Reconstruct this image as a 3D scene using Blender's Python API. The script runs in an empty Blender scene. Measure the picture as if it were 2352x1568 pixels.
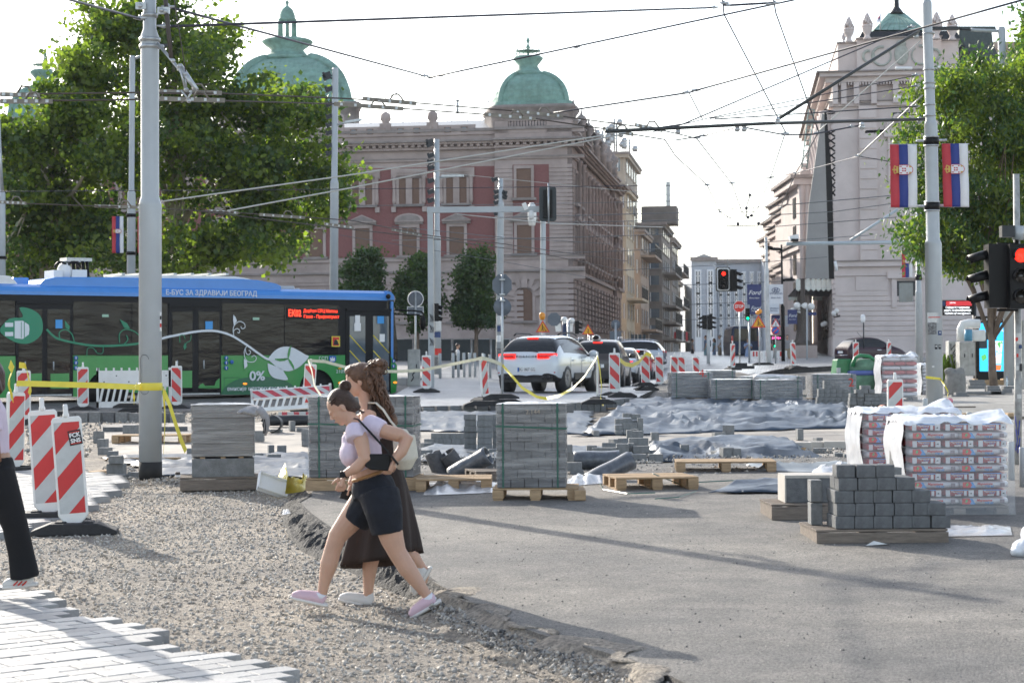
import bpy, bmesh, math, random
import numpy as np
from math import cos,sin,pi
from mathutils import Vector, Matrix
R_=math.radians;RU=random.uniform
random.seed(7);np.random.seed(7)
SC=bpy.context.scene;COL=SC.collection
# ---------------------------------------------------------------- camera
F=4573.0;CX=1176.0;CY=784.0;CAMZ=1.65
CR=Matrix.Rotation(pi/2+math.atan(66/F),3,'X')@Matrix.Rotation(-0.0075,3,'Z')
CAMP=Vector((0,0,CAMZ))
cd=bpy.data.cameras.new('camera');cam=bpy.data.objects.new('camera',cd);COL.objects.link(cam)
cam.matrix_world=Matrix.Translation(CAMP)@CR.to_4x4()
cd.lens=70;cd.sensor_width=36;cd.clip_end=3000;cd.clip_start=.1
cd.dof.use_dof=True;cd.dof.focus_distance=24;cd.dof.aperture_fstop=5.6
SC.camera=cam
def ray(px,py): return CR@Vector(((px-CX)/F,-(py-CY)/F,-1))
def at(px,py,D):
 r=ray(px,py);return CAMP+r*(D/r.y)
def hz(Y): return .02*(min(Y,150)-15)
def gnd(px,py,dz=0):
 lo,hi=6.,149.
 for _ in range(50):
  m=(lo+hi)/2;p=at(px,py,m)
  if p.z-hz(m)-dz>0: lo=m
  else: hi=m
 return at(px,py,m)
def gX(px,D,dz=0):   # ground point at depth D under image column px (approx)
 p=at(px,900,D);return Vector((p.x,D,hz(D)+dz))
# ---------------------------------------------------------------- materials
MT={}
def mat(name,col,rough=.6,metal=0,var=.12,vs=6.,bump=0.,bs=60.,coat=0,emit=0,alpha=1,trans=0,spec=.5,sss=0,dirt=0,stretch=None,col2=None,ecol=None):
 if name in MT: return MT[name]
 m=bpy.data.materials.new(name);m.use_nodes=True;nt=m.node_tree;N=nt.nodes;L=nt.links
 b=N['Principled BSDF']
 b.inputs['Roughness'].default_value=rough;b.inputs['Metallic'].default_value=metal
 b.inputs['Coat Weight'].default_value=coat;b.inputs['Specular IOR Level'].default_value=spec
 b.inputs['Coat Roughness'].default_value=.12
 c=tuple(col)+(1,)
 tc=N.new('ShaderNodeTexCoord');mp=N.new('ShaderNodeMapping');L.new(tc.outputs['Object'],mp.inputs[0])
 if stretch: mp.inputs['Scale'].default_value=stretch
 if var>0:
  n1=N.new('ShaderNodeTexNoise');n1.inputs['Scale'].default_value=vs;n1.inputs['Detail'].default_value=8;n1.inputs['Roughness'].default_value=.65
  L.new(mp.outputs[0],n1.inputs['Vector'])
  cr=N.new('ShaderNodeValToRGB');L.new(n1.outputs['Fac'],cr.inputs[0])
  lo=tuple(max(0,v*(1-var)) for v in col) if col2 is None else tuple(col2);hi=tuple(min(1,v*(1+var)) for v in col)
  cr.color_ramp.elements[0].position=.32;cr.color_ramp.elements[1].position=.68
  cr.color_ramp.elements[0].color=lo+(1,);cr.color_ramp.elements[1].color=hi+(1,)
  out=cr.outputs[0]
  if dirt:
   n3=N.new('ShaderNodeTexNoise');n3.inputs['Scale'].default_value=vs*.35;n3.inputs['Detail'].default_value=10
   L.new(mp.outputs[0],n3.inputs['Vector'])
   c3=N.new('ShaderNodeValToRGB');c3.color_ramp.elements[0].position=.45;c3.color_ramp.elements[1].position=.75
   L.new(n3.outputs['Fac'],c3.inputs[0])
   mx=N.new('ShaderNodeMixRGB');mx.blend_type='MULTIPLY';mx.inputs[2].default_value=(1-dirt,1-dirt*1.05,1-dirt*1.15,1)
   L.new(c3.outputs[0],mx.inputs[0]);L.new(out,mx.inputs[1]);out=mx.outputs[0]
  L.new(out,b.inputs['Base Color'])
 else: b.inputs['Base Color'].default_value=c
 if bump:
  n2=N.new('ShaderNodeTexNoise');n2.inputs['Scale'].default_value=bs;n2.inputs['Detail'].default_value=6
  L.new(mp.outputs[0],n2.inputs['Vector'])
  bp=N.new('ShaderNodeBump');bp.inputs['Strength'].default_value=min(1,bump);bp.inputs['Distance'].default_value=.02
  L.new(n2.outputs['Fac'],bp.inputs['Height']);L.new(bp.outputs[0],b.inputs['Normal'])
 if emit: b.inputs['Emission Color'].default_value=tuple(ecol or col)+(1,);b.inputs['Emission Strength'].default_value=emit
 if trans: b.inputs['Transmission Weight'].default_value=trans
 if alpha<1: b.inputs['Alpha'].default_value=alpha
 if sss: b.inputs['Subsurface Weight'].default_value=sss;b.inputs['Subsurface Scale'].default_value=.02
 MT[name]=m;return m
# ---------------------------------------------------------------- mesh builder
class MB:
 def __init__(s): s.V=[];s.F=[];s.I=[];s.mats=[];s.k=0;s.M=Matrix.Identity(4);s.sm=[];s.smooth=False
 def m(s,mt):
  if mt not in s.mats: s.mats.append(mt)
  s.k=s.mats.index(mt);return s
 def add(s,vs,fs,smooth=None):
  o=len(s.V);M=s.M
  s.V+= [tuple(M@Vector(v)) for v in vs]
  for f in fs: s.F.append(tuple(i+o for i in f));s.I.append(s.k);s.sm.append(s.smooth if smooth is None else smooth)
  return s
 def box(s,x0,y0,z0,x1,y1,z1):
  return s.add([(x0,y0,z0),(x1,y0,z0),(x1,y1,z0),(x0,y1,z0),(x0,y0,z1),(x1,y0,z1),(x1,y1,z1),(x0,y1,z1)],
    [(0,3,2,1),(4,5,6,7),(0,1,5,4),(1,2,6,5),(2,3,7,6),(3,0,4,7)])
 def cbox(s,c,d,rz=0,rx=0,ry=0):
  T=Matrix.Translation(c)@Matrix.Rotation(rz,4,'Z')@Matrix.Rotation(rx,4,'X')@Matrix.Rotation(ry,4,'Y')
  o=s.M;s.M=o@T;s.box(-d[0]/2,-d[1]/2,-d[2]/2,d[0]/2,d[1]/2,d[2]/2);s.M=o;return s
 def tube(s,pts,rad,n=8,caps=True,flat=1.,up=(0,0,1)):
  pts=[Vector(p) for p in pts]
  if not hasattr(rad,'__len__'): rad=[rad]*len(pts)
  vs=[];fs=[];prev=None
  for i,p in enumerate(pts):
   a=pts[max(i-1,0)];b=pts[min(i+1,len(pts)-1)];t=(b-a)
   if t.length<1e-9: t=Vector((0,0,1))
   t.normalize()
   if prev is None:
    u=Vector(up)
    if abs(t.dot(u))>.95: u=Vector((1,0,0))
    x=t.cross(u).normalized()
   else:
    x=(prev-t*prev.dot(t));x=x.normalized() if x.length>1e-6 else t.orthogonal().normalized()
   prev=x;y=t.cross(x)
   for j in range(n):
    q=2*pi*j/n;vs.append(tuple(p+x*cos(q)*rad[i]+y*sin(q)*rad[i]*flat))
  for i in range(len(pts)-1):
   for j in range(n):
    k=(j+1)%n;fs.append((i*n+j,i*n+k,(i+1)*n+k,(i+1)*n+j))
  if caps: fs.append(tuple(range(n-1,-1,-1)));fs.append(tuple((len(pts)-1)*n+j for j in range(n)))
  return s.add(vs,fs,True)
 def lathe(s,prof,c=(0,0,0),n=16,smooth=True,axis='z'):
  vs=[];fs=[]
  for r,z in prof:
   for j in range(n):
    q=2*pi*(j+.5)/n;x,y=r*cos(q),r*sin(q)
    v=(x,y,z) if axis=='z' else ((x,z,y) if axis=='y' else (z,x,y))
    vs.append((c[0]+v[0],c[1]+v[1],c[2]+v[2]))
  for i in range(len(prof)-1):
   for j in range(n):
    k=(j+1)%n;fs.append((i*n+j,i*n+k,(i+1)*n+k,(i+1)*n+j))
  fs.append(tuple(range(n-1,-1,-1)));fs.append(tuple((len(prof)-1)*n+j for j in range(n)))
  return s.add(vs,fs,smooth)
 def prism(s,poly,y0,y1):   # poly in (x,z), extruded along y
  n=len(poly);vs=[(p[0],y0,p[1]) for p in poly]+[(p[0],y1,p[1]) for p in poly]
  fs=[tuple(range(n)),tuple(range(2*n-1,n-1,-1))]+[(i,i+n,(i+1)%n+n,(i+1)%n) for i in range(n)]
  return s.add(vs,fs)
 def slab(s,poly,z0,z1):    # poly in (x,y)
  n=len(poly);vs=[(p[0],p[1],z0) for p in poly]+[(p[0],p[1],z1) for p in poly]
  fs=[tuple(range(n-1,-1,-1)),tuple(range(n,2*n))]+[(i,(i+1)%n,(i+1)%n+n,i+n) for i in range(n)]
  return s.add(vs,fs)
 def ball(s,c,r,n=12,m=8):
  if not hasattr(r,'__len__'): r=(r,r,r)
  vs=[(c[0],c[1],c[2]-r[2])]
  for i in range(1,m):
   a=pi*i/m-pi/2
   for j in range(n):
    q=2*pi*j/n;vs.append((c[0]+r[0]*cos(a)*cos(q),c[1]+r[1]*cos(a)*sin(q),c[2]+r[2]*sin(a)))
  vs.append((c[0],c[1],c[2]+r[2]));fs=[]
  for j in range(n): fs.append((0,1+(j+1)%n,1+j))
  for i in range(m-2):
   for j in range(n):
    k=(j+1)%n;fs.append((1+i*n+j,1+i*n+k,1+(i+1)*n+k,1+(i+1)*n+j))
  e=len(vs)-1
  for j in range(n): fs.append((e,1+(m-2)*n+j,1+(m-2)*n+(j+1)%n))
  return s.add(vs,fs,True)
 def ribbon(s,pts,w,th=.004,side=(0,0,1)):  # flat band;w along 'side'
  sd=None if callable(side) else Vector(side).normalized()*w/2;vs=[];fs=[]
  for i,p in enumerate(pts):
   p=Vector(p);q=sd if not callable(side) else side(i)
   a=pts[max(i-1,0)];b=pts[min(i+1,len(pts)-1)]
   t=(Vector(b)-Vector(a)).normalized();nn=t.cross(q).normalized()*th/2
   vs+=[tuple(p+q+nn),tuple(p-q+nn),tuple(p-q-nn),tuple(p+q-nn)]
  for i in range(len(pts)-1):
   o=4*i
   for k in range(4): fs.append((o+k,o+(k+1)%4,o+4+(k+1)%4,o+4+k))
  fs+=[(0,1,2,3),(4*len(pts)-1,4*len(pts)-2,4*len(pts)-3,4*len(pts)-4)]
  return s.add(vs,fs)
 def mesh(s,name,bevel=0,inv=None,weld=False):
  me=bpy.data.meshes.new(name)
  V=s.V if inv is None else [tuple(inv@Vector(v)) for v in s.V]
  me.from_pydata(V,[],s.F);
  for mt in s.mats: me.materials.append(mt)
  me.polygons.foreach_set('material_index',s.I);me.polygons.foreach_set('use_smooth',s.sm)
  bm=bmesh.new();bm.from_mesh(me)
  if weld: bmesh.ops.remove_doubles(bm,verts=bm.verts,dist=1e-4)
  bmesh.ops.recalc_face_normals(bm,faces=bm.faces)
  if bevel: bmesh.ops.bevel(bm,geom=[e for e in bm.edges if len(e.link_faces)==2 and e.calc_face_angle(0)>.6],offset=bevel,segments=1,affect='EDGES')
  bm.to_mesh(me);bm.free()
  me.update();return me
def MM(m): return MB().m(m)
def tag(o,label=None,cat=None,group=None,kind=None):
 if label: o['label']=label
 if cat: o['category']=cat
 if group: o['group']=group
 if kind: o['kind']=kind
 return o
def link(name,me,parent=None,loc=None):
 o=bpy.data.objects.new(name,me);COL.objects.link(o)
 if parent: o.parent=parent
 if loc is not None: o.location=loc
 return o
def thing(name,label,cat,loc=(0,0,0),rz=0,group=None):
 o=bpy.data.objects.new(name,None);COL.objects.link(o);o.location=loc;o.rotation_euler=(0,0,rz)
 return tag(o,label,cat,group)
def wm(o):
 M=Matrix.Translation(o.location)@o.rotation_euler.to_matrix().to_4x4()
 return M if o.parent is None else wm(o.parent)@M
def part(par,name,mb,bevel=0,wd=0,weld=False,label=None):
 inv=wm(par).inverted() if wd else None
 o=link(name,mb.mesh(name,bevel,inv,weld),par)
 if label: o['label']=label
 return o
def single(name,mb,label,cat,group=None,bevel=0,loc=None,rz=0,kind=None,weld=False):
 o=link(name,mb.mesh(name,bevel,weld=weld));
 if loc is not None: o.location=loc
 o.rotation_euler=(0,0,rz);return tag(o,label,cat,group,kind)
def struct(name,mb,label=None,weld=False):
 o=link(name,mb.mesh(name,weld=weld));o['kind']='structure';return o
def dup(r,loc,rz=0,label=None,group=None):
 def cp(o,par):
  c=o.copy();COL.objects.link(c)
  if par: c.parent=par
  for ch in o.children: cp(ch,c)
  return c
 c=cp(r,None);c.location=loc;c.rotation_euler=(0,0,rz)
 if label: c['label']=label
 if group: c['group']=group
 return c
def text(par,s,size,M,mt,name='lettering',ext=.004,align='CENTER',shear=0,sx=1.,bold=0,wd=1,space=1.):
 cu=bpy.data.curves.new('t','FONT');cu.body=s;cu.size=size;cu.align_x=align;cu.align_y='CENTER';cu.extrude=ext;cu.shear=shear;cu.offset=bold;cu.resolution_u=3;cu.space_character=space
 o=bpy.data.objects.new('t',cu);COL.objects.link(o)
 dg=bpy.context.evaluated_depsgraph_get();me=bpy.data.meshes.new_from_object(o.evaluated_get(dg))
 bpy.data.objects.remove(o);me.materials.clear();me.materials.append(mt)
 me.transform(Matrix.Scale(sx,4,(1,0,0)));me.transform(M)
 if wd: me.transform(wm(par).inverted())
 return link(name,me,par)
class Plane:
 def __init__(s,o,u):
  s.o=Vector((o[0],o[1],0));s.u=Vector((u[0],u[1],0)).normalized();s.n=Vector((s.u.y,-s.u.x,0))
  if s.n.dot(CAMP-s.o)<0: s.n=-s.n
 def uz(s,px,py):
  r=ray(px,py);t=(s.o-CAMP).dot(s.n)/r.dot(s.n);p=CAMP+r*t
  return (p-s.o).dot(s.u),p.z
 def M(s):   # local x=u, y=-n(into the wall), z up
  return Matrix(((s.u.x,-s.n.x,0,s.o.x),(s.u.y,-s.n.y,0,s.o.y),(0,0,1,0),(0,0,0,1)))
 def T(s,u,z,off=.01): # matrix for text lying on plane (text x->u or -u to read left to right)
  d=s.u if s.u.x>0 else -s.u
  p=s.o+s.u*u+Vector((0,0,z))+s.n*off
  return Matrix(((d.x,0,s.n.x,p.x),(d.y,0,s.n.y,p.y),(0,1,0,p.z),(0,0,0,1)))
def organic(mb,voxel=.01,it=6,name='body',par=None,mt=None,sub=0,wd=0,factor=.5):
 me=mb.mesh('tmp');o=bpy.data.objects.new('tmp',me);COL.objects.link(o)
 r=o.modifiers.new('r','REMESH');r.mode='VOXEL';r.voxel_size=voxel;r.use_smooth_shade=True
 s_=o.modifiers.new('s','SMOOTH');s_.iterations=it;s_.factor=factor
 dg=bpy.context.evaluated_depsgraph_get();m2=bpy.data.meshes.new_from_object(o.evaluated_get(dg))
 bpy.data.objects.remove(o);m2.materials.clear();m2.materials.append(mt or mb.mats[0])
 m2.polygons.foreach_set('material_index',[0]*len(m2.polygons));m2.polygons.foreach_set('use_smooth',[True]*len(m2.polygons))
 if wd and par is not None: m2.transform(wm(par).inverted())
 return link(name,m2,par)
def lim(a,b,t): return a+(b-a)*t
def npmesh(name,V,Fc,mats,idx=None,smooth=False):
 me=bpy.data.meshes.new(name);V=np.asarray(V,dtype=np.float32);Fc=np.asarray(Fc,dtype=np.int32);k=Fc.shape[1]
 me.vertices.add(len(V));me.vertices.foreach_set('co',V.ravel());me.loops.add(Fc.size);me.loops.foreach_set('vertex_index',Fc.ravel())
 me.polygons.add(len(Fc));me.polygons.foreach_set('loop_start',np.arange(0,Fc.size,k,dtype=np.int32));me.polygons.foreach_set('loop_total',np.full(len(Fc),k,dtype=np.int32))
 for m in mats: me.materials.append(m)
 if idx is not None: me.polygons.foreach_set('material_index',np.asarray(idx,dtype=np.int32))
 if smooth: me.polygons.foreach_set('use_smooth',np.ones(len(Fc),dtype=bool))
 me.update(calc_edges=True);me.validate();return me
# ---------------------------------------------------------------- light
w=bpy.data.worlds.new("World");SC.world=w;w.use_nodes=True
sk=w.node_tree.nodes.new('ShaderNodeTexSky');sk.sky_type='NISHITA';sk.sun_disc=False
SUN_EL=R_(24);SX,SY=-.515,.857
sk.sun_elevation=SUN_EL;sk.sun_rotation=math.atan2(SX,SY);sk.air_density=1.0;sk.dust_density=1.2;sk.ozone_density=1.0
hs=w.node_tree.nodes.new('ShaderNodeHueSaturation');hs.inputs['Saturation'].default_value=.62;w.node_tree.links.new(sk.outputs[0],hs.inputs['Color']);w.node_tree.links.new(hs.outputs[0],w.node_tree.nodes['Background'].inputs[0]);w.node_tree.nodes['Background'].inputs[1].default_value=.15
sl=bpy.data.lights.new('sun','SUN');sl.energy=3.0;sl.angle=R_(.5);sl.color=(1,.93,.82)
so=bpy.data.objects.new('sun',sl);COL.objects.link(so)
sd=Vector((SX*cos(SUN_EL),SY*cos(SUN_EL),sin(SUN_EL)))
so.rotation_euler=sd.to_track_quat('Z','Y').to_euler();so.location=(-20,40,40)
SC.view_settings.view_transform='Standard';SC.view_settings.look='None';SC.view_settings.exposure=1.15;SC.view_settings.gamma=1
# ---------------------------------------------------------------- palette
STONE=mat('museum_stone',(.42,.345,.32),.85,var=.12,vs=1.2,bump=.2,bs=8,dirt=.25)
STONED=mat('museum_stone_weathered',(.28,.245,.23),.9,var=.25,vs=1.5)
PINK=mat('theatre_stone',(.64,.56,.535),.85,var=.08,vs=.8,dirt=.15,bump=.15,bs=6)
REDB=mat('red_brick_wall',(.23,.10,.095),.85,var=.15,vs=14,bump=.2,bs=20)
BROWNS=mat('brown_shutter',(.17,.10,.07),.6,var=.08)
COPPER=mat('green_copper',(.20,.34,.29),.7,var=.25,vs=2.5,dirt=.35,bump=.2,bs=6)
DARKM=mat('dark_metal',(.03,.033,.038),.45,metal=.3,var=.2)
ROOFG=mat('roof_sheet',(.35,.36,.37),.5,metal=.4,var=.15)
GLASSD=mat('dark_glass',(.015,.02,.025),.08,var=0,spec=.8)
GLASSB=mat('window_glass',(.10,.13,.16),.08,var=.3,vs=.7,spec=.9)
GREYP=mat('grey_pole_paint',(.40,.43,.45),.38,var=.05,vs=3,coat=.3,dirt=.08)
GALV=mat('galvanised_steel',(.45,.47,.48),.4,metal=.7,var=.15,vs=12)
WHITE=mat('white_plastic',(.78,.78,.76),.4,var=.05,vs=5,dirt=.12)
WHITEP=mat('white_paint',(.8,.8,.8),.35,var=.02)
RED=mat('red_reflective',(.55,.02,.025),.35,var=.08,vs=8,coat=.2)
REDM=mat('signal_red',(.6,.03,.02),.5,var=.05)
GREYR=mat('grey_reflective',(.5,.52,.52),.35,var=.08,vs=10)
RUBBER=mat('black_rubber',(.03,.03,.032),.75,var=.25,vs=12,bump=.2,bs=60,dirt=.1)
BLACKP=mat('black_paint',(.008,.008,.009),.4,var=.1,spec=.2)
YEL=mat('yellow_tape',(.75,.62,.06),.45,var=.08,vs=6)
WOOD=mat('pallet_wood',(.42,.29,.17),.8,var=.22,vs=5,bump=.4,bs=30,stretch=(1,8,8),dirt=.2)
WOODG=mat('weathered_pallet_wood',(.20,.165,.135),.85,var=.3,vs=5,bump=.4,bs=30,stretch=(1,8,8))
CONC=mat('light_concrete',(.46,.43,.39),.85,var=.12,vs=1.5,bump=.25,bs=40,dirt=.2)
BLOCK=mat('grey_paver_concrete',(.20,.205,.205),.85,var=.22,vs=14,bump=.5,bs=90)
BLOCKD=mat('dark_paver_concrete',(.13,.135,.14),.85,var=.25,vs=14,bump=.5,bs=90)
TARP=mat('grey_membrane',(.042,.062,.09),.4,var=.45,vs=3,bump=.7,bs=8,spec=.4)
TARPL=mat('silver_membrane',(.22,.245,.26),.45,var=.25,vs=3,bump=.4,bs=9)
PLAS=mat('clear_plastic_sheet',(.75,.76,.78),.25,var=.05,vs=4,bump=.8,bs=14,coat=.4,alpha=.72)
GREENST=mat('green_strap',(.015,.10,.07),.4,var=.1)
from mathutils import noise as NZ
def nz(x,y,z=0,s=1): return NZ.noise(Vector((x*s,y*s,z)))
def fz(x,y,z=0,o=5): return NZ.fractal(Vector((x,y,z)),1.,2.,o)
def groundmat(name,c1,c2,c3,scale,bump,bscale,rough=.85,speck=0,patch=.6,tyre=0):
 m=bpy.data.materials.new(name);m.use_nodes=True;nt=m.node_tree;N=nt.nodes;L=nt.links;b=N['Principled BSDF']
 tc=N.new('ShaderNodeTexCoord')
 def ns(sc,det=8,ro=.6):
  n=N.new('ShaderNodeTexNoise');n.inputs['Scale'].default_value=sc;n.inputs['Detail'].default_value=det;n.inputs['Roughness'].default_value=ro;L.new(tc.outputs['Object'],n.inputs['Vector']);return n
 n1=ns(scale);r=N.new('ShaderNodeValToRGB');L.new(n1.outputs[0],r.inputs[0])
 e=r.color_ramp.elements;e[0].position=.3;e[0].color=c1+(1,);e[1].position=.7;e[1].color=c3+(1,);k=e.new(.5);k.color=c2+(1,)
 n2=ns(patch,6);r2=N.new('ShaderNodeValToRGB');r2.color_ramp.elements[0].position=.38;r2.color_ramp.elements[0].color=(.66,.655,.66,1);r2.color_ramp.elements[1].position=.62;r2.color_ramp.elements[1].color=(1.16,1.10,1.02,1);L.new(n2.outputs[0],r2.inputs[0])
 mx=N.new('ShaderNodeMixRGB');mx.blend_type='MULTIPLY';mx.inputs[0].default_value=1;L.new(r.outputs[0],mx.inputs[1]);L.new(r2.outputs[0],mx.inputs[2]);out=mx.outputs[0]
 if speck:
  v=N.new('ShaderNodeTexVoronoi');v.inputs['Scale'].default_value=speck;L.new(tc.outputs['Object'],v.inputs['Vector'])
  bw=N.new('ShaderNodeSeparateColor');L.new(v.outputs['Color'],bw.inputs[0])
  r3=N.new('ShaderNodeValToRGB');r3.color_ramp.elements[0].position=.0;r3.color_ramp.elements[0].color=(.55,.55,.56,1);r3.color_ramp.elements[1].position=1.;r3.color_ramp.elements[1].color=(1.45,1.42,1.36,1);L.new(bw.outputs[0],r3.inputs[0])
  m2=N.new('ShaderNodeMixRGB');m2.blend_type='MULTIPLY';m2.inputs[0].default_value=1;L.new(out,m2.inputs[1]);L.new(r3.outputs[0],m2.inputs[2]);out=m2.outputs[0]
 L.new(out,b.inputs['Base Color']);b.inputs['Roughness'].default_value=rough
 nb=ns(bscale,4,.7);bp=N.new('ShaderNodeBump');bp.inputs['Strength'].default_value=bump;bp.inputs['Distance'].default_value=.03;L.new(nb.outputs[0],bp.inputs['Height'])
 if speck:
  ad=N.new('ShaderNodeMath');ad.operation='MULTIPLY_ADD';ad.inputs[1].default_value=-.8;L.new(v.outputs['Distance'],ad.inputs[0]);L.new(nb.outputs[0],ad.inputs[2]);L.new(ad.outputs[0],bp.inputs['Height'])
 L.new(bp.outputs[0],b.inputs['Normal']);return m
def brickmat(name,c1,c2,mortar,bw,bh,rot=0,ms=.01,rough=.6,spec=.5,off=.5,bump=.5):
 m=bpy.data.materials.new(name);m.use_nodes=True;nt=m.node_tree;N=nt.nodes;L=nt.links;b=N['Principled BSDF']
 tc=N.new('ShaderNodeTexCoord');mp=N.new('ShaderNodeMapping');mp.inputs['Rotation'].default_value=(0,0,rot);L.new(tc.outputs['Object'],mp.inputs[0])
 t=N.new('ShaderNodeTexBrick');t.offset=off;t.inputs['Scale'].default_value=1;t.inputs['Brick Width'].default_value=bw;t.inputs['Row Height'].default_value=bh;t.inputs['Mortar Size'].default_value=ms;t.inputs['Mortar Smooth'].default_value=.3
 t.inputs['Color1'].default_value=c1+(1,);t.inputs['Color2'].default_value=c2+(1,);t.inputs['Mortar'].default_value=mortar+(1,);L.new(mp.outputs[0],t.inputs[0])
 n=N.new('ShaderNodeTexNoise');n.inputs['Scale'].default_value=.5;n.inputs['Detail'].default_value=9;L.new(tc.outputs['Object'],n.inputs[0])
 r2=N.new('ShaderNodeValToRGB');r2.color_ramp.elements[0].position=.35;r2.color_ramp.elements[0].color=(.7,.7,.7,1);r2.color_ramp.elements[1].position=.65;r2.color_ramp.elements[1].color=(1.1,1.1,1.1,1);L.new(n.outputs[0],r2.inputs[0])
 mx=N.new('ShaderNodeMixRGB');mx.blend_type='MULTIPLY';mx.inputs[0].default_value=1;L.new(t.outputs[0],mx.inputs[1]);L.new(r2.outputs[0],mx.inputs[2]);L.new(mx.outputs[0],b.inputs['Base Color'])
 bp=N.new('ShaderNodeBump');bp.inputs['Strength'].default_value=bump;bp.inputs['Distance'].default_value=.02;bp.invert=True;L.new(t.outputs['Fac'],bp.inputs['Height']);L.new(bp.outputs[0],b.inputs['Normal'])
 b.inputs['Roughness'].default_value=rough;b.inputs['Specular IOR Level'].default_value=spec;return m
GRAVEL=groundmat('gravel_ground',(.24,.215,.19),(.34,.31,.275),(.43,.395,.35),4.,.9,90,speck=45,patch=.9)
ASPH=groundmat('worn_asphalt',(.15,.15,.15),(.20,.197,.193),(.25,.245,.238),2.5,.6,160,rough=.8,speck=90,patch=.35)
ASPHD=groundmat('fresh_dark_asphalt',(.022,.022,.023),(.04,.04,.042),(.09,.088,.085),9,1.,50,rough=.85,speck=40,patch=2)
SLAB=groundmat('concrete_slab_surface',(.28,.265,.245),(.36,.34,.315),(.43,.41,.38),1.2,.4,30,patch=.3)
COBB=brickmat('cobble_paving',(.34,.35,.36),(.46,.47,.48),(.12,.12,.12),.24,.14,R_(8),.02,rough=.38,spec=.6)
WALKM=brickmat('sidewalk_paving',(.38,.36,.33),(.46,.44,.405),(.18,.17,.16),.55,.13,R_(4),.012,rough=.6)
PLAZA=brickmat('plaza_paving',(.36,.345,.325),(.42,.405,.38),(.22,.21,.2),.6,.3,R_(8),.012,rough=.55)
def G(px,py,dz=0):
 p=gnd(px,py,dz);return (p.x,p.y)
def slabpoly(name,pts,mt,dz,th=.3,px=True,side=None,kind='structure'):
 q=[G(x,y,dz) for x,y in pts] if px else pts
 mb=MM(mt);n=len(q)
 vs=[(x,y,.02*(y-15)+dz) for x,y in q]+[(x,y,.02*(y-15)+dz-th) for x,y in q]
 mb.add(vs[:n],[tuple(range(n))])
 if side: mb.m(side)
 mb.add(vs,[(i,(i+1)%n,(i+1)%n+n,i+n) for i in range(n)])
 return struct(name,mb)
# base ground
# bus road and cobbled carriageway beyond the excavation
slabpoly('road',[(-60,.0)]*0+[(-60,70),(-60,47.6),(-9,48.6),(-3.4,50),(-3.4,70)],ASPH,.03,px=False)
def dip(x,y):
 if y<52 or y>130: return 0
 d=.85*min(1,(y-52)/50.);d*=1-max(0,min(1,(y-106)/22.));
 k=max(0,min(1,(x+2)/3.5))*max(0,min(1,(11.5-x)/3.5));return d*k*k*(3-2*k)
mb=MM(GRAVEL);gx=[-500,-60,-20,-6]+[-5+i for i in range(20)]+[20,60,500];gy=[-30,10,30,45]+[50+i*2.5 for i in range(34)]+[140,150,1600]
vs=[(x,y,.02*(min(y,150)-15)-(dip(x,y)*1.02+.06*(dip(x,y)>0))) for x in gx for y in gy];k=len(gy)
mb.add(vs,[(i*k+j,(i+1)*k+j,(i+1)*k+j+1,i*k+j+1) for i in range(len(gx)-1) for j in range(k-1)]);struct('ground',mb)
ck=[(880,936),(1000,932),(1150,929),(1300,926),(1400,919),(1469,911),(1490,893),(1515,874),(1540,861),(1650,855),(1806,846),(1914,840),(1990,832)]
q=[G(x,y,.24) for x,y in ck]
mb=MM(COBB);cols=[]
def edgeY(x):
 for i in range(len(q)-1):
  if q[i][0]<=x<=q[i+1][0]: return lim(q[i][1],q[i+1][1],(x-q[i][0])/(q[i+1][0]-q[i][0]+1e-9))
 return q[0][1] if x<q[0][0] else q[-1][1]
xs=sorted([p[0] for p in q]+[-3.2+i*.5 for i in range(70)]);vs=[];n2=60
for x in xs:
 y0=edgeY(x) if x>=q[0][0] else q[0][1]
 for j in range(n2+1): y=lim(y0,150,j/n2);vs.append((x,y,.02*(y-15)+.24-dip(x,y)))
fs=[(i*(n2+1)+j,(i+1)*(n2+1)+j,(i+1)*(n2+1)+j+1,i*(n2+1)+j+1) for i in range(len(xs)-1) for j in range(n2)]
mb.add(vs,fs);o_=len(xs)
mb.m(ASPHD);e=[vs[i*(n2+1)] for i in range(len(xs))];mb.add(e+[(a,b,c-.3) for a,b,c in e],[(i,i+1,i+1+len(e),i+len(e)) for i in range(len(e)-1)])
struct('cobbled_road',mb)
q=[(-80,96),(26,96),(26,149),(-80,149)]
slabpoly('plaza',[(-3.3,72),(-3.3,80),(-2.5,104),(-2.5,149),(-80,149),(-80,72)],PLAZA,.25,px=False)
slabpoly('asphalt_street',[(1475,945),(1440,925),(1500,893),(1545,862),(1806,848),(1914,842),(1995,834),(2000,880),(1960,950)],ASPH,.02)
slabpoly('concrete_slab',[(232,975),(300,972),(700,968),(960,975),(1350,975),(1975,950),(2010,1000),(1990,1046),(1700,1052),(1300,1068),(960,1062),(700,1052),(250,1064),(238,1020)],SLAB,.035)
slabpoly('sidewalk',[(1908,948),(1988,905),(2010,860),(2400,835),(2450,1275),(2352,1277),(2240,1264),(2130,1247),(2123,1236),(2200,1222),(2335,1214),(2290,1130),(2230,1040),(2150,985),(2060,962),(1985,957)],WALKM,.12,side=BLOCKD)
slabpoly('sidewalk_corner',[(2105,1572),(2360,1526),(2460,1560),(2460,1620),(2090,1620)],WALKM,.03,side=BLOCKD)
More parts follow.
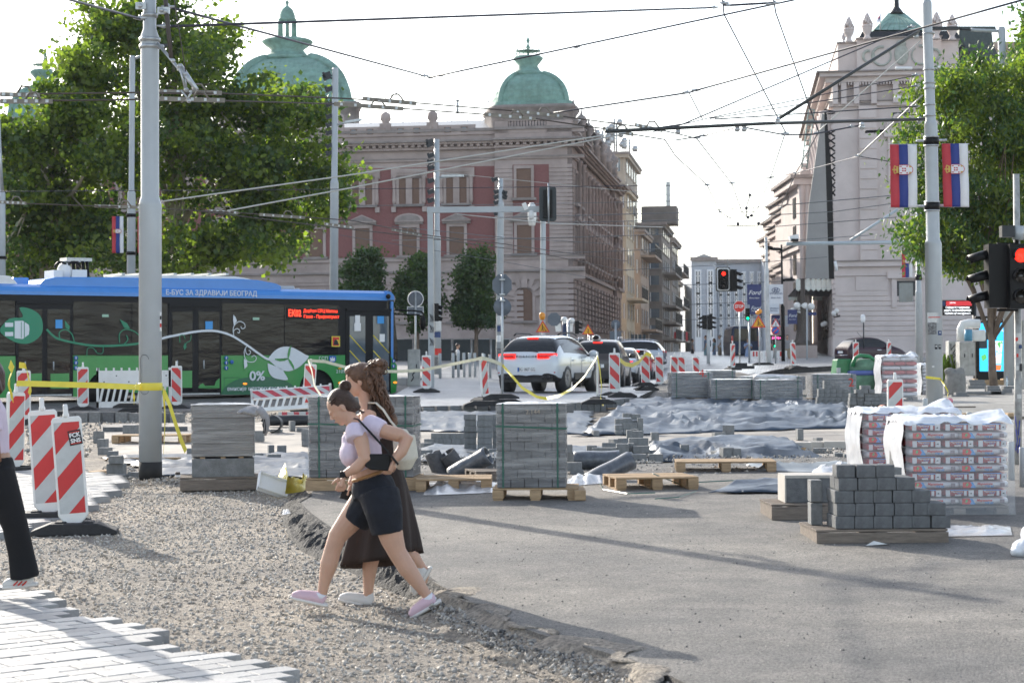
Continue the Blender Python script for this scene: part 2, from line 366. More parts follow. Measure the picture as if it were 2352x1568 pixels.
# foreground asphalt with broken edge
T=[(714,1133),(684,1152),(700,1172),(728,1196),(757,1216),(800,1232),(850,1258),(905,1285),(960,1315),(1010,1343),(1060,1368),(1110,1398),(1170,1428),(1240,1455),(1340,1482),(1440,1512),(1540,1550),(1640,1600)]
Bt=[(690,1128),(648,1166),(648,1202),(664,1240),(692,1268),(745,1290),(800,1313),(860,1343),(915,1366),(965,1388),(1030,1404),(1090,1424),(1150,1452),(1222,1476),(1325,1502),(1425,1532),(1520,1568),(1620,1615)]
h=.13
tp=[G(x,y,h) for x,y in T]
top=tp+[G(2460,1620,h),G(2460,1215,h)]+[G(x,y,h) for x,y in [(2350,1062),(1990,1046),(1700,1056),(1300,1072),(960,1068),(760,1075),(735,1110)]]
slabpoly('asphalt',top,ASPH,h,th=.2,px=False)
bt=[G(x,y,0) for x,y in Bt]
mb=MM(ASPHD);NS=240;NJ=9;vs=[]
def pl(L_,t):
 t*=len(L_)-1;i=min(int(t),len(L_)-2);f=t-i;return (lim(L_[i][0],L_[i+1][0],f),lim(L_[i][1],L_[i+1][1],f))
for i in range(NS+1):
 a=pl(tp,i/NS);b=pl(bt,i/NS);fade=1 if i<NS*.6 else max(.15,1-(i/NS-.6)*2.6)
 for j in range(NJ):
  t=j/(NJ-1);x=lim(a[0],b[0],t*1.15-.12);y=lim(a[1],b[1],t*1.15-.12)
  z=h*(1-t**1.4)*1.0+.008-(t>.98)*.03
  k=sin(pi*min(1,max(0,t)))
  x+=nz(x,y,3,9)*.05*k;y+=nz(x,y,5,9)*.07*k;z+=(nz(x,y,8,14)*.05+nz(x,y,2,35)*.02)*k*fade-.07*max(0,min(1,(i/NS-.5)*5))
  vs.append((x,y,.02*(y-15)+z))
fs=[(i*NJ+j,i*NJ+j+1,(i+1)*NJ+j+1,(i+1)*NJ+j) for i in range(NS) for j in range(NJ-1)]
mb.add(vs,fs);struct('asphalt_edge',mb)
# gravel bank against the worn end of the asphalt
mb=MM(GRAVEL);Tn=[G(x+20,y-8,h) for x,y in T[8:]];Bn=[G(x,y,0) for x,y in [(905,1352),(930,1392),(965,1424),(1010,1458),(1080,1492),(1170,1530),(1260,1560),(1350,1590),(1440,1630),(1520,1680)]];vs=[];nI=120;nJ2=14
for i in range(nI+1):
 a=pl(Tn,i/nI);b=pl(Bn,i/nI)
 for j in range(nJ2):
  t=j/(nJ2-1);x=lim(a[0],b[0],t);y=lim(a[1],b[1],t);e=min(1,i/20);q_=max(0,1-max(0,t-.36)/.64)**1.2;x+=(1-t)*(.5*nz(x,y,7,1.7)+.12*nz(x,y,9,6));y+=(1-t)*.1*nz(x,y,17,4);vs.append((x,y,.02*(y-15)+(h+.008)*q_*e+.02*nz(x,y,4,6)*t-.02*(1-e)-.012*(j==0)))
mb.add(vs,[(i*nJ2+j,i*nJ2+j+1,(i+1)*nJ2+j+1,(i+1)*nJ2+j) for i in range(nI) for j in range(nJ2-1)],True);struct('gravel_bank',mb)
# gravel stones (uncountable)
def inpoly(x,y,P):
 c=False;j=len(P)-1
 for i in range(len(P)):
  if (P[i][1]>y)!=(P[j][1]>y) and x<(P[j][0]-P[i][0])*(y-P[i][1])/(P[j][1]-P[i][1])+P[i][0]: c=not c
  j=i
 return c
def stones(name,poly,n,r0,r1,mts,dz=0,seed=1,excl=()):
 rs=np.random.RandomState(seed);xs=[p[0] for p in poly];ys=[p[1] for p in poly];V=[];Fc=[];I=[]
 base=np.array([(1,0,0),(-1,0,0),(0,1,0),(0,-1,0),(0,0,1),(0,0,-1)],float);tri=[(0,2,4),(2,1,4),(1,3,4),(3,0,4),(2,0,5),(1,2,5),(3,1,5),(0,3,5)]
 k=0;g=0
 while k<n and g<n*8:
  g+=1;x=rs.uniform(min(xs),max(xs));y=min(ys)+(max(ys)-min(ys))*rs.uniform()**1.25
  if not inpoly(x,y,poly) or any(inpoly(x,y,e) for e in excl): continue
  r=r0+(r1-r0)*rs.uniform()**2.5;a=rs.uniform(0,6.28,3)
  Rm=np.array(Matrix.Rotation(a[0],3,'Z')@Matrix.Rotation(a[1]*.25,3,'X')@Matrix.Rotation(a[2]*.25,3,'Y'))
  b=(base*rs.uniform(.6,1.35,(6,1))*np.array([1.25,.95,.62])*r)@Rm.T+np.array([x,y,.02*(y-15)+dz+r*.25])
  V.append(b);Fc+= [(t[0]+6*k,t[1]+6*k,t[2]+6*k) for t in tri];I+=[rs.randint(len(mts))]*8;k+=1
 o=link(name,npmesh(name,np.concatenate(V),Fc,mts,I));o['kind']='stuff';return o
S1=mat('stone_pale',(.48,.445,.395),.85,var=.15,vs=3);S2=mat('stone_grey',(.31,.295,.275),.85,var=.15,vs=3);S3=mat('stone_tan',(.36,.31,.25),.85,var=.15,vs=3);S4=mat('stone_dark',(.10,.10,.10),.85,var=.15,vs=3)
pav1=[G(x,y,.07) for x,y in [(-80,1330),(0,1352),(60,1352),(112,1372),(100,1388),(152,1400),(140,1416),(212,1420),(345,1448),(333,1470),(345,1482),(480,1502),(652,1546),(640,1600),(-80,1640)]]
pav2=[G(x,y,.07) for x,y in [(-60,1085),(70,1078),(190,1078),(285,1096),(268,1122),(225,1140),(205,1156),(175,1180),(90,1200),(-60,1235)]]
gp=[G(x,y) for x,y in [(-40,1235),(170,1160),(290,1085),(420,1095),(690,1130),(650,1190),(690,1270),(800,1315),(960,1385),(1100,1425),(1340,1500),(1560,1580),(1600,1640),(-60,1640),(-60,1400)]]
stones('gravel',gp,17000,.006,.021,[S1,S1,S2,S3,S1],seed=3,excl=(pav1,pav2))
stones('loose_grit',[G(x,y,h) for x,y in [(700,1150),(800,1225),(1100,1390),(1250,1450),(1640,1595),(2400,1600),(2400,1290),(1900,1240),(1500,1160)]],1500,.003,.009,[S2,S4,S4,S1],dz=h,seed=5)
stones('gravel_on_bank',[G(x,y,.06) for x,y in [(940,1330),(1060,1385),(1240,1462),(1440,1520),(1640,1605),(1500,1640),(1170,1520),(1010,1440)]],2600,.005,.018,[S1,S2,S4,S2],dz=.085,seed=15)
stones('gravel_heap',[G(x,y) for x,y in [(230,1075),(440,1080),(470,1110),(300,1120)]],900,.008,.03,[S3,S2,S1],dz=.02,seed=8)
stones('rubble',[G(x,y) for x,y in [(60,940),(430,945),(700,955),(690,975),(240,985),(180,1080),(60,1075)]],2500,.015,.05,[S3,S2,S1,S4],seed=9)
stones('rubble_strip',[G(x,y,.03) for x,y in [(700,1050),(1400,1062),(1990,1040),(1990,1080),(1600,1110),(1300,1090),(750,1100)]],2200,.01,.03,[S2,S4,S1],dz=.12,seed=11)
# clay block pavers, real bricks
PV=[mat('paver_pale_a',(.30,.30,.30),.55,var=.1,vs=9,bump=.3,bs=90),mat('paver_pale_b',(.255,.255,.255),.55,var=.1,vs=9,bump=.3,bs=90),mat('paver_pale_c',(.335,.335,.33),.5,var=.1,vs=9,bump=.3,bs=90)]
def pavers(name,poly,ang,Lx,W,dz,seed,far=False):
 rs=random.Random(seed);mb=MB();ca,sa=cos(ang),sin(ang);cx=sum(p[0] for p in poly)/len(poly);cy=sum(p[1] for p in poly)/len(poly)
 R=int(8/W)
 for r in range(-R,R):
  for c in range(-int(8/Lx),int(8/Lx)):
   u=(c+(r%2)*.5)*Lx;v=r*W;x=cx+u*ca-v*sa;y=cy+u*sa+v*ca
   if not inpoly(x,y,poly): continue
   g=.006;t=dz+rs.uniform(-.003,.003);mb.m(PV[rs.randrange(3)])
   c8=[]
   for (du,dv) in ((-1,-1),(1,-1),(1,1),(-1,1)):
    uu=u+du*(Lx/2-g);vv=v+dv*(W/2-g);c8.append((cx+uu*ca-vv*sa,cy+uu*sa+vv*ca))
   i8=[]
   for (du,dv) in ((-1,-1),(1,-1),(1,1),(-1,1)):
    uu=u+du*(Lx/2-g-.004);vv=v+dv*(W/2-g-.004);i8.append((cx+uu*ca-vv*sa,cy+uu*sa+vv*ca))
   zz=lambda p,d: .02*(p[1]-15)+d
   vs=[(p[0],p[1],zz(p,t-.1)) for p in c8]+[(p[0],p[1],zz(p,t-.004)) for p in c8]+[(p[0],p[1],zz(p,t)) for p in i8]
   mb.add(vs,[(0,1,5,4),(1,2,6,5),(2,3,7,6),(3,0,4,7),(4,5,9,8),(5,6,10,9),(6,7,11,10),(7,4,8,11),(8,9,10,11)])
 o=struct(name,mb);return o
pavers('pavement',pav1,R_(38),.27,.16,.08,2)
pavers('path',pav2,R_(52),.24,.16,.07,4)
# membranes / tarps
def tarp(name,label,px4,amp,nu=90,nv=26,seed=0,mt=TARP,dz=.03,fold=3.,group=None,edge=.15,cat='membrane'):
 c=[Vector((*G(x,y,dz),0)) for x,y in px4];vs=[]
 for i in range(nu+1):
  for j in range(nv+1):
   u=i/nu;v=j/nv
   p=(c[0]*(1-u)+c[1]*u)*(1-v)+(c[3]*(1-u)+c[2]*u)*v
   e=min(1,min(u,1-u)*nu/5)*min(1,min(v,1-v)*nv/4)
   x,y=p.x,p.y
   w=nz(x*.6,y*.9,seed,1);f=(1-abs(nz(x*.55+w*1.2,y*fold*.45+w,seed+3,1))*2.2)
   f2=(1-abs(nz(x*2.2+w,y*3.1,seed+7,1))*2);f3=nz(x*6,y*8,seed+9,1)
   z=max(0,f)**1.5*.46*amp+max(0,f2)**2*.10*amp+f3*.02*amp+amp*.35*max(0,nz(x*.45,y*.5,seed+1,1)+.15)
   z=max(0,z)*(.12+.88*e)+.004
   off=(1-e)*edge;x+=nz(x*2,y*2,seed+20,1)*off*2;y+=nz(x*2,y*2,seed+30,1)*off*2
   vs.append((x,y,.02*(y-15)+dz+z))
 k=nv+1
 fs=[(i*k+j,(i+1)*k+j,(i+1)*k+j+1,i*k+j+1) for i in range(nu) for j in range(nv)]
 mb=MM(mt);mb.add(vs,fs,True);o=single(name,mb,label,cat,group)
 sm=o.modifiers.new('s','SOLIDIFY');sm.thickness=.006;return o
GR='membrane sheets left on the building site'
tarp('membrane_sheet','large crumpled grey membrane sheet in front of the row of wrapped paver pallets',[(1330,1003),(1965,982),(1950,925),(1440,925)],.33,150,46,1,TARP,.04,group=GR)
tarp('membrane_sheet','grey membrane sheet between the kerb of blocks and the center wrapped pallet',[(905,990),(1350,998),(1360,945),(905,945)],.22,100,26,2,TARP,.04,group=GR)
tarp('membrane_sheet','dark rippled membrane sheet on the ground left of the tall wrapped pallet behind the women',[(380,1092),(725,1096),(725,1040),(240,1050)],.16,90,30,3,TARP,.03,group=GR,fold=5)
tarp('membrane_sheet','bumpy grey membrane sheet behind the two pale pallets in the middle of the site',[(1500,1062),(1900,1066),(1790,1018),(1480,1030)],.30,90,26,5,TARP,.04,group=GR)
tarp('membrane_sheet','small curled membrane sheet lying left of the white edged block',[(1625,1133),(1860,1133),(1930,1100),(1700,1115)],.16,60,18,7,TARP,.14,group=GR,edge=.25)
tarp('membrane_sheet','pale membrane sheet between the stacks of blocks behind the rubber rolls',[(955,1062),(1500,1062),(1490,1030),(960,1022)],.14,90,18,8,TARP,.05,group=GR,fold=5)
tarp('membrane_sheet','crumpled light membrane lying at the right end of the bumpy sheet',[(1740,1085),(2010,1082),(1960,1062),(1730,1062)],.16,60,14,9,TARPL,.12,group=GR,edge=.2)
# ---------------------------------------------------------------- museum
PH=math.atan(622/F)
mc=at(1316,600,125);MCX,MCY=mc.x,mc.y
PL=Plane((MCX,MCY),(-cos(PH),sin(PH)))   # face towards the square, u grows to the left
PR=Plane((MCX,MCY),(sin(PH),cos(PH)))    # side street face, u grows away
def zl(py,px=1316): return PL.uz(px,py)[1]
GZ=2.4
Z=dict(par=zl(266),bal1=zl(299),bal0=zl(273),ct=zl(316),cb=zl(336),fr=zl(358),up=zl(376),sill=zl(456),ped=zl(490),m1=zl(515),m0=zl(584),be1=zl(612),be0=zl(622),a1=zl(661),a0=zl(735),pl=zl(751))
muse=thing('museum_building','large pink stone museum with green copper domes and red brick wall panels','building',(MCX,MCY,GZ))
def ub(px,py=500): return PL.uz(px,py)[0]
WL=78;WR=37
wall=MB();
def useL(mb): mb.M=PL.M();return mb
def useR(mb): mb.M=PR.M();return mb
# core block
useL(wall);wall.m(STONE)
wall.box(4.9,.35,-2,WL,30,Z['par']-.8)
wall.box(0,0,-2,4.9,4.9,Z['par']-.8)
useR(wall);wall.m(mat('museum_side_wall_shaded',(.23,.185,.17),.9,var=.2,vs=1,dirt=.3)).box(-.004,-.004,-1.9,4.9,.3,Z['par']-.81).box(4.9,.35,-2,WR-4.9,25,Z['par']-.8).box(WR-4.9,0,-2,WR,25,Z['par']-.8)  # street face wall: its shade, with some soot, is put into the darker colour
# plinth + belts + cornices on both faces
def bands(mb,lo,hi,off=0):
 D=lambda d:-d+off
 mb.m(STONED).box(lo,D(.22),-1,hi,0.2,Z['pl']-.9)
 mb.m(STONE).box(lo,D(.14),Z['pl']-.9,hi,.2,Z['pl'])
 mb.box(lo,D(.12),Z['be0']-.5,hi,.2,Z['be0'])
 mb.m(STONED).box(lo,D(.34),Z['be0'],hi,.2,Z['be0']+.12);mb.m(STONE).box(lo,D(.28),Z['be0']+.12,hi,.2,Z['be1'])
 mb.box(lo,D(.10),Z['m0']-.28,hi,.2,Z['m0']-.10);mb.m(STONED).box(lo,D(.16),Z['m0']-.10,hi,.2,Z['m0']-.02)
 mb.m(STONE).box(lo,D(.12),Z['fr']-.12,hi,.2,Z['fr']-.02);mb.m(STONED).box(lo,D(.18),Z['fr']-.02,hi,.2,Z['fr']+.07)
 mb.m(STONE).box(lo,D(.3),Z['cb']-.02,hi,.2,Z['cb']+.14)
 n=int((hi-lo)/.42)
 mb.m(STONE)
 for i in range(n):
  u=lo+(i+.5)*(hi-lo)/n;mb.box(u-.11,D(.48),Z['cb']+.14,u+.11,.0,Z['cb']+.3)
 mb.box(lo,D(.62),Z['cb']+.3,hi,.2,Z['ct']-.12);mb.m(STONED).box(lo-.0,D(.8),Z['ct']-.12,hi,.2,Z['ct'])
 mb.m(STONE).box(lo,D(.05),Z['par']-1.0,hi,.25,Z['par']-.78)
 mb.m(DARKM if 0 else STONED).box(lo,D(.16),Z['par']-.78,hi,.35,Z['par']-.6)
mb=MB()
useL(mb);bands(mb,-.75,4.9);mb2=mb
part(muse,'wall',wall,wd=1)
part(muse,'cornice',mb,wd=1)
mb=MB();useL(mb);bands(mb,4.9,WL,.35);part(muse,'cornice',mb,wd=1)
LST=STONE;RST=mat('museum_side_stone_shaded',(.27,.215,.195),.9,var=.18,vs=1.2,dirt=.3,bump=.2,bs=8)  # same museum stone, darkened in colour for side street shade and soot
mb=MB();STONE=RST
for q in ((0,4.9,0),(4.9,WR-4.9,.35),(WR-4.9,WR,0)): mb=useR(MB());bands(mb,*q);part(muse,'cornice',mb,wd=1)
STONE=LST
# rustication: ground floor courses, both faces
mb=MB();mb.m(STONE)
zz=Z['pl'];pitch_=(Z['a1']-Z['pl'])/7.
for f,lo,hi,wins in ((useL,-.02,4.9,[(2.42,.55)]),(useL,4.9,WL,None),(useR,0,WR,None)):
 f(mb);z=zz;off=.35 if (f is useL and lo>1) else 0.
 while z<Z['be0']-.5:
  z1=min(z+pitch_-.1,Z['be0']-.5)
  if f is useL and lo<1:
   if z<Z['a1']+.6: mb.box(lo,-.11,z,1.72,.1,z1);mb.box(3.15,-.11,z,hi,.1,z1)
   else: mb.box(lo,-.11,z,hi,.1,z1)
  elif f is useL:
   u=lo
   while u<hi:
    w_=3.05;a,b=(u,u+w_)
    if z<Z['a1']+.3: mb.box(a,-.1+off,z,a+1.0,.1+off,z1);mb.box(a+2.05,-.1+off,z,b,.1+off,z1)
    else: mb.box(a,-.1+off,z,b,.1+off,z1)
    u+=w_
  else:
   u=lo
   while u<hi-.5:
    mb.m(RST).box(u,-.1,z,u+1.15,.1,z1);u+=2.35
  z+=pitch_
# upper floor fine courses on pilasters
z=Z['m0']
while z<Z['up']:
 z1=min(z+.22,Z['up']);useL(mb);mb.m(STONE)
 mb.box(0,-.06,z,1.47,.1,z1);mb.box(4.0,-.06,z,4.9,.1,z1) if False else mb.box(3.78,-.06,z,4.9,.1,z1)
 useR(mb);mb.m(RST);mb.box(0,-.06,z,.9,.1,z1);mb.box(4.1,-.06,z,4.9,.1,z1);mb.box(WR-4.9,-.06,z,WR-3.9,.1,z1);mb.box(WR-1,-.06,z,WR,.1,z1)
 z+=.26
part(muse,'rustication',mb,wd=1)
# brick panels
mb=MM(REDB);useL(mb)
mb.box(1.47,-.012,Z['m0'],3.78,.05,Z['up']);mb.box(5.0,.34,Z['m0']+0,WL,.4,Z['up'])
part(muse,'brick_panel',mb,wd=1)
DETAIL=STONE
def frame(mb,c,w,z0,z1,off,th=.18,cap=0):
 mb.m(STONE).box(c-w/2-th,-.1+off,z0,c-w/2,.12+off,z1);mb.box(c+w/2,-.1+off,z0,c+w/2+th,.12+off,z1)
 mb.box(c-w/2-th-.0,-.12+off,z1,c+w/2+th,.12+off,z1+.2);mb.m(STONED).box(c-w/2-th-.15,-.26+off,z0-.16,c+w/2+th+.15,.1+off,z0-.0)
 mb.m(STONE)
def pane(mb,c,w,z0,z1,off,arch=False):
 mb.m(BROWNS)
 if arch:
  P=[(c-w/2,z0),(c+w/2,z0)]+[(c+w/2*cos(a*pi/12),z1-w/2+w/2*sin(a*pi/12)) for a in range(13)]
  mb.prism(P,-.03+off,.1+off)
 else: mb.box(c-w/2,-.03+off,z0,c+w/2,.1+off,z1)
 mb.m(STONED)
def pediment(mb,c,w,z,off,kind):
 mb.m(STONE)
 if kind=='arc':
  P=[(c-w/2,z),(c+w/2,z)]+[(c+w/2*cos(a*pi/10),z+.12+.42*sin(a*pi/10)) for a in range(11)]
 else: P=[(c-w/2,z),(c+w/2,z),(c+w/2,z+.1),(c,z+.5),(c-w/2,z+.1)]
 mb.prism(P,-.3+off,.1+off)
 P2=[(c+(x-c)*.8,z+.07+(y-z)*.72) for x,y in P]
 mb.m(STONED).prism([p for p in P2],-.31+off,-.29+off)
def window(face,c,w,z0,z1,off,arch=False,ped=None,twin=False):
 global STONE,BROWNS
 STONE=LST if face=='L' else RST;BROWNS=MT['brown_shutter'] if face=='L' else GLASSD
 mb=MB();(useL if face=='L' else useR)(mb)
 frame(mb,c,w,z0,z1,off);
 if ped: pediment(mb,c,w+.9,z1+.34,off,ped);mb.box(c-w/2-.42,-.2+off,z1+.2,c+w/2+.42,.1+off,z1+.34)
 if twin:
  mb.m(STONE).box(c-.2,-.14+off,z0,c+.2,.1+off,z1);mb.box(c-w/2-.5,-.12+off,z1+.0,c+w/2+.5,.1+off,z1+.62)
  for k in range(9): mb.cbox((c-w/2-.1+k*(w+.2)/8,-.14+off,z1+.4),(.16,.08,.16),ry=.7)
  for q in (-1,1): mb.box(c+q*(w/2+.34)-.14,-.2+off,z0-.5,c+q*(w/2+.34)+.14,.1+off,z0-.16);mb.lathe([(.09,z0),(.13,z0+.2),(.1,z0+.9),(.13,z1),(.16,z1+.1)],(c+q*(w/2+.3),-.12+off,0),8)
 o=part(muse,'window',mb,wd=1)
 mb=MB();(useL if face=='L' else useR)(mb)
 if twin:
  ww=(w-.4)/2
  for q in (-1,1): pane(mb,c+q*(ww/2+.2),ww,z0,z1,off)
 else: pane(mb,c,w,z0,z1,off,arch)
 link('shutter',mb.mesh('shutter',inv=wm(o).inverted()),o)
# pavilion
cP=ub(1204)
window('L',cP,.93,Z['sill']+.1,zl(385),0);window('L',cP,.93,Z['m0']+.1,Z['m1'],0,ped='tri');
mb=MB();useL(mb);mb.m(STONE).box(cP-1.0,-.05,Z['m0']-.9,cP+1.0,.1,Z['m0']-.3)
for i in range(7):   # voussoirs round the arched window
 a=pi*(i+.5)/7;
 mb.cbox((cP+.95*cos(a),-.1,Z['a1']-.5+.95*sin(a)),(.62,.14,.30),ry=-a)
mb.box(cP-.2,-.25,Z['a1']+.05,cP+.2,.1,Z['be0']-.5)
part(muse,'arch_stones',mb,wd=1)
window('L',cP,1.0,Z['a0'],Z['a1'],-.02,arch=True)
BAY=3.05;c0=ub(1047)
for i in range(24):
 c=c0+i*BAY+ (0 if i else 0)
 if c>WL-3: break
 px_=1047-i*111
 if px_<-60: break
 window('L',c,1.32,zl(461),zl(401),.35,twin=True)
 window('L',c,.95,Z['m0']+.1,Z['m1'],.35,ped='arc' if i%2 else 'tri')
 window('L',c,.8,Z['a0'],Z['a1']+.0,.36,arch=True)
 mb=MB();useL(mb)
 for q in (-1,1):
  mb.m(BROWNS).box(c+q*.53-.22,.24,zl(297),c+q*.53+.22,.5,zl(284));mb.m(GLASSB).box(c+q*.53-.15,.22,zl(295.5),c+q*.53+.15,.3,zl(285.5))
 mb.m(STONE).box(c-1.25,.29,zl(303),c+1.25,.36,zl(279))
 part(muse,'attic_window',mb,wd=1)
 mb=MB();useL(mb);k=c+BAY/2;mb.m(STONE);mb.box(k-.35,.2,zl(290),k+.35,.5,zl(272));mb.lathe([(.25,Z['par']-.6),(.3,Z['par']-.4),(.15,Z['par']-.2),(.35,Z['par']+.1),(.3,Z['par']+.45),(.08,Z['par']+.6)],(k,.45,0),10);part(muse,'parapet_urn',mb,wd=1)
# right face bays
u=1.6
for i in range(14):
 c=1.9+i*2.55
 if c>WR-1.2: break
 off=0 if (c<4.9 or c>WR-4.9) else .35
 window('R',c,.95,Z['sill']-.2,zl(392),off);window('R',c,.95,Z['m0']+.1,Z['m1'],off,ped='tri');window('R',c,1.0,Z['a0'],Z['a1'],off)
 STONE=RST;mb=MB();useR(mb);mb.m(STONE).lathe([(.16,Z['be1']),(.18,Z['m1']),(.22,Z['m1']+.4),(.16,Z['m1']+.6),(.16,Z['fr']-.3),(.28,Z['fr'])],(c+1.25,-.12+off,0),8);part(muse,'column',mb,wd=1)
 if i%2==0:
  mb=MB();useR(mb);zt=Z['par']-.2;mb.m(STONED).lathe([(.3,Z['ct']),(.3,zt),(.42,zt+.1),(.15,zt+.3),(.42,zt+.7),(.3,zt+1.0),(.1,zt+1.15),(.03,zt+1.5)],(c,.1,0),10);part(muse,'parapet_urn',mb,wd=1)
STONE=LST
# balustrade on pavilion + side
mb=MB();useL(mb);b0,b1=Z['bal1'],Z['bal0']
mb.m(STONE).box(.4,-.02,Z['ct'],4.9,.3,b0)
mb.m(STONE).box(0,-.05,Z['ct'],1.6,.5,Z['par']-.25);mb.box(4.05,-.05,Z['ct'],4.9,.5,Z['par']-.25);mb.box(1.6,-.05,b1,4.05,.5,Z['par']-.25)
for k in range(13):
 mb.lathe([(.05,b0),(.08,b0+.15),(.045,(b0+b1)/2),(.08,b1-.15),(.05,b1)],(1.7+k*.19,.05,0),8)
part(muse,'balustrade',mb,wd=1)
mb=MB();useR(mb);mb.m(STONED).box(0,.0,Z['ct'],4.9,.4,Z['par']-.3);mb.m(STONED).box(4.9,.2,Z['ct'],WR,.5,Z['ct']+.25);mb.box(4.9,.2,Z['par']-.55,WR,.5,Z['par']-.35)
for k in range(90): mb.box(5+k*.35,.28,Z['ct']+.2,5.14+k*.35,.42,Z['par']-.5)
part(muse,'balustrade',mb,wd=1)
# roof
mb=MB();useL(mb);mb.m(ROOFG)
mb.add([(0,.5,Z['par']-.8),(WL,.5,Z['par']-.8),(WL,7,Z['par']+.75),(0,7,Z['par']+.75),(WL,22,Z['par']+.75),(0,22,Z['par']+.75)],[(0,1,2,3),(3,2,4,5)])
for k in range(70): mb.box(k*1.1,6.9,Z['par']+.5,k*1.1+.06,7.,Z['par']+.8)
part(muse,'roof',mb,wd=1)
# domes
SCAL=mat('copper_scales',(.20,.34,.285),.7,var=.2,vs=2.5,dirt=.2)
def scalebump():
 nt=SCAL.node_tree;N=nt.nodes;L=nt.links;b=N['Principled BSDF'];tc=N.new('ShaderNodeTexCoord');v=N.new('ShaderNodeTexVoronoi');v.inputs['Scale'].default_value=2.6;v.inputs['Randomness'].default_value=.15
 L.new(tc.outputs['Object'],v.inputs['Vector']);bp=N.new('ShaderNodeBump');bp.inputs['Strength'].default_value=.9;bp.inputs['Distance'].default_value=.12;L.new(v.outputs['Distance'],bp.inputs['Height']);L.new(bp.outputs[0],b.inputs['Normal'])
scalebump()
def dome(px,D,pyb,halfpx,pyt,big=False,lab=None,kk=1.):
 s=D/F;c=at(px,pyb,D);r=halfpx*s;H=(pyb-pyt)*s
 root=MB();root.m(SCAL);a0=PH+pi/4
 def ring(R,z,n=32,e=5.):
  out=[]
  for j in range(n):
   q=2*pi*j/n;ca,sa=cos(q),sin(q);k=(abs(ca)**e+abs(sa)**e)**(-1/e)
   x,y=R*k*ca,R*k*sa;out.append((c.x+x*cos(PH)-y*sin(PH)*-1*-1,c.y+x*sin(PH)*-1+y*cos(PH),c.z+z))
  return out
 def loft(mb,prof,n=32,e=5.):
  vs=[];fs=[]
  for R,z in prof: vs+=ring(R,z,n,e)
  for i in range(len(prof)-1):
   for j in range(n): k=(j+1)%n;fs.append((i*n+j,i*n+k,(i+1)*n+k,(i+1)*n+j))
  fs.append(tuple((len(prof)-1)*n+j for j in range(n)));mb.add(vs,fs,True)
 prof=[(r*.98,0),(r*1.0,H*.06)]+[(r*(cos(t)**.85)*.99,H*.08+H*.80*sin(t)/sin(1.22)) for t in [k*1.22/10 for k in range(1,11)]]
 zt=prof[-1][1];rt=prof[-1][0]
 loft(root,prof);o=part(muse,'dome',root,wd=1,label=lab)
 def sub(name,mb): return link(name,mb.mesh(name,inv=wm(o).inverted()),o)
 mb=MM(STONED);loft(mb,[(r*1.08,-1.6*1),(r*1.08,-.25),(r*1.12,-.2),(r*1.12,0)],32,9.);mb.m(COPPER);loft(mb,[(r*1.05,-.05),(r*1.05,.22),(r,.25)],32,8.);sub('drum',mb)
 mb=MM(COPPER)
 for sx in (-1,1):
  for sy in (-1,1):
   pts=[]
   for R,z in prof:
    e=5.;k=(2*(.7071**e))**(-1/e);x=R*k*.7071*sx*1.0;y=R*k*.7071*sy
    pts.append((c.x+x*cos(PH)-y*sin(PH),c.y-x*sin(PH)+y*cos(PH),c.z+z+.02))
   mb=MM(COPPER);mb.tube(pts,[r*.07]*len(pts),8);sub('rib',mb)
 mb=MM(COPPER);k=r/2.5*kk
 mb.M=Matrix.Translation((c.x,c.y,c.z+zt-.1))
 L=[(rt*1.0,0),(rt*1.12,.1*k),(rt*1.1,.28*k),(rt*.8,.42*k),(rt*.62,.75*k),(rt*.95,1.15*k),(rt*1.0,1.25*k),(rt*.9,1.35*k),(.2*k,1.45*k)]
 mb.lathe(L,n=16);top=1.4*k
 if big:
  for j in range(8):
   q=j*pi/4;mb.lathe([(.13*k*.6,top),(.10*k*.6,top+1.9*k*.55)],(.62*k*.8*cos(q),.62*k*.8*sin(q),0),6)
  t2=top+1.9*k*.55;q=k*.6
  mb.lathe([(.85*q,t2),(.95*q,t2+.2*q),(.8*q,t2+.3*q),(.8*q,t2+.6*q),(.6*q,t2+1.15*q),(.2*q,t2+1.5*q),(.1*q,t2+1.6*q),(.22*q,t2+1.9*q),(.05*q,t2+2.1*q),(.02*q,t2+3*q)],n=12)
 else:
  mb.lathe([(.1*k,top),(.06*k,top+.4*k),(.16*k,top+.55*k),(.05*k,top+.8*k),(.14*k,top+1.0*k),(.05*k,top+1.2*k),(.02*k,top+2.6*k)],n=8)
  for j in range(16):
   q=2*pi*j/16;x,y=rt*.75*cos(q),rt*.75*sin(q);mb.tube([(x,y,top),(x*1.1,y*1.1,top+.25*k),(x*.95,y*.95,top+.5*k)],.018,4)
  mb.lathe([(rt*.78,top+.3*k),(rt*.78,top+.33*k)],n=16)
 sub('lantern',mb)
dome(1214,129,252,88,164,lab='copper dome over the right corner pavilion')
dome(661,160,258,150,126,kk=.65,big=True,lab='tall copper dome with a columned lantern')
dome(104,134,280,88,196,lab='copper dome behind the trees at the left edge')
# antenna masts / flue on the roof
for px,D,yt,yb,r_ in ((1051,140,232,262,.09),(1153,140,116,250,.025),(1122,140,235,262,.04)):
 mb=MM(GALV);p=at(px,yb,D);q=at(px,yt,D);mb.tube([p,q],r_,8);mb.lathe([(r_*1.8,0),(r_*1.8,.08)],tuple(q),8);part(muse,'roof_pipe',mb,wd=1)
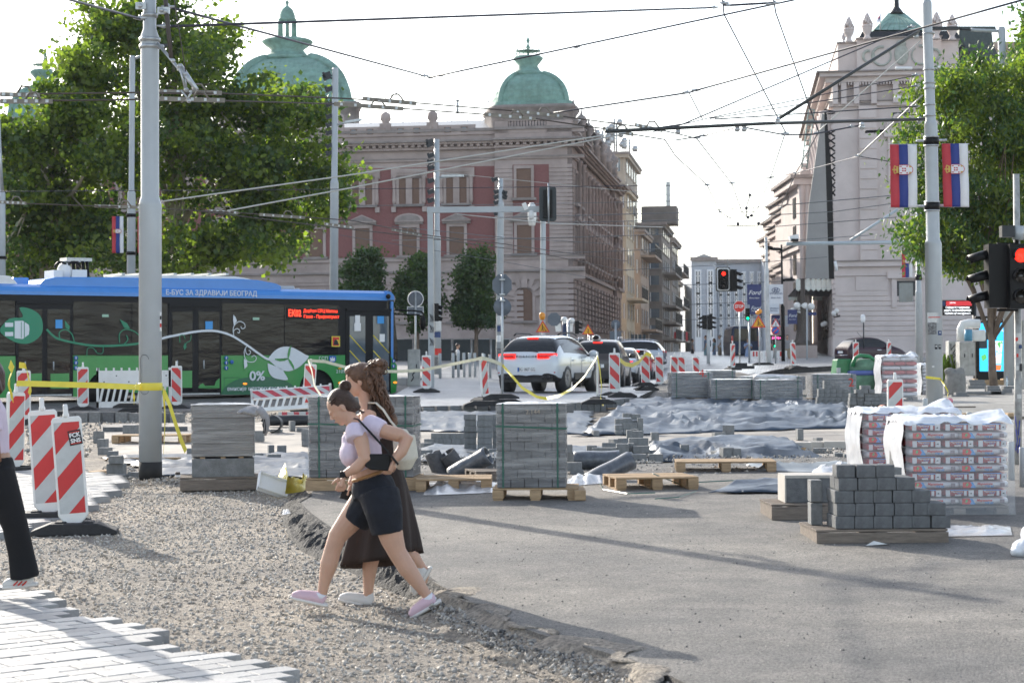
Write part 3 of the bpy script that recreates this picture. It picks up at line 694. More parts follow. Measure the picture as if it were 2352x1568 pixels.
# ---------------------------------------------------------------- street buildings
CREAM=mat('cream_render',(.50,.44,.34),.85,var=.12,vs=.6,dirt=.3);TAUPE=mat('taupe_render',(.36,.29,.24),.85,var=.15,vs=.6,dirt=.35)
GREYB=mat('grey_brown_concrete',(.22,.20,.185),.85,var=.2,vs=.6,dirt=.35);BEIGE=mat('beige_render',(.42,.37,.31),.85,var=.12,vs=.5,dirt=.25)
def bldg(label,x0,x1,yt,D,depth,mt,cols=2,rows=5,ww=.5,y0win=None,side=True,roof=None,wall_mt=None,name='apartment_building',cornice=True,balc=()):
 d=Vector((sin(PH),cos(PH),0));e=Vector((cos(PH),-sin(PH),0))
 c=at(x1,700,D);pl=Plane((c.x,c.y),(-e.x,-e.y))
 W=pl.uz(x0,700)[0];top=pl.uz(x1,yt)[1]
 t=thing(name,label,'building',(c.x,c.y,2.5));mb=MB();mb.M=pl.M();mb.m(mt).box(0,0,-2,W,depth,top)
 part(t,'wall',mb,wd=1)
 if cornice: mb=MB();mb.M=pl.M();mb.m(mt).box(-.35,-.35,top-.5,W+.2,depth+.2,top-.2);mb.m(STONED).box(-.45,-.45,top-.2,W+.3,depth+.3,top+.05);part(t,'cornice',mb,wd=1)
 H=(top-3)/rows
 def win(pl,u,z,w,h):
  mb=MB();mb.M=pl.M();mb.m(mt).box(u-w/2-.12,-.08,z-.12,u+w/2+.12,.05,z+h+.12);mb.m(GLASSB).box(u-w/2,-.1,z,u+w/2,.02,z+h);mb.m(WHITEP).box(u-.03,-.115,z,u+.03,0,z+h)
  part(t,'window',mb,wd=1)
 for r in range(rows):
  for k in range(cols): win(pl,(k+.5)*W/cols,3+r*H+H*.25,W/cols*ww,H*.55)
 if side:
  ps=Plane((c.x,c.y),(d.x,d.y));n=int(depth/3)
  for r in range(rows):
   for k in range(n): win(ps,1.5+k*3,3+r*H+H*.25,1.2,H*.55)
   if r in balc:
    mb=MB();mb.M=ps.M();mb.m(mt).box(.5,-1.3,3+r*H-.2,depth-.5,0,3+r*H+.0);mb.m(DARKM)
    for k in range(int(depth/.3)-4): mb.box(.6+k*.3,-1.28,3+r*H,.63+k*.3,-1.25,3+r*H+.95)
    mb.box(.5,-1.3,3+r*H+.9,depth-.5,-1.24,3+r*H+.97);part(t,'balcony',mb,wd=1)
 return t,pl,W,top
t,pl,W,top=bldg('tall beige block with antenna masts rising behind the museum roof',1373,1438,350,182,16,BEIGE,2,8,.3)
for px,yt in ((1384,300),(1392,310),(1411,273),(1416,285),(1446,320)):
 mb=MM(GALV);p=at(px,352,185);q=at(px,yt,185);mb.tube([p,q],.09,6)
 for k in range(4): z=lim(p.z,q.z,.3+k*.2);mb.tube([(p.x-.5,p.y,z),(p.x+.5,p.y,z)],.03,4);mb.lathe([(.25,-.25),(.3,0),(.25,.25)],(p.x+random.choice((-.5,.5)),p.y,z),8)
 part(t,'antenna_mast',mb,wd=1)
bldg('narrow sunlit cream house next to the museum side wing',1418,1439,430,166,9,CREAM,2,6,.4,balc=(2,))
bldg('pinkish brown house with tall narrow windows in the side street',1441,1472,528,176,11,TAUPE,2,5,.3,balc=(1,4))
t,pl,W,top=bldg('grey concrete tower block with glazed corner loggias',1468,1521,512,190,14,GREYB,1,8,.75,balc=(1,2,3,5))
mb=MB();mb.M=pl.M();mb.m(GREYB).box(W-3.6,1,top,W-.2,5,top+1.7);mb.m(GALV).box(W-3,.9,top+1.7,W-2.6,1.3,top+4);part(t,'roof_stack',mb,wd=1)
bldg('darker grey house with balconies beyond the concrete tower',1521,1543,546,215,14,GREYB,1,7,.5,balc=(1,3,5))
bldg('last pale house on the left of the street gap',1540,1551,642,270,14,CREAM,1,6,.5)
bldg('small pale houses far down the street on its right side',1556,1575,700,330,10,TAUPE,2,4,.4,side=False)
bldg('tall narrow pale house left of the grey striped building',1572,1591,622,300,10,GREYB,2,6,.4,side=False)
# striped grey building closing the street
SG=mat('striped_grey_render',(.40,.43,.48),.8,var=.08,vs=.3);SW=mat('striped_white_render',(.68,.71,.75),.8,var=.06,vs=.3)
t=thing('office_building','large grey and white striped building closing the end of the street','building',tuple(gX(1690,275,2)))
def wing(x0,x1,ys,off,stripes,gable=None):
 c=at(x0,700,275+off);e=at(x1,700,275+off);mb=MB();z=at(x0,ys,275+off).z;mb.m(SG).box(c.x,c.y,-1,e.x,c.y+22,z)
 if gable: zg=at(x0,gable,275).z;mb.m(ROOFG).add([(c.x,c.y-.2,z),(e.x,c.y-.2,z),((c.x+e.x)/2,c.y-.2,zg),(c.x,c.y+20,z),(e.x,c.y+20,z),((c.x+e.x)/2,c.y+20,zg)],[(0,1,2),(3,5,4),(0,2,5,3),(1,4,5,2)])
 part(t,'wing',mb,wd=1)
 mb=MM(STONED).box(c.x-.2,c.y-.5,z-.3,e.x+.2,c.y,z+.2);part(t,'cornice',mb,wd=1)
 W=e.x-c.x
 for k in range(stripes):
  u=c.x+(k+.5)*W/stripes;w=W/stripes*.27;mb=MM(SW).box(u-w,c.y-.25,4,u+w,c.y+.1,z-1.5);part(t,'white_stripe',mb,wd=1)
  for r in range(6):
   zz_=6+r*(z-8)/6.;mb=MM(GLASSB).box(u-w*.55,c.y-.3,zz_,u+w*.55,c.y-.2,zz_+1.7);mb.m(WHITEP).box(u-.08,c.y-.34,zz_,u+.08,c.y-.25,zz_+1.7).box(u-w*.55,c.y-.34,zz_+1,u+w*.55,c.y-.25,zz_+1.1);part(t,'window',mb,wd=1)
wing(1589,1646,594,-3,2,586);wing(1646,1754,599,0,6);wing(1754,1820,597,-3,3,583)
# ---------------------------------------------------------------- theatre
TA=math.atan(.112);tc=at(1917,600,118);PT=Plane((tc.x,tc.y),(cos(TA),-sin(TA)));PS=Plane((tc.x,tc.y),(sin(TA),cos(TA)))
PS.n=Vector((-cos(TA),sin(TA),0))
def MT_(mb): mb.M=PT.M();return mb
def MS_(mb):
 mb.M=Matrix(((PS.u.x,-PS.n.x,0,PS.o.x),(PS.u.y,-PS.n.y,0,PS.o.y),(0,0,1,0),(0,0,0,1)));return mb
tu=lambda px:PT.uz(px,600)[0];tz=lambda py:PT.uz(2000,py)[1]
th=thing('theatre_building','pale pink theatre with flame urns on its roof and a glass canopy at the side','building',(tc.x,tc.y,2.3))
EW=tu(2300);mb=MT_(MB());mb.m(PINK).box(0,0,-1,tu(2215),14,tz(168));mb.box(tu(2215),.3,-1,EW+6,12,tz(240))
mb.box(0,14,-1,10,34,tz(240));
mb.box(tu(1975),-.25,tz(600),tu(2017),.1,tz(236)) ;part(th,'wall',mb,wd=1)
mb=MT_(MB());mb.m(PINK).box(tu(1929),-.05,tz(167),tu(2207),12,tz(99));mb.box(tu(1972),-.35,tz(165),tu(2166),.2,tz(92));mb.m(STONED).box(tu(1927),-.2,tz(99),tu(2209),12,tz(96)).box(tu(1970),-.5,tz(92),tu(2168),1,tz(89));part(th,'attic',mb,wd=1)
def hb(lo,hi,mt,y1,y0,d,name='cornice',both=True):
 mb=MT_(MB());mb.m(mt).box(-d,-d,tz(y0),tu(2215)+d,.2,tz(y1));
 part(th,name,mb,wd=1)
 if both: mb=MS_(MB());mb.m(mt).box(-d+.01,-d,tz(y0)+.003,33,.2,tz(y1)-.003);part(th,name,mb,wd=1)
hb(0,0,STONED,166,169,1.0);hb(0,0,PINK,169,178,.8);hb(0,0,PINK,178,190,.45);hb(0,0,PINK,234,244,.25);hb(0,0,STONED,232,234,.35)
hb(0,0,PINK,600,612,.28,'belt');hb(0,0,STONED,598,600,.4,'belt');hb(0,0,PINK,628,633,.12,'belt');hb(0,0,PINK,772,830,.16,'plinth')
mb=MT_(MB());mb.m(PINK)
for px in (1921,1941,1970,2010,2060,2110,2150,2190):
 mb.prism([(0,0)]*0+[(tu(px)-.16,tz(240)),(tu(px)+.16,tz(240)),(tu(px)+.16,tz(191)),(tu(px)-.16,tz(191))],-.5,.1)
for k in range(44): u=.2+k*tu(2215)/44;mb.box(u-.04,-.52,tz(197),u+.04,0,tz(191))
part(th,'bracket_row',mb,wd=1)
mb=MT_(MB());mb.m(PINK)
y=251
while y<598: mb.box(tu(1976),-.32,tz(y+21.5),tu(2016),.1,tz(y+1));y+=23.2
y=680
while y<772: mb.box(-.02,-.07,tz(y+10.6),tu(2215),.1,tz(y+.8));y+=11.5
mb.box(tu(1920),-.07,tz(679),tu(2040),.1,tz(668));mb.box(tu(1965),-.07,tz(667),tu(2040),.1,tz(634.5))
MS_(mb);y=249
while y<772:
 if y>612 or y<590:
  for u in (0,7.4,15): mb.box(u-.02 if u else .02,-.12,tz(y+10.6),u+1.6,.1,tz(y+.8))
 y+=11.5
part(th,'rustication',mb,wd=1)
# window with frame, panel, cartouche
def twin(x0,x1,y1,y0,name='window',frame_=True):
 mb=MT_(MB());a,b=tu(x0),tu(x1)
 if frame_: mb.m(PINK).box(a-.3,-.16,tz(y0)-.2,a,.1,tz(y1)+.3).box(b,-.16,tz(y0)-.2,b+.3,.1,tz(y1)+.3).box(a-.55,-.3,tz(y1)+.15,b+.55,.1,tz(y1)+.55)
 mb.m(DARKM).box(a,-.06,tz(y0),b,.1,tz(y1));mb.m(GLASSB).box(a+.12,-.09,tz(y0)+.12,b-.12,.0,tz(y1)-.12);part(th,name,mb,wd=1)
twin(2054,2094,260,271,frame_=False);twin(2054,2094,322,420);twin(2059,2101,646,699);twin(2150,2190,322,420)
mb=MT_(MB());mb.m(PINK);u0=tu(2074);zc=tz(290)
for k in range(26):
 a=k/25*pi;mb.ball((u0+1.0*cos(a)*(1-.2*sin(3*a)),-.12,zc-.25+.75*sin(a)+.12*cos(7*a)),(.15,.12,.13),8,6)
mb.ball((u0,-.2,zc+.2),(.22,.2,.3));mb.ball((u0,-.15,zc-.5),(.5,.1,.15));part(th,'relief_ornament',mb,wd=1)
mb=MT_(MB());mb.m(mat('weathered_relief',(.40,.42,.38),.8,var=.2));zc=tz(130)
mb.ball((u0,-.4,zc),(.42,.12,.62),14,10);mb.ball((u0,-.4,zc+.65),(.3,.12,.22))
for s_ in (-1,1):
 for R,o_ in ((.55,1.15),(.33,1.9)):
  pts=[(u0+s_*(o_+R*cos(a)),-.38,zc-.05+R*sin(a)) for a in [q*.45 for q in range(-9,5)]]
  mb.tube(pts,[.05+.05*i/13 for i in range(14)],6)
part(th,'crest_relief',mb,wd=1)
# flame urns
def urn(par,px,yb,yt,D):
 b=at(px,yb,D);t_=at(px,yt,D);H=t_.z-b.z;mb=MM(PINK);k=H/3.
 mb.lathe([(.42*k,0),(.42*k,.15*k),(.3*k,.3*k),(.25*k,.5*k),(.5*k,.95*k),(.58*k,1.2*k),(.56*k,1.3*k),(.62*k,1.35*k),(.62*k,1.5*k),(.4*k,1.6*k)],tuple(b),14)
 for i in range(22):
  q=i*2.4;r=.42*k*(1-i/26);z=1.5*k+ (i/22)*.9*k
  x,y=r*cos(q),r*sin(q);c=(b.x+x,b.y+y,b.z+z)
  mb.tube([c,(c[0]+x*.25,c[1]+y*.25,c[2]+.22*k),(c[0]-x*.2,c[1]-y*.2,c[2]+.55*k)],[.17*k,.14*k,.012],6)
 part(par,'flame_urn',mb,wd=1)
for a in ((1950,98,36,116),(1992,91,27,117),(2151,91,24,116),(2187,93,30,116),(1938,98,74,124),(2178,88,64,122),(1922,172,152,125)): urn(th,*a)
mb=MB();c=[at(1961,98,121),at(2218,98,121)];z1=at(2000,70,121).z;z0=c[0].z
mb.m(DARKM).add([(c[0].x,c[0].y,z0-.3),(c[1].x,c[1].y,z0-.3),(c[1].x-.5,c[0].y+.4,z1),(c[0].x+.6,c[0].y+.4,z1),(c[0].x,c[0].y+9,z0-.3),(c[1].x,c[0].y+9,z0-.3),(c[1].x-.5,c[0].y+8,z1),(c[0].x+.6,c[0].y+8,z1)],[(0,1,2,3),(1,5,6,2),(5,4,7,6),(4,0,3,7),(3,2,6,7)])
part(th,'mansard_roof',mb,wd=1)
mb=MB();a=at(2008,69,122);b=at(2126,69,122);ap=at(2059,30,126);mb.m(COPPER).add([tuple(a),tuple(b),(b.x,b.y+7,a.z),(a.x,a.y+7,a.z),(ap.x-.5,ap.y,ap.z),(ap.x+.5,ap.y,ap.z)],[(0,1,5,4),(1,2,5),(2,3,4,5),(3,0,4)])
for k in range(9): p=Vector(a).lerp(Vector(b),k/8);mb.tube([p,(ap.x,ap.y,ap.z)],.03,4)
mb.m(DARKM).lathe([(.5,-.1),(.3,.2),(.18,.35),(.14,1.2),(.05,3.2)],tuple(ap),8);part(th,'copper_roof',mb,wd=1)
SLATE=mat('slate_green_roof',(.05,.07,.07),.6,var=.25)
mb=MB();P=[(2196,170),(2204,61),(2286,61),(2288,68),(2278,74),(2280,95),(2284,108),(2312,168)];q=[at(x,y,124) for x,y in P]
mb.m(SLATE).prism([(p.x,p.z) for p in q],124,136)
for k in range(14): z=at(2230,120+k*2.4,124).z;mb.m(DARKM).box(at(2205,1,124).x,123.9,z,at(2254,1,124).x,124.0,z+.03)
part(th,'stage_roof',mb,wd=1)
bb=MB();a=at(2262,101,150);b=at(2420,101,150);bb.m(BEIGE).box(a.x,150,-1,b.x,165,a.z);bb.m(TAUPE).box(a.x-.2,149.8,a.z-.4,b.x,150,a.z+.1)
single('house',bb,'plain beige building behind the theatre at the right edge of the picture','building')
# flag on roof
fl=thing('flag','small national flag flying on the theatre roof','flag',tuple(at(2022,58,119)))
mb=MM(GALV).tube([at(2022,70,119),at(2022,31,119)],.03,6);part(fl,'pole',mb,wd=1)
FR=mat('flag_red',(.48,.035,.05),.6,var=.05);FB=mat('flag_blue',(.02,.04,.22),.6,var=.05);FW=mat('flag_white',(.72,.72,.74),.6,var=.03);GOLD=mat('flag_gold',(.55,.36,.08),.6,var=.1)
mb=MB()
for i,mt in enumerate((FR,FB,FW)): mb.m(mt).add([tuple(at(2021,34+i*5,119)),tuple(at(2012,48+i*4,119)),tuple(at(2010,51+i*4,119.1)),tuple(at(2021,40+i*5,119))],[(0,1,2,3)])
part(fl,'cloth',mb,wd=1)
# theatre side: pilasters, capitals, windows (sunlit street side)
mb=MS_(MB());mb.m(PINK)
for u in (.9,3.2,7.4,9.5,13,16,20,24):
 mb.lathe([(.4,tz(598)),(.36,tz(590)),(.33,tz(300)),(.36,tz(292)),(.55,tz(262)),(.6,tz(250))],(u,-.25,0),12)
 for k in range(6): mb.ball((u+.3*cos(k),-.35,tz(262+k*4)),.2,8,6)
part(th,'column_row',mb,wd=1)
for u in (5.3,11.3,18,22):
 for y1,y0 in ((330,420),(450,570),(650,770)):
  mb=MS_(MB());mb.m(GLASSD).box(u-.6,-.04,tz(y0),u+.6,.1,tz(y1));mb.m(PINK).box(u-.8,-.1,tz(y0),u-.6,.1,tz(y1)+.2).box(u+.6,-.1,tz(y0),u+.8,.1,tz(y1)+.2);part(th,'window',mb,wd=1)
mb=MS_(MB());mb.m(mat('dark_doorway',(.01,.01,.012),.6,var=0)).box(9.2,-.1,-1,16,.2,tz(705));part(th,'doorway',mb,wd=1)
# farther part of the theatre side (stepped cornices seen left of the banner)
for x0,x1,yt,D,cz in ((1838,1862,392,124,(560,)),(1822,1850,437,130,(478,600)),(1806,1834,480,137,(520,610)),(1793,1815,523,145,(575,))):
 p=at(x0,yt,D);q=at(x1,yt,D);W=q.x-p.x;mb=MM(PINK).box(p.x,D,-1,q.x,D+9,p.z);mb.box(p.x-.5,D-.5,p.z-.9,q.x+.1,D+9,p.z-.5);mb.m(STONED).box(p.x-.7,D-.7,p.z-.5,q.x+.1,D+9,p.z-.3);mb.m(PINK).box(p.x+.2,D+.3,p.z-.4,q.x,D+8,p.z+.5)
 for y in cz: z=at(x0,y,D).z;mb.m(STONED).box(p.x-.35,D-.35,z,q.x,D+9,z+.15).m(PINK).box(p.x-.2,D-.2,z-.35,q.x,D+9,z)
 for k in (.12,.62): mb.lathe([(.2,0),(.17,p.z-2),(.32,p.z-.9)],(p.x+W*k,D-.15,0),8)
 part(th,'side_wing',mb,wd=1)
 for k in range(5): z=4+k*(p.z-5)/5;part(th,'window',MM(GLASSD).box(p.x+W*.25,D-.05,z,p.x+W*.5,D+.1,z+1.3),wd=1);part(th,'window',MM(GLASSD).box(p.x-.05,D+2,z,p.x+.1,D+3.2,z+1.3),wd=1)
# banner rig on the side of the theatre
bt_=thing('banner_rig','tall grey banner board on a black lattice frame fixed to the theatre side','banner',tuple(gX(1880,116,0)))
GB=mat('grey_banner_cloth',(.30,.29,.28),.7,var=.12,vs=.5,dirt=.2)
P=[(1888,262),(1893,262),(1904,640),(1850,640),(1852,560),(1858,470),(1872,372)]
q=[at(x,y,112) for x,y in P];mb=MM(GB).prism([(p.x,p.z) for p in q],112,112.12);part(bt_,'banner',mb,wd=1)
P=[(1893,258),(1899,260),(1902,300),(1912,420),(1916,640),(1904,640),(1899,540)]
q=[at(x,y,112.3) for x,y in P];mb=MM(BLACKP).prism([(p.x,p.z) for p in q],112.3,112.6);part(bt_,'black_side',mb,wd=1)
mb=MM(BLACKP)
for k in range(9):
 y=300+k*17;p=at(1897+k*1.4,y,112.5);q_=at(1918,y+14,112.5);mb.tube([p,q_],.05,5);mb.tube([at(1918,y,112.5),at(1898+k*1.4,y+12,112.5)],.05,5)
mb.tube([at(1900,262,112.5),at(1918,260,112.5)],.04,5);mb.tube([at(1893,252,112.5),at(1920,257,112.5)],.04,5);part(bt_,'lattice',mb,wd=1)
mb=MM(mat('aluminium_ladder',(.35,.42,.38),.4,metal=.6,var=.1))
a0,a1=(1857,252),(1841,388);b0,b1=(1870,252),(1853,388)
mb.tube([at(*a0,111.8),at(*a1,111.8)],.04,5);mb.tube([at(*b0,111.8),at(*b1,111.8)],.04,5)
for k in range(12): f=k/11.5;mb.tube([at(lim(a0[0],a1[0],f),lim(252,388,f),111.8),at(lim(b0[0],b1[0],f),lim(252,388,f),111.8)],.03,5)
part(bt_,'ladder',mb,wd=1)
# glass canopy
cn=thing('glass_canopy','glass and iron entrance canopy with scalloped edge projecting from the theatre side','canopy',tuple(at(1868,650,122)))
MILK=mat('milky_glass',(.55,.60,.56),.25,var=.1,vs=2,coat=.3)
mb=MB()
x0,x1=1828,1921
for k in range(8):
 a=x0+(x1-x0)*k/8;b=x0+(x1-x0)*(k+1)/8-.6
 p=[at(a,642,120),at(b,642,120),at(b,664,119),at((a+b)/2,669,119),at(a,664,119)]
 mb.m(MILK).add([tuple(v) for v in p],[(0,1,2,3,4)])
 mb.ball(tuple(at((a+b)/2,643,120)),(.13,.1,.09),8,4)
for k in range(10):
 a=1811+(1890-1811)*k/10;b=a+7;p=[at(a,682,124),at(b,682,124),at(b,688,124),at((a+b)/2,691,124),at(a,688,124)];mb.add([tuple(v) for v in p],[(0,1,2,3,4)])
part(cn,'glass_fringe',mb,wd=1)
mb=MM(DARKM);mb.add([tuple(at(1828,664,119.2)),tuple(at(1921,664,119.2)),tuple(at(1921,680,124)),tuple(at(1811,682,126)),tuple(at(1828,661,119.2)),tuple(at(1921,661,119.2)),tuple(at(1921,676,124)),tuple(at(1811,678,126))],[(0,1,2,3),(7,6,5,4),(0,4,5,1),(1,5,6,2),(2,6,7,3),(3,7,4,0)])
for k in range(12): mb.tube([at(1828+k*8,662,119.2),at(1811+k*9.5,680,126)],.05,4)
part(cn,'iron_frame',mb,wd=1)
# globe lamp posts and wall lamps
LG=mat('opal_globe',(.75,.74,.72),.3,var=.02,coat=.3);IRON=mat('brown_iron',(.07,.055,.045),.6,var=.2)
def globepost(px,D,lab,globes):
 b=gX(px,D,.3);t=thing('globe_lamp_post',lab,'street lamp',tuple(b),group='globe lamp posts at the theatre entrance');mb=MM(IRON);z=lambda y:at(px,y,D).z
 mb.lathe([(.45,z(795)),(.4,z(785)),(.28,z(780)),(.2,z(765)),(.16,z(755)),(.14,z(700)),(.13,z(640))],(b.x,b.y,0),12)
 for gx,gy in globes: g=at(gx,gy,D);mb.tube([(b.x,b.y,z(gy+10)),(g.x,b.y,g.z-.28),(g.x,b.y,g.z-.15)],.035,6)
 part(t,'post',mb,wd=1)
 mb=MM(STONE).box(b.x-.7,b.y-.7,b.z-.4,b.x+.7,b.y+.7,z(793));part(t,'plinth',mb,wd=1)
 for gx,gy in globes: g=at(gx,gy,D);mb=MM(LG).ball((g.x,b.y,g.z),.21,14,10);part(t,'globe',mb,wd=1)
globepost(1846,115,'brown iron lamp post with three opal globes under the glass canopy',[(1831,702),(1847,702),(1863,704)])
globepost(1838,121,'farther brown iron lamp post partly behind the three globe post',[(1822,714),(1838,714)])
for i,(gx,gy,gx2,gy2,D,l) in enumerate(((1921.5,714,1915,719.5,117,'pair of opal globe wall lamps near the theatre corner'),(1895,742.5,1890,745,121,'pair of opal globe wall lamps beside the dark theatre doorway'))):
 t=thing('wall_lamp',l,'lamp',tuple(at(gx,gy,D)));mb=MM(IRON).tube([at(gx+8,gy+10,D),at(gx+2,gy+12,D),at(gx,gy+5,D)],.05,6).tube([at(gx+8,gy+12,D),at(gx2,gy2+9,D),at(gx2,gy2+4,D)],.05,6);part(t,'bracket',mb,wd=1)
 for a,b in ((gx,gy),(gx2,gy2)): g=at(a,b,D);part(t,'globe',MM(LG).ball(tuple(g),.15 if i else .15,12,8),wd=1)
# ---------------------------------------------------------------- trees
def leafm(name,c,c2,tr=.35):
 m=mat(name,c,.45,var=.0);nt=m.node_tree;N=nt.nodes;L=nt.links;b=N['Principled BSDF']
 tc=N.new('ShaderNodeTexCoord');n=N.new('ShaderNodeTexNoise');n.inputs['Scale'].default_value=.9;n.inputs['Detail'].default_value=6;L.new(tc.outputs['Object'],n.inputs[0])
 r=N.new('ShaderNodeValToRGB');r.color_ramp.elements[0].position=.35;r.color_ramp.elements[0].color=c+(1,);r.color_ramp.elements[1].position=.65;r.color_ramp.elements[1].color=c2+(1,);L.new(n.outputs[0],r.inputs[0]);L.new(r.outputs[0],b.inputs['Base Color'])
 t=N.new('ShaderNodeBsdfTranslucent');L.new(r.outputs[0],t.inputs[0]);g=N.new('ShaderNodeMixRGB');g.blend_type='MULTIPLY';g.inputs[0].default_value=1;g.inputs[2].default_value=(2.0,2.3,.8,1);L.new(r.outputs[0],g.inputs[1]);L.new(g.outputs[0],t.inputs[0])
 mx=N.new('ShaderNodeMixShader');mx.inputs[0].default_value=tr;L.new(b.outputs[0],mx.inputs[1]);L.new(t.outputs[0],mx.inputs[2]);L.new(mx.outputs[0],N['Material Output'].inputs[0]);return m
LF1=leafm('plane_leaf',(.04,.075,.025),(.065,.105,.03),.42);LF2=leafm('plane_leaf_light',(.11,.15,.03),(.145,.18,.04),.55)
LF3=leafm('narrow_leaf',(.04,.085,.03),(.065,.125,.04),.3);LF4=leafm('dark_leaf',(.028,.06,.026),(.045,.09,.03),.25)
BARK=mat('bark',(.16,.12,.09),.9,var=.35,vs=4,bump=.6,bs=18);BARKL=mat('pale_bark',(.33,.29,.22),.85,var=.35,vs=2.5,bump=.3,bs=15)
def crown_leaves(name,par,blobs,n,size,mts,seed,asp=1.,droop=0,shell=.55,w2=None,cl=.55):
 rs=np.random.RandomState(seed);wts=None
 C=[];per=34;nc=n//per
 nb=[]
 for b in blobs:
  nb.append((b[0],b[1],b[2],b[3]*.5,b[4]*.5,b[5]*.5))
  for k in range(11):
   d=rs.normal(size=3);d/=np.linalg.norm(d);f=rs.uniform(.18,.36);e_=rs.uniform(.8,1.12);nb.append((b[0]+d[0]*b[3]*e_,b[1]+d[1]*b[4]*e_,b[2]+d[2]*b[5]*e_,b[3]*f,b[4]*f,b[5]*f))
 blobs=nb
 wts=np.array([b[3]*b[4]*b[5] for b in blobs])**(.62);wts/=wts.sum();bi=rs.choice(len(blobs),nc,p=wts);B=np.array(blobs)[bi]
 d=rs.normal(size=(nc,3));d/=np.linalg.norm(d,axis=1)[:,None];rr=(shell+(1-shell)*rs.uniform(size=nc)**.6)[:,None]*(1+rs.normal(size=(nc,1))*.06)
 cc=B[:,:3]+d*rr*B[:,3:6]
 csz=(.55+.9*rs.uniform(size=nc))*cl
 P=np.repeat(cc,per,0)+rs.normal(size=(nc*per,3))*np.repeat(csz,per)[:,None]*np.array([.6,.6,.42])
 m=len(P);L=size*(.6+.8*rs.uniform(size=m));ax=rs.normal(size=(m,3));ax[:,2]-=droop;ax/=np.linalg.norm(ax,axis=1)[:,None]
 t=rs.normal(size=(m,3));s=np.cross(ax,t);s/=np.linalg.norm(s,axis=1)[:,None];nn=np.cross(s,ax)
 W=L*.5*asp;V=np.empty((m,5,3));
 V[:,0]=P;V[:,1]=P+ax*L[:,None]*.45+s*W[:,None]+nn*L[:,None]*.10;V[:,2]=P+ax*L[:,None];V[:,3]=P+ax*L[:,None]*.45-s*W[:,None]+nn*L[:,None]*.10
 V=V[:,:4].reshape(-1,3);F_=np.arange(m*4).reshape(m,4)
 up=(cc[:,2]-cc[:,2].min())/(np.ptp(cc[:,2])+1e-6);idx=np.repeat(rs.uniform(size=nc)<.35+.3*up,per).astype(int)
 V=V-np.array(par.location) if par is not None else V
 o=link(name,npmesh(name,V,F_,mts,idx),par);return cc
def branches(mb,base,top,tips,r0,seed,n=7):
 rs=random.Random(seed);base=Vector(base);top=Vector(top);pts=[base.lerp(top,i/6)+Vector((rs.uniform(-.1,.1),rs.uniform(-.1,.1),0))*(i>0)*r0*3 for i in range(7)]
 mb.tube(pts,[r0*(1-.11*i) for i in range(7)],n)
 for t in tips:
  t=Vector(t);k=rs.randint(2,6);s=pts[k];mid=s.lerp(t,.5)+Vector((rs.uniform(-.3,.3),rs.uniform(-.3,.3),abs(t-s)*0 if 0 else .3))
  rb=r0*(1-.11*k)*.55;mb.tube([s,s.lerp(mid,.5)+Vector((0,0,.15)),mid,mid.lerp(t,.6),t],[rb,rb*.8,rb*.6,rb*.4,rb*.12],6)
def ptree(name,label,px,D,yb,blobpx,n,size,mts,seed,r0=.3,asp=1.,droop=0,bark=BARK,group=None,shell=.5,cl=.55,dz=0,trunk_top=None,cat='tree'):
 b=gX(px,D,dz);t=thing(name,label,cat,tuple(b),group=group);s=D/F;bl=[]
 for (x,y,dD,rx,rz_,ry) in blobpx:
  c=at(x,y,D+dD);bl.append((c.x,c.y,c.z,rx*s,ry,rz_*s))
 cc=crown_leaves('crown',t,bl,n,size,mts,seed,asp,droop,shell,cl=cl)
 mb=MM(bark);hi=max(bl,key=lambda q:q[2]);tt=(b.x+(hi[0]-b.x)*.5,b.y,lim(b.z,hi[2],.8)) if trunk_top is None else trunk_top
 rs=random.Random(seed);tips=[q[:3] for q in bl]+[tuple(cc[rs.randrange(len(cc))]) for _ in range(26)]
 branches(mb,(b.x,b.y,b.z-.2),tt,tips,r0,seed);part(t,'trunk',mb,wd=1);return t
GT='plane trees in front of the museum'
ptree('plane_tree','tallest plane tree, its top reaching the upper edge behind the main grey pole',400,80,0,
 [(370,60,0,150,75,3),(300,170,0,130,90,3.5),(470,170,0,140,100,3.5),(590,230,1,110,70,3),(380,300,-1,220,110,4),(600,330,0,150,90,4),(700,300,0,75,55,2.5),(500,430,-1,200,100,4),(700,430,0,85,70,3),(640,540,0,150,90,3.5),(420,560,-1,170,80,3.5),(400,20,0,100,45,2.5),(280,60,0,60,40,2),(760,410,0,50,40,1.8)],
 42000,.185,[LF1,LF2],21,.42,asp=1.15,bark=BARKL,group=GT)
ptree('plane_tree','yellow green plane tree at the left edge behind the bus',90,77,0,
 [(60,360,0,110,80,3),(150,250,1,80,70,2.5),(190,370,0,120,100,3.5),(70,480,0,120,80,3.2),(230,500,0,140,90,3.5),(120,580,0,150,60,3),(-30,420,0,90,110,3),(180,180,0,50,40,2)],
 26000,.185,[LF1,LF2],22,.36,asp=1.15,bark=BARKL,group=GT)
GM='small dense trees along the museum wall'
for i,(px,yt,yb,hw,l) in enumerate(((838,568,745,54,'left one of three dense dark trees before the museum, nearest the bus front'),(958,578,760,48,'middle one of three dense dark trees, behind the signal gantry mast'),(1092,572,778,56,'right one of three dense dark trees, with its full round crown clear of poles'))):
 h_=(yb-yt);bl=[(px,yt+h_*.28,0,hw*.62,h_*.26,1.1),(px-hw*.25,yt+h_*.5,0,hw*.72,h_*.28,1.3),(px+hw*.25,yt+h_*.55,0,hw*.75,h_*.28,1.3),(px,yt+h_*.74,0,hw*.9,h_*.24,1.4),(px+hw*.2,yt+h_*.15,0,hw*.35,h_*.12,.8)]
 ptree('street_tree',l,px,113,0,bl,15000,.17,[LF4,LF1],31+i,.14,asp=.9,group=GM,cl=.33,shell=.35,dz=.25)
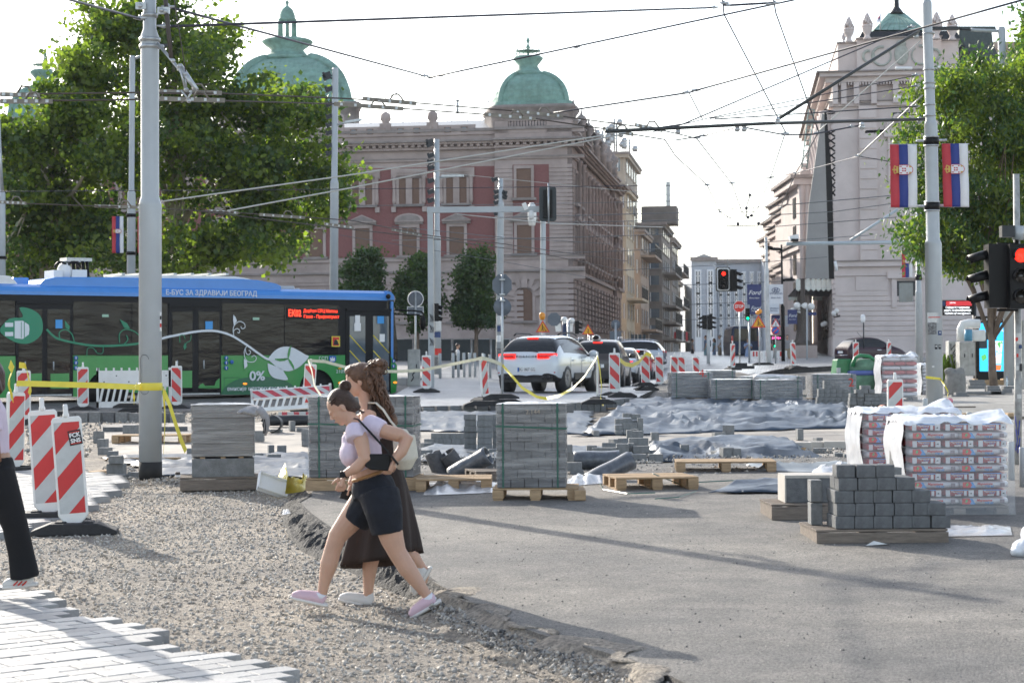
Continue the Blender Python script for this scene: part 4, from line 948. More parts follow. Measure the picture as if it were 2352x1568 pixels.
ptree('street_tree','bright leafy tree with narrow hanging leaves behind the right grey pole',2285,56,0,
 [(2240,220,0,95,70,2),(2330,190,1,90,70,2),(2180,330,0,85,95,1.8),(2280,360,0,120,110,2.5),(2200,470,0,95,80,2),(2130,520,0,65,55,1.5),(2310,500,0,90,90,2),(2240,560,0,100,55,1.8),(2400,330,0,100,160,2.2),(2350,600,0,70,55,1.5),(2160,220,0,45,40,1.2),(2120,430,0,40,60,1.2)],
 52000,.155,[LF3,LF2],41,.13,asp=.42,droop=1.1,group=None,cl=.42,shell=.3,dz=.12,trunk_top=tuple(at(2262,520,56)))
ptree('street_tree','tree tips poking in at the top right corner of the picture',2400,62,0,[(2395,130,0,60,110,1.5),(2380,240,0,60,60,1.5)],9000,.2,[LF3,LF2],43,.2,asp=.42,droop=1,cl=.4,shell=.3)
# weeds
mb=MM(LF2);rs=random.Random(4);b=gX(2172,66,.12)
for k in range(70):
 a=rs.uniform(0,6.28);r=rs.uniform(0,.45);x,y=b.x+r*cos(a),b.y+r*sin(a);h_=rs.uniform(.3,.95);dx,dy=rs.uniform(-.2,.2),rs.uniform(-.2,.2)
 mb.ribbon([(x,y,b.z),(x+dx*.4,y+dy*.4,b.z+h_*.6),(x+dx,y+dy,b.z+h_)],.05,.003,side=(1,.3,0))
single('weeds',mb,'green weeds growing beside the graffiti covered cabinet','plant')
# ---------------------------------------------------------------- poles
def vpole(t,pts,mt=GREYP,name='pole',n=20):
 mb=MM(mt);P=[];Rr=[]
 for i,(x,y,D,r) in enumerate(pts):
  p=at(x,y,D)
  if i and abs(pts[i-1][3]-r)>.015 : P.append(P[-1].lerp(p,.85) if 0 else p-Vector((0,0,.0)));Rr.append(Rr[-1]);P.append(p+Vector((0,0,.06)));Rr.append(lim(Rr[-1],r,.6));P.append(p+Vector((0,0,.10)));Rr.append(r)
  else: P.append(p);Rr.append(r)
 mb.tube(P,Rr,n);return part(t,name,mb,wd=1)
def clamp(t,px,py,D,r,h_=.06,mt=GALV):
 p=at(px,py,D);part(t,'clamp',MM(mt).lathe([(r+.012,-h_/2),(r+.022,-h_/2),(r+.022,h_/2),(r+.012,h_/2)],tuple(p),16),wd=1)
# main left pole
D1=26.5;b=gnd(345.5,1095);t=thing('catenary_pole','thick grey pole with black foot and yellow tape knotted round it','pole',tuple(b))
vpole(t,[(345.5,1104,D1,.151),(345,470,D1,.151),(344.7,469,D1,.12),(344,86,D1,.12),(344,84,D1,.086),(343,-60,D1,.086)],n=32)
p0=at(345.5,1104,D1-.0);p1=at(345.5,1060,D1);part(t,'black_foot',MM(mat('bitumen_paint',(.02,.02,.02),.8,var=.3,vs=8)).tube([p0,p1],.154,32),wd=1)
for y in (92,108,36): clamp(t,344,y,D1,.12 if y>80 else .086,.05)
mb=MM(mat('pole_gap',(.12,.13,.135),.6,var=0));c=at(337,860,D1);rr=.152
pts=[]
for k in range(33):
 a=2*pi*k/32;u=.062*cos(a);v=.062*sin(a)+(.2 if sin(a)>=0 else -.2);ang=(u-.05)/rr;pts.append((p0.x+rr*sin(ang),D1-rr*cos(ang),c.z+v))
mb.tube(pts,.0035,4,caps=False);part(t,'inspection_door',mb,wd=1)
mb=MM(GALV);mb.tube([at(362,100,D1-.1),at(450,206,D1-.5)],.022,8);mb.tube([at(414,150,D1-.3),at(452,207,D1-.5)],.03,8);part(t,'brace_tube',mb,wd=1)
mb=MM(IRON);mb.tube([at(378,-20,D1),at(393,132,D1-.3)],.03,8);mb.tube([at(397,-20,D1),at(427,168,D1-.4)],.008,6);part(t,'brown_strut',mb,wd=1)
mb=MM(GALV)
for a,b_ in (((412,150),(425,205)),((425,170),(428,206)),((416,208),(434,230)),((428,232),(440,212))): mb.tube([at(*a,D1-.4),at(*b_,D1-.4)],.014,6)
for x,y in ((398,140),(412,152),(425,170),(428,206),(446,203),(434,232)): mb.ball(tuple(at(x,y,D1-.4)),.03,8,6)
part(t,'insulator_fittings',mb,wd=1)
mb=MM(GALV);
for x,y in ((322,14),(371,24),(380,27),(330,88),(372,108)): mb.ball(tuple(at(x,y,D1-.12)),.035,8,6)
mb.cbox(tuple(at(376,25,D1-.1)),(.16,.05,.09));mb.cbox(tuple(at(324,14,D1-.1)),(.14,.05,.09));part(t,'wire_bracket',mb,wd=1)
mb=MM(RED).box(-.01,-.01,0,.012,.01,.13);mb.M=Matrix.Translation(at(368.5,760,D1-.04));mb.V=[];mb.F=[];mb.I=[];mb.sm=[]
for k,mt in enumerate((WHITEP,REDM,WHITEP,BLACKP,WHITEP)): mb.m(mt).box(-.012,-.02,k*.05,.012,.02,k*.05+.05)
part(t,'sticker',mb,wd=1)
# main right pole
D2=43;b=gnd(2146,964);t=thing('catenary_pole','tall grey pole with two flag banners and stickers, long black arm reaching left','pole',tuple(b));rp=t
vpole(t,[(2147,972,D2,.18),(2143.5,560,D2,.178),(2143,559,D2,.145),(2138,287,D2,.14),(2137.6,286,D2,.108),(2130,60,D2,.104),(2129,8,D2,.104),(2129,7,D2,.06),(2127,-30,D2,.06)],n=28)
for y in (77,160,191,203,241,266): clamp(t,2133+ (y-77)*.012,y,D2,.108,.03)
for y in (325,474): clamp(t,2139+(y-325)*.01,y,D2-.0,.145,.2,BLACKP);clamp(t,2139+(y-325)*.01,y-10,D2,.146,.03);clamp(t,2139+(y-325)*.01,y+10,D2,.146,.03)
mb=MM(mat('black_arm',(.045,.05,.05),.4,metal=.4,var=.1));mb.tube([at(2122,274,D2),at(1760,284,40),at(1391,302,37)],[.035,.035,.035],10);part(t,'support_arm',mb,wd=1)
mb=MM(MT['black_arm']);mb.tube([at(2110,72,D2),at(1788,273,40.3)],.034,10);part(t,'stay_tube',mb,wd=1)
mb=MM(GALV)
for x,y in ((2112,273),(2104,78),(1786,274),(1693,291),(1709,291),(1980,286),(1557,297),(1426,304)): mb.ball(tuple(at(x,y,D2-3 if x<2000 else D2)),.05,8,6);mb.lathe([(.045,-.03),(.06,0),(.045,.03)],tuple(at(x,y+6,D2-3 if x<2000 else D2)),10,axis='y')
part(t,'arm_fittings',mb,wd=1)
def flagcloth(par,x0,y0,x1,y1,D,name='flag_banner',crest=True,tilt=0,wave=.03):
 a=at(x0,y0,D);b=at(x1,y1,D);W=b.x-a.x;H=a.z-b.z;n=24;o=None
 mb=MB()
 for i,mt in enumerate((FR,FB,FW)):
  mb.m(mt);vs=[]
  for k in range(n+1):
   z=a.z-H*k/n;
   for q in (i/3,(i+1)/3): vs.append((a.x+W*q+tilt*k/n*W,D+wave*sin(k*.5+q*3)*W,z))
  mb.add(vs,[(2*k,2*k+1,2*k+3,2*k+2) for k in range(n)],True)
 o=part(par,name,mb,wd=1)
 m_=o.modifiers.new('s','SOLIDIFY');m_.thickness=.004
 if crest:
  cx,cz=a.x+W*.46+tilt*W*.4,lim(a.z,b.z,.405);k=W;y=D-wave*W-.012
  mb=MM(FR);sh=[(.40*k-.5*k*.0+ (0),0)]
  def ell(cx,cz,rx,rz,n=18,a0=0,a1=360): return [(cx+rx*cos(R_(a0+(a1-a0)*i/n)),cz+rz*sin(R_(a0+(a1-a0)*i/n))) for i in range(n+(a1-a0<360))]
  def P(mt,pl,d): mb.m(mt).prism(pl,y-d,y)
  P(FR,[(cx-.14*k,cz+.185*k),(cx+.15*k,cz+.185*k)]+ell(cx+.15*k,cz,.24*k,.185*k,12,90,-90)+[(cx-.14*k,cz-.185*k)],.002)
  P(FW,[(cx-.13*k,cz+.165*k),(cx+.14*k,cz+.165*k)]+ell(cx+.15*k,cz,.215*k,.165*k,12,88,-88)+[(cx-.13*k,cz-.165*k)],.004)
  P(FR,[(cx-.03*k,cz+.07*k),(cx+.11*k,cz+.07*k),(cx+.13*k,cz),(cx+.11*k,cz-.07*k),(cx-.03*k,cz-.07*k)],.006)
  P(FW,[(cx-.03*k,cz+.014*k),(cx+.12*k,cz+.014*k),(cx+.12*k,cz-.014*k),(cx-.03*k,cz-.014*k)],.008);P(FW,[(cx+.03*k,cz+.07*k),(cx+.055*k,cz+.07*k),(cx+.055*k,cz-.07*k),(cx+.03*k,cz-.07*k)],.0085)
  for s_ in (-1,1):
   P(GOLD,ell(cx+.27*k,cz+s_*.11*k,.05*k,.03*k,10),.006);P(FR,ell(cx-.07*k,cz+s_*.12*k,.05*k,.02*k,8),.006);P(FR,ell(cx+.16*k,cz+s_*.125*k,.03*k,.03*k,8),.0055)
  P(GOLD,[(cx-.16*k,cz+.13*k),(cx-.16*k,cz-.13*k),(cx-.21*k,cz-.12*k),(cx-.31*k,cz-.165*k),(cx-.35*k,cz-.08*k),(cx-.34*k,cz),(cx-.35*k,cz+.08*k),(cx-.31*k,cz+.165*k),(cx-.21*k,cz+.12*k)],.004)
  P(FR,ell(cx-.275*k,cz+.07*k,.035*k,.045*k,8),.006);P(FR,ell(cx-.275*k,cz-.07*k,.035*k,.045*k,8),.0062);P(GOLD,ell(cx-.37*k,cz,.03*k,.03*k,8),.006)
  e=link('coat_of_arms',mb.mesh('coat_of_arms',inv=wm(o).inverted()),o)
 return o
flagcloth(rp,2044,332,2107,476,D2-.1);flagcloth(rp,2163,330,2224,475,D2-.1,tilt=.04)
mb=MM(GALV)
for y,y2 in ((332,332),(476,476)): mb.tube([at(2042,y,D2-.05),at(2108,y,D2-.05)],.012,6);mb.tube([at(2161,y-1,D2-.05),at(2226,y-1,D2-.05)],.012,6)
for y in (324,474): mb.tube([at(2104,y,D2),at(2175,y-2,D2)],.028,8)
part(rp,'banner_rod',mb,wd=1)
def patch(par,x0,y0,x1,y1,D,rr,pc,mt,name='sticker',z=.003):
 a=at(pc,(y0+y1)/2,D);za=at(pc,y0,D).z;zb_=at(pc,y1,D).z;u0=(x0-pc)*D/F;u1=(x1-pc)*D/F;f=lambda u: math.asin(max(-1,min(1,u/rr)))
 mb=MM(mt);vs=[]
 for k in range(7):
  q=lim(f(u0),f(u1),k/6);x,y=a.x+(rr+z)*sin(q),D-(rr+z)*cos(q);vs+=[(x,y,za),(x,y,zb_)]
 mb.add(vs,[(2*k,2*k+1,2*k+3,2*k+2) for k in range(6)]);return part(par,name,mb,wd=1)
PAPER=mat('paper',(.6,.6,.58),.8,var=.12,vs=20);INK=mat('ink',(.03,.03,.035),.8,var=0);NAVY=mat('navy_print',(.03,.06,.16),.6,var=0);PGREY=mat('print_grey',(.18,.18,.18),.8,var=.8,vs=25)
patch(rp,2128,718,2160,742,D2,.179,2144,PAPER);patch(rp,2130,728,2158,730,D2,.179,2144,REDM,z=.006);patch(rp,2129,741,2147,768,D2,.179,2144,PGREY);patch(rp,2150,760,2160,770,D2,.179,2145,NAVY);patch(rp,2143,791,2149,802,D2,.179,2145,INK);patch(rp,2151.5,791,2158.5,802,D2,.179,2145,INK)
patch(rp,2153,763,2158,765,D2,.179,2145,PAPER,z=.006);patch(rp,2137,840,2142,843,D2,.179,2145,WHITEP);patch(rp,2144.5,793,2147.5,797,D2,.179,2145,PAPER,z=.006);patch(rp,2153.5,793,2156.5,797,D2,.179,2145,PAPER,z=.006)
# floodlight poles
def flood(par,px,py,D,s=1,side=-1):
 c=at(px,py,D);mb=MM(DARKM);k=.2*s
 mb.cbox(tuple(c),(k*1.3,k*1.0,k*.95),ry=.35*side,rz=.4);mb.cbox((c.x+side*k*.5,c.y-k*.2,c.z-.02),(k*.5,k*1.2,k*1.1),ry=.35*side);mb.tube([(c.x-side*k*1.4,c.y,c.z-.05),tuple(c)],.03,6);part(par,'floodlight',mb,wd=1)
GF='floodlight poles on the square'
t=thing('floodlight_pole','tall floodlight pole rising between the big tree and the museum','pole',tuple(gX(768,70,.2)),group=GF)
vpole(t,[(766,870,70,.15),(768,420,70,.15),(768,419,70,.11),(770,163,70,.09)])
for y in (172,178,205,240,268,287,305,335,352): flood(t,751 if y<200 else 756,y,70,.9 if y<240 else .75)
mb=MM(GALV).tube([at(772,287,70),at(812,278,70)],.04,6);mb.cbox(tuple(at(812,278,70)),(.6,.15,.08),ry=-.15);part(t,'lamp_arm',mb,wd=1)
t=thing('floodlight_pole','floodlight pole standing just behind the signal gantry mast','pole',tuple(gX(1005,79,.24)),group=GF)
vpole(t,[(1005,862,79,.145),(1004,545,79,.145),(1004,544,79,.11),(1003,320,79,.1)])
for y in (325,332,357,372,385,415,440,460): flood(t,987 if y<340 else 990,y,79,.9)
mb=MM(GALV).tube([at(1008,408,79),at(1052,404,79)],.045,6);mb.cbox(tuple(at(1040,404,79)),(.9,.15,.08));part(t,'lamp_arm',mb,wd=1)
for a in ((997,1015,738,760,PAPER),(998,1012,762,775,NAVY),(999,1014,800,815,REDM),(998,1010,820,840,PGREY)): patch(t,a[0],a[2],a[1],a[3],79,.147,1005,a[4],'poster')
t=thing('floodlight_pole','shorter floodlight pole above the backs of the octagonal and round signs','pole',tuple(gX(1149,76,.24)),group=GF)
vpole(t,[(1147,850,76,.14),(1149,545,76,.135),(1150,470,76,.13),(1150,469,76,.10),(1150,410,76,.09)])
for y,x in ((412,1136),(440,1141),(452,1141),(465,1141),(443,1158),(453,1158),(490,1141)): flood(t,x,y,76,.75,-1 if x<1150 else 1)
for a in ((1141,1154,725,745,PAPER),(1142,1153,748,762,NAVY),(1141,1152,770,785,WHITEP),(1142,1152,800,815,PGREY)): patch(t,a[0],a[2],a[1],a[3],76,.14,1147.5,a[4],'poster')
t=thing('floodlight_pole','slim plain grey pole rising behind the orange warning triangle and white car','pole',tuple(gX(1247,88,.2)),group=GF)
vpole(t,[(1246,850,88,.13),(1247,640,88,.12),(1247.5,508,88,.09)]);mb=MM(WHITE).lathe([(.15,-.5),(.2,-.2),(.2,.3),(.1,.5)],tuple(at(1222,492,88)),10);part(t,'camera_housing',mb,wd=1)
# signal gantry
t=thing('signal_gantry','square section steel mast with a long horizontal arm carrying a traffic signal seen from behind','gantry',tuple(gnd(990,888,.24)))
a=at(991,888,60.6);mb=MM(GREYP);z1=at(991,482,60.6).z;mb.box(a.x-.085,a.y-.085,a.z-.1,a.x+.085,a.y+.085,z1);part(t,'mast',mb,wd=1)
e=at(1262,486,60.6);a2=at(981,487,60.6);mb=MM(GREYP);mb.box(a2.x,60.5,z1-.09,e.x,60.7,z1+.085);part(t,'arm',mb,wd=1)
c=at(1258,469,60.4);mb=MM(mat('signal_board',(.02,.03,.035),.45,var=.1));w_,h_=.26,.53
P=[(c.x+sx*(w_-.08)+.08*cos(q),c.z+sz*(h_-.08)+.08*sin(q)) for sx,sz,a0 in ((1,1,0),(-1,1,90),(-1,-1,180),(1,-1,270)) for q in (R_(a0),R_(a0+45),R_(a0+90))]
mb.prism(P,60.3,60.36);part(t,'backing_board',mb,wd=1)
mb=MM(BLACKP).box(c.x-.14,60.2,c.z-.42,c.x+.14,60.32,c.z+.42);mb.m(GALV).tube([(c.x+.02,60.15,c.z-.6),(c.x+.02,60.15,c.z+.62)],.03,6);part(t,'signal_head',mb,wd=1)
mb=MM(WHITE);g=at(1220,494,60.4);mb.lathe([(.02,.0),(.07,-.02),(.09,-.12),(.09,-.2),(.05,-.28)],(g.x,g.y,g.z+.14),12);g=at(1206,474,60.4);mb.cbox((g.x,g.y,g.z),(.13,.08,.22),ry=-.4);part(t,'camera',mb,wd=1)
mb=MM(BLACKP);g=at(1001,718,60.4);mb.box(g.x-.04,60.3,g.z-.26,g.x+.09,60.5,g.z+.28)
for q in (-.17,0,.17): mb.tube([(g.x+.08,60.4,g.z+q),(g.x+.2,60.4,g.z+q-.03)],[.07,.06],10)
part(t,'signal_head',mb,wd=1)
for a in ((985,997,720,742),(986,996,745,770),(987,996,775,790)):
 mb=MM(INK);g=at(991,a[2],60.5)
 for k in range(5): mb.ribbon([(g.x-.06+.03*k,60.51,g.z-.02*k),(g.x-.02+.02*k,60.51,g.z-.12-.03*k),(g.x-.05+.025*k,60.51,g.z-.25)],.014,.004,side=(1,0,.4))
 part(t,'graffiti',mb,wd=1)
# left street lamp poles with flags
GL='lamp poles with national flag banners'
t=thing('lamp_pole','lamp pole with flag banners in front of the big tree','lamp post',tuple(gX(300,70,0)),group=GL)
vpole(t,[(300,890,70,.15),(302,445,70,.15),(302,444,70,.10),(303,310,70,.1),(304,135,70,.075)])
mb=MM(GREYP).tube([at(304,137,70),at(330,127,70),at(360,122,70)],.05,8);mb.m(DARKM).cbox(tuple(at(372,105,70)),(.5,.2,.1));part(t,'lamp_arm',mb,wd=1)
flagcloth(t,257,497,284,581,69.9,wave=.04);flagcloth(t,316,497,343,581,69.9);clamp(t,301,495,70,.155,.12,BLACKP);clamp(t,301,582,70,.155,.12,BLACKP)
t=thing('lamp_pole','lamp pole with a flag banner cut by the left edge of the picture','lamp post',tuple(gX(3,66,0)),group=GL)
vpole(t,[(3,890,66,.15),(2,445,66,.15),(1,444,66,.1),(-8,240,66,.08)]);flagcloth(t,-22,485,6,577,65.9);clamp(t,3,592,66,.155,.1,BLACKP)
mb=MM(GALV).tube([at(-6,290,65),at(6,440,65)],.05,6).tube([at(6,440,65),at(-10,470,65)],.03,6);part(t,'stay_tube',mb,wd=1)
t=thing('lamp_pole','grey pole with a flag banner and a long horizontal arm before the theatre corner','lamp post',tuple(gX(2112,88,0)),group=GL)
vpole(t,[(2112,850,88,.16),(2110,672,88,.155),(2110,671,88,.12),(2109,470,88,.11)])
flagcloth(t,2071,575,2096,637,87.9);clamp(t,2110,637,88,.125,.25,BLACKP);clamp(t,2110,572,88,.125,.25,BLACKP)
mb=MM(mat('pale_blue_paint',(.40,.46,.50),.4,var=.05));mb.tube([at(1806,560,88),at(2112,556,88)],.085,10).tube([at(1953,552,88),at(2062,481,88)],.06,8);part(t,'arm',mb,wd=1)
mb=MM(WHITEP);c=at(1823,546,88);mb.cbox(tuple(c),(.4,.5,.22),ry=-.2);mb.m(BLACKP).cbox((c.x+.0,c.y-.2,c.z-.12),(.3,.4,.1));mb.m(GALV).tube([at(1824,550,88),at(1824,562,88)],.04,6);part(t,'camera',mb,wd=1)
t=thing('lamp_pole','thick plain grey pole behind the tree, beside the lit advertising screen','lamp post',tuple(gnd(2318,900,.12)))
vpole(t,[(2318,903,62,.16),(2315,565,62,.155),(2314,564,62,.12),(2300,70,62,.1)])
mb=MM(GREYP).tube([at(2296,72,62),at(2240,70,62),at(2230,68,62)],.05,8);mb.m(DARKM).cbox(tuple(at(2170,66,62)),(.9,.3,.08));mb.tube([at(2190,66,62),at(2240,70,62)],.03,6);part(t,'lamp_arm',mb,wd=1)
# small wall spotlight bar etc on the theatre
for (x0,y0,x1,y1) in ((2054,224,2092,224),(1987,303,2030,301),(2057,157,2095,157),(2144,155,2172,155),(1918,600,1922,622)):
 mb=MM(WHITEP if x0!=1987 else BLACKP);mb.tube([at(x0,y0,112),at(x1,y1,112)],.09,6);mb.m(GALV).tube([at((x0+x1)/2,y0,112),at((x0+x1)/2,y0+4,116)],.05,6);part(th,'light_bar',mb,wd=1)
# ---------------------------------------------------------------- banner pole, lamp posts and signs in the street
t=thing('banner_pole','white painted pole with navy and white car dealer banners in the street','pole',tuple(gX(1763,96,.2)))
vpole(t,[(1766,838,96,.12),(1762,700,96,.115),(1761,640,96,.1),(1761,620,96,.075),(1759,545,96,.07)],mat('white_pole_paint',(.55,.57,.58),.5,var=.1,vs=4,dirt=.3))
NAVYB=mat('navy_banner',(.035,.045,.14),.6,var=.04);WB=mat('white_banner',(.62,.64,.68),.6,var=.04)
def banner(x0,y0,x1,y1,D,mt,lines,name='banner'):
 a=at(x0,y0,D);b=at(x1,y1,D);mb=MM(mt).box(a.x,D-.01,b.z,b.x,D+.01,a.z);o=part(t,name,mb,wd=1)
 W=b.x-a.x
 for s_,dy,sz,mt2,sh in lines:
  p=(a.x+W/2,D-.02,lim(a.z,b.z,dy));text(o,s_,sz*W,Matrix(((1,0,0,p[0]),(0,0,-1,p[1]),(0,1,0,p[2]),(0,0,0,1))),mt2,shear=sh)
 return o
FO=[('Ford',.42,.44,WHITEP,.35),('Ehom Auto',.68,.15,WHITEP,0)];HY=[('HYUNDAI',.47,.2,NAVY,0),('Ehom Auto',.68,.15,NAVY,0)]
o=banner(1716,653,1749,699,95.9,NAVYB,FO);o=banner(1766,653,1799,698,95.9,WB,HY)
mb=MM(NAVY);c=at(1782,666,95.8);mb.tube([(c.x+.19*cos(q*.4),c.y,c.z+.1*sin(q*.4)) for q in range(17)],.014,5);mb.tube([(c.x-.07,c.y,c.z-.08),(c.x-.04,c.y,c.z+.08)],.016,5).tube([(c.x+.05,c.y,c.z-.08),(c.x+.08,c.y,c.z+.08)],.016,5).tube([(c.x-.07,c.y,c.z+.02),(c.x+.07,c.y,c.z-.02)],.016,5)
link('emblem',mb.mesh('emblem',inv=wm(o).inverted()),o)
for k,(x0,y0,x1,y1,mt,ln,D) in enumerate(((1722,697,1749,722,NAVYB,FO,112),(1765,697,1790,721,WB,HY,112),(1771,724,1792,747,NAVYB,FO,125),(1809,711,1831,744,NAVYB,FO,108),(1803,724,1812,750,WB,HY,125))): banner(x0,y0,x1,y1,D,mt,ln)
t=thing('street_lamp','slim black lamp post with two small arms next to the white dealer banner','street lamp',tuple(gX(1797,104,.2)))
vpole(t,[(1799,835,104,.1),(1798,705,104,.1),(1797,704,104,.06),(1795,562,104,.045)],BLACKP);mb=MM(BLACKP).tube([at(1795,575,104),at(1784,572,104),at(1778,569,104)],.035,6).tube([at(1796,646,104),at(1812,641,104),at(1820,637,104)],.035,6).ball(tuple(at(1782,572,104)),(.35,.15,.08)).ball(tuple(at(1763,568,104)),(.3,.15,.08)).ball(tuple(at(1812,642,104)),(.35,.15,.08));part(t,'lamp_arm',mb,wd=1)
def post(t,px,y0,y1,D,r=.03,mt=GALV): part(t,'post',MM(mt).tube([at(px,y0,D),at(px,y1,D)],r,8),wd=1)
ORN=mat('sign_orange',(.75,.36,.02),.45,var=.03);SRED=mat('sign_red',(.62,.03,.02),.4,var=.03);SBL=mat('sign_blue',(.02,.12,.45),.4,var=.03);SBACK=mat('sign_back',(.12,.14,.165),.55,var=.1,vs=4);AMB=mat('amber_lamp',(.8,.30,.02),.3,var=0,coat=.4)
def tri(t,cx,yt,yb,D,fill,kind='work',hw=None):
 c=at(cx,yt,D);b=at(cx,yb,D);H=c.z-b.z;hw=H*.58 if hw is None else hw;mb=MB()
 def T(k,y,mt): mb.m(mt).prism([(c.x-hw*k,b.z+H*.33*(1-k)),(c.x+hw*k,b.z+H*.33*(1-k)),(c.x,b.z+H*.33*(1-k)+H*k)],y,y+.01)
 T(1.,D,SRED);T(.76,D-.006,fill)
 mb.m(INK);y=D-.012;zc=b.z+H*.33;k=H*.5
 if kind=='work':
  mb.tube([(c.x-.1*k,y,zc+.45*k),(c.x-.02*k,y,zc+.1*k),(c.x-.2*k,y,zc-.42*k)],.045*k,5);mb.tube([(c.x-.02*k,y,zc+.1*k),(c.x+.1*k,y,zc-.4*k)],.04*k,5);mb.ball((c.x-.04*k,y,zc+.58*k),.09*k,6,4);mb.tube([(c.x-.1*k,y,zc+.4*k),(c.x+.2*k,y,zc+.05*k),(c.x+.4*k,y,zc-.25*k)],.035*k,5);mb.ball((c.x+.5*k,y,zc-.38*k),(.18*k,.01,.08*k),6,4)
 else: mb.tube([(c.x-.1*k,y,zc+.4*k),(c.x+.12*k,y,zc+.1*k),(c.x-.05*k,y,zc-.1*k),(c.x+.12*k,y,zc-.4*k)],.06*k,5)
 part(t,'sign_plate',mb,wd=1)
t=thing('roadworks_sign','orange roadworks triangle with amber lamp, above the white car roof','sign',tuple(gX(1246,74,.2)),group='roadworks warning signs')
post(t,1246.5,860,735,74);tri(t,1246.5,735,763,74-.05,ORN);mb=MM(AMB).lathe([(.09,-.12),(.12,0),(.12,.1),(.05,.16)],tuple(at(1245.5,727,74)),10);part(t,'lamp',mb,wd=1)
mb=MM(WHITE);mb.prism([(at(1233,800,75).x,at(1233,800,75).z),(at(1261,800,75).x,at(1261,800,75).z),(at(1249,764,75).x,at(1249,764,75).z),(at(1245,764,75).x,at(1245,764,75).z)],75,75.05);part(t,'plate_back',mb,wd=1)
t=thing('roadworks_sign','orange winding road triangle above the dark brown car','sign',tuple(gX(1350,80,.2)),group='roadworks warning signs');post(t,1351,860,748,80);post(t,1355,860,770,80);tri(t,1350.5,744,768,79.9,ORN,'bend');
t=thing('roadworks_sign','orange roadworks triangle with two amber lamps next to the stop sign','sign',tuple(gX(1743,93,.2)),group='roadworks warning signs');post(t,1744,842,724,93,.035);tri(t,1742,723,752,92.9,ORN)
mb=MM(AMB).ball(tuple(at(1745,715,92.8)),.12,8,6).ball(tuple(at(1740,718,92.8)),.1,8,6);part(t,'lamp',mb,wd=1)
t=thing('warning_sign','white and red triangle above a round blue no stopping sign','sign',tuple(gX(1781,97,.2)));post(t,1781.5,838,735,97);tri(t,1781.5,731,751.5,96.9,WB,'bend')
c=at(1781,759,96.9);mb=MM(SBL).lathe([(.17,0),(.17,.02)],tuple(c),20,axis='y');mb.m(SRED).lathe([(.17,-.02),(.2,-.02),(.2,.02)],(c.x,c.y,c.z),20,axis='y');mb=MM(SRED).lathe([(.2,0),(.2,.02)],tuple(c),20,axis='y');mb.m(SBL).lathe([(.165,-.012),(.165,.0)],tuple(c),20,axis='y');mb.m(SRED).cbox((c.x,c.y-.02,c.z),(.4,.01,.05),ry=-.75);part(t,'sign_disc',mb,wd=1)
# stop sign
t=thing('stop_sign','red octagonal STOP sign on a tall thin post','sign',tuple(gnd(1699,847,.24)));post(t,1699,848,692,88,.035)
c=at(1697.7,704,87.9);mb=MB();P=lambda r:[(c.x+r*cos(R_(22.5+45*k)),c.z+r*sin(R_(22.5+45*k))) for k in range(8)]
mb.m(WHITEP).prism(P(.27),87.88,87.9);mb.m(SRED).prism(P(.252),87.87,87.885);o=part(t,'sign_plate',mb,wd=1)
text(o,'STOP',.2,Matrix(((1,0,0,c.x),(0,0,-1,87.86),(0,1,0,c.z),(0,0,0,1))),WHITEP,sx=.78,bold=.004)
mb=MM(RUBBER);g=gnd(1699,847,.24);mb.box(g.x-.5,g.y-.25,g.z,g.x+.6,g.y+.2,g.z+.13);mb.box(g.x-.2,g.y-.2,g.z+.13,g.x+.3,g.y+.15,g.z+.25);part(t,'rubber_foot',mb,wd=1)
# signs seen from behind
t=thing('traffic_sign','backs of an octagonal sign and a round sign below it on one galvanised post','sign',tuple(gnd(1154,910,.24)));post(t,1153.6,925,631,50,.034);post_D=50
c=at(1153,654,49.95);mb=MM(SBACK).prism([(c.x+.262*cos(R_(22.5+45*k)),c.z+.29*sin(R_(22.5+45*k))) for k in range(8)],50.05,50.07);part(t,'octagon_plate',mb,wd=1)
c=at(1154,705,50.05);mb=MM(SBACK).lathe([(.225,0),(.225,.02)],tuple(c),28,axis='y');part(t,'round_plate',mb,wd=1)
mb=MM(GALV);
for y in (676,690,642): c=at(1153.6,y,49.98);mb.cbox(tuple(c),(.14,.08,.03))
part(t,'clamp',mb,wd=1)
t=thing('traffic_sign','back of a round sign with a rectangular plate beneath, right beside the bus mirror','sign',tuple(gX(954,80,.24)));post(t,954.5,862,670,80,.04)
c=at(954.5,686.5,80.05);mb=MM(SBACK).lathe([(.3,0),(.3,.02)],tuple(c),28,axis='y');mb.m(WHITEP).tube([(c.x+.31*cos(q*.2),c.y,c.z+.31*sin(q*.2)) for q in range(33)],.018,5);part(t,'round_plate',mb,wd=1)
c=at(954,713.5,80.05);mb=MM(SBACK).box(c.x-.31,c.y,c.z-.15,c.x+.31,c.y+.02,c.z+.15);mb.m(WHITEP).box(c.x-.33,c.y+.01,c.z-.17,c.x+.33,c.y+.03,c.z+.17);part(t,'plate',mb,wd=1)
t=thing('traffic_sign','back of a round sign with a grey box in front of the museum side wall','sign',tuple(gX(1414,105,.0)));post(t,1414,850,740,105,.06);c=at(1414,745,105);mb=MM(SBACK).lathe([(.25,0),(.25,.03)],tuple(c),20,axis='y');part(t,'round_plate',mb,wd=1);c=at(1414,780,105);part(t,'box',MM(SBACK).box(c.x-.3,c.y,c.z-.55,c.x+.3,c.y+.2,c.z+.45),wd=1)
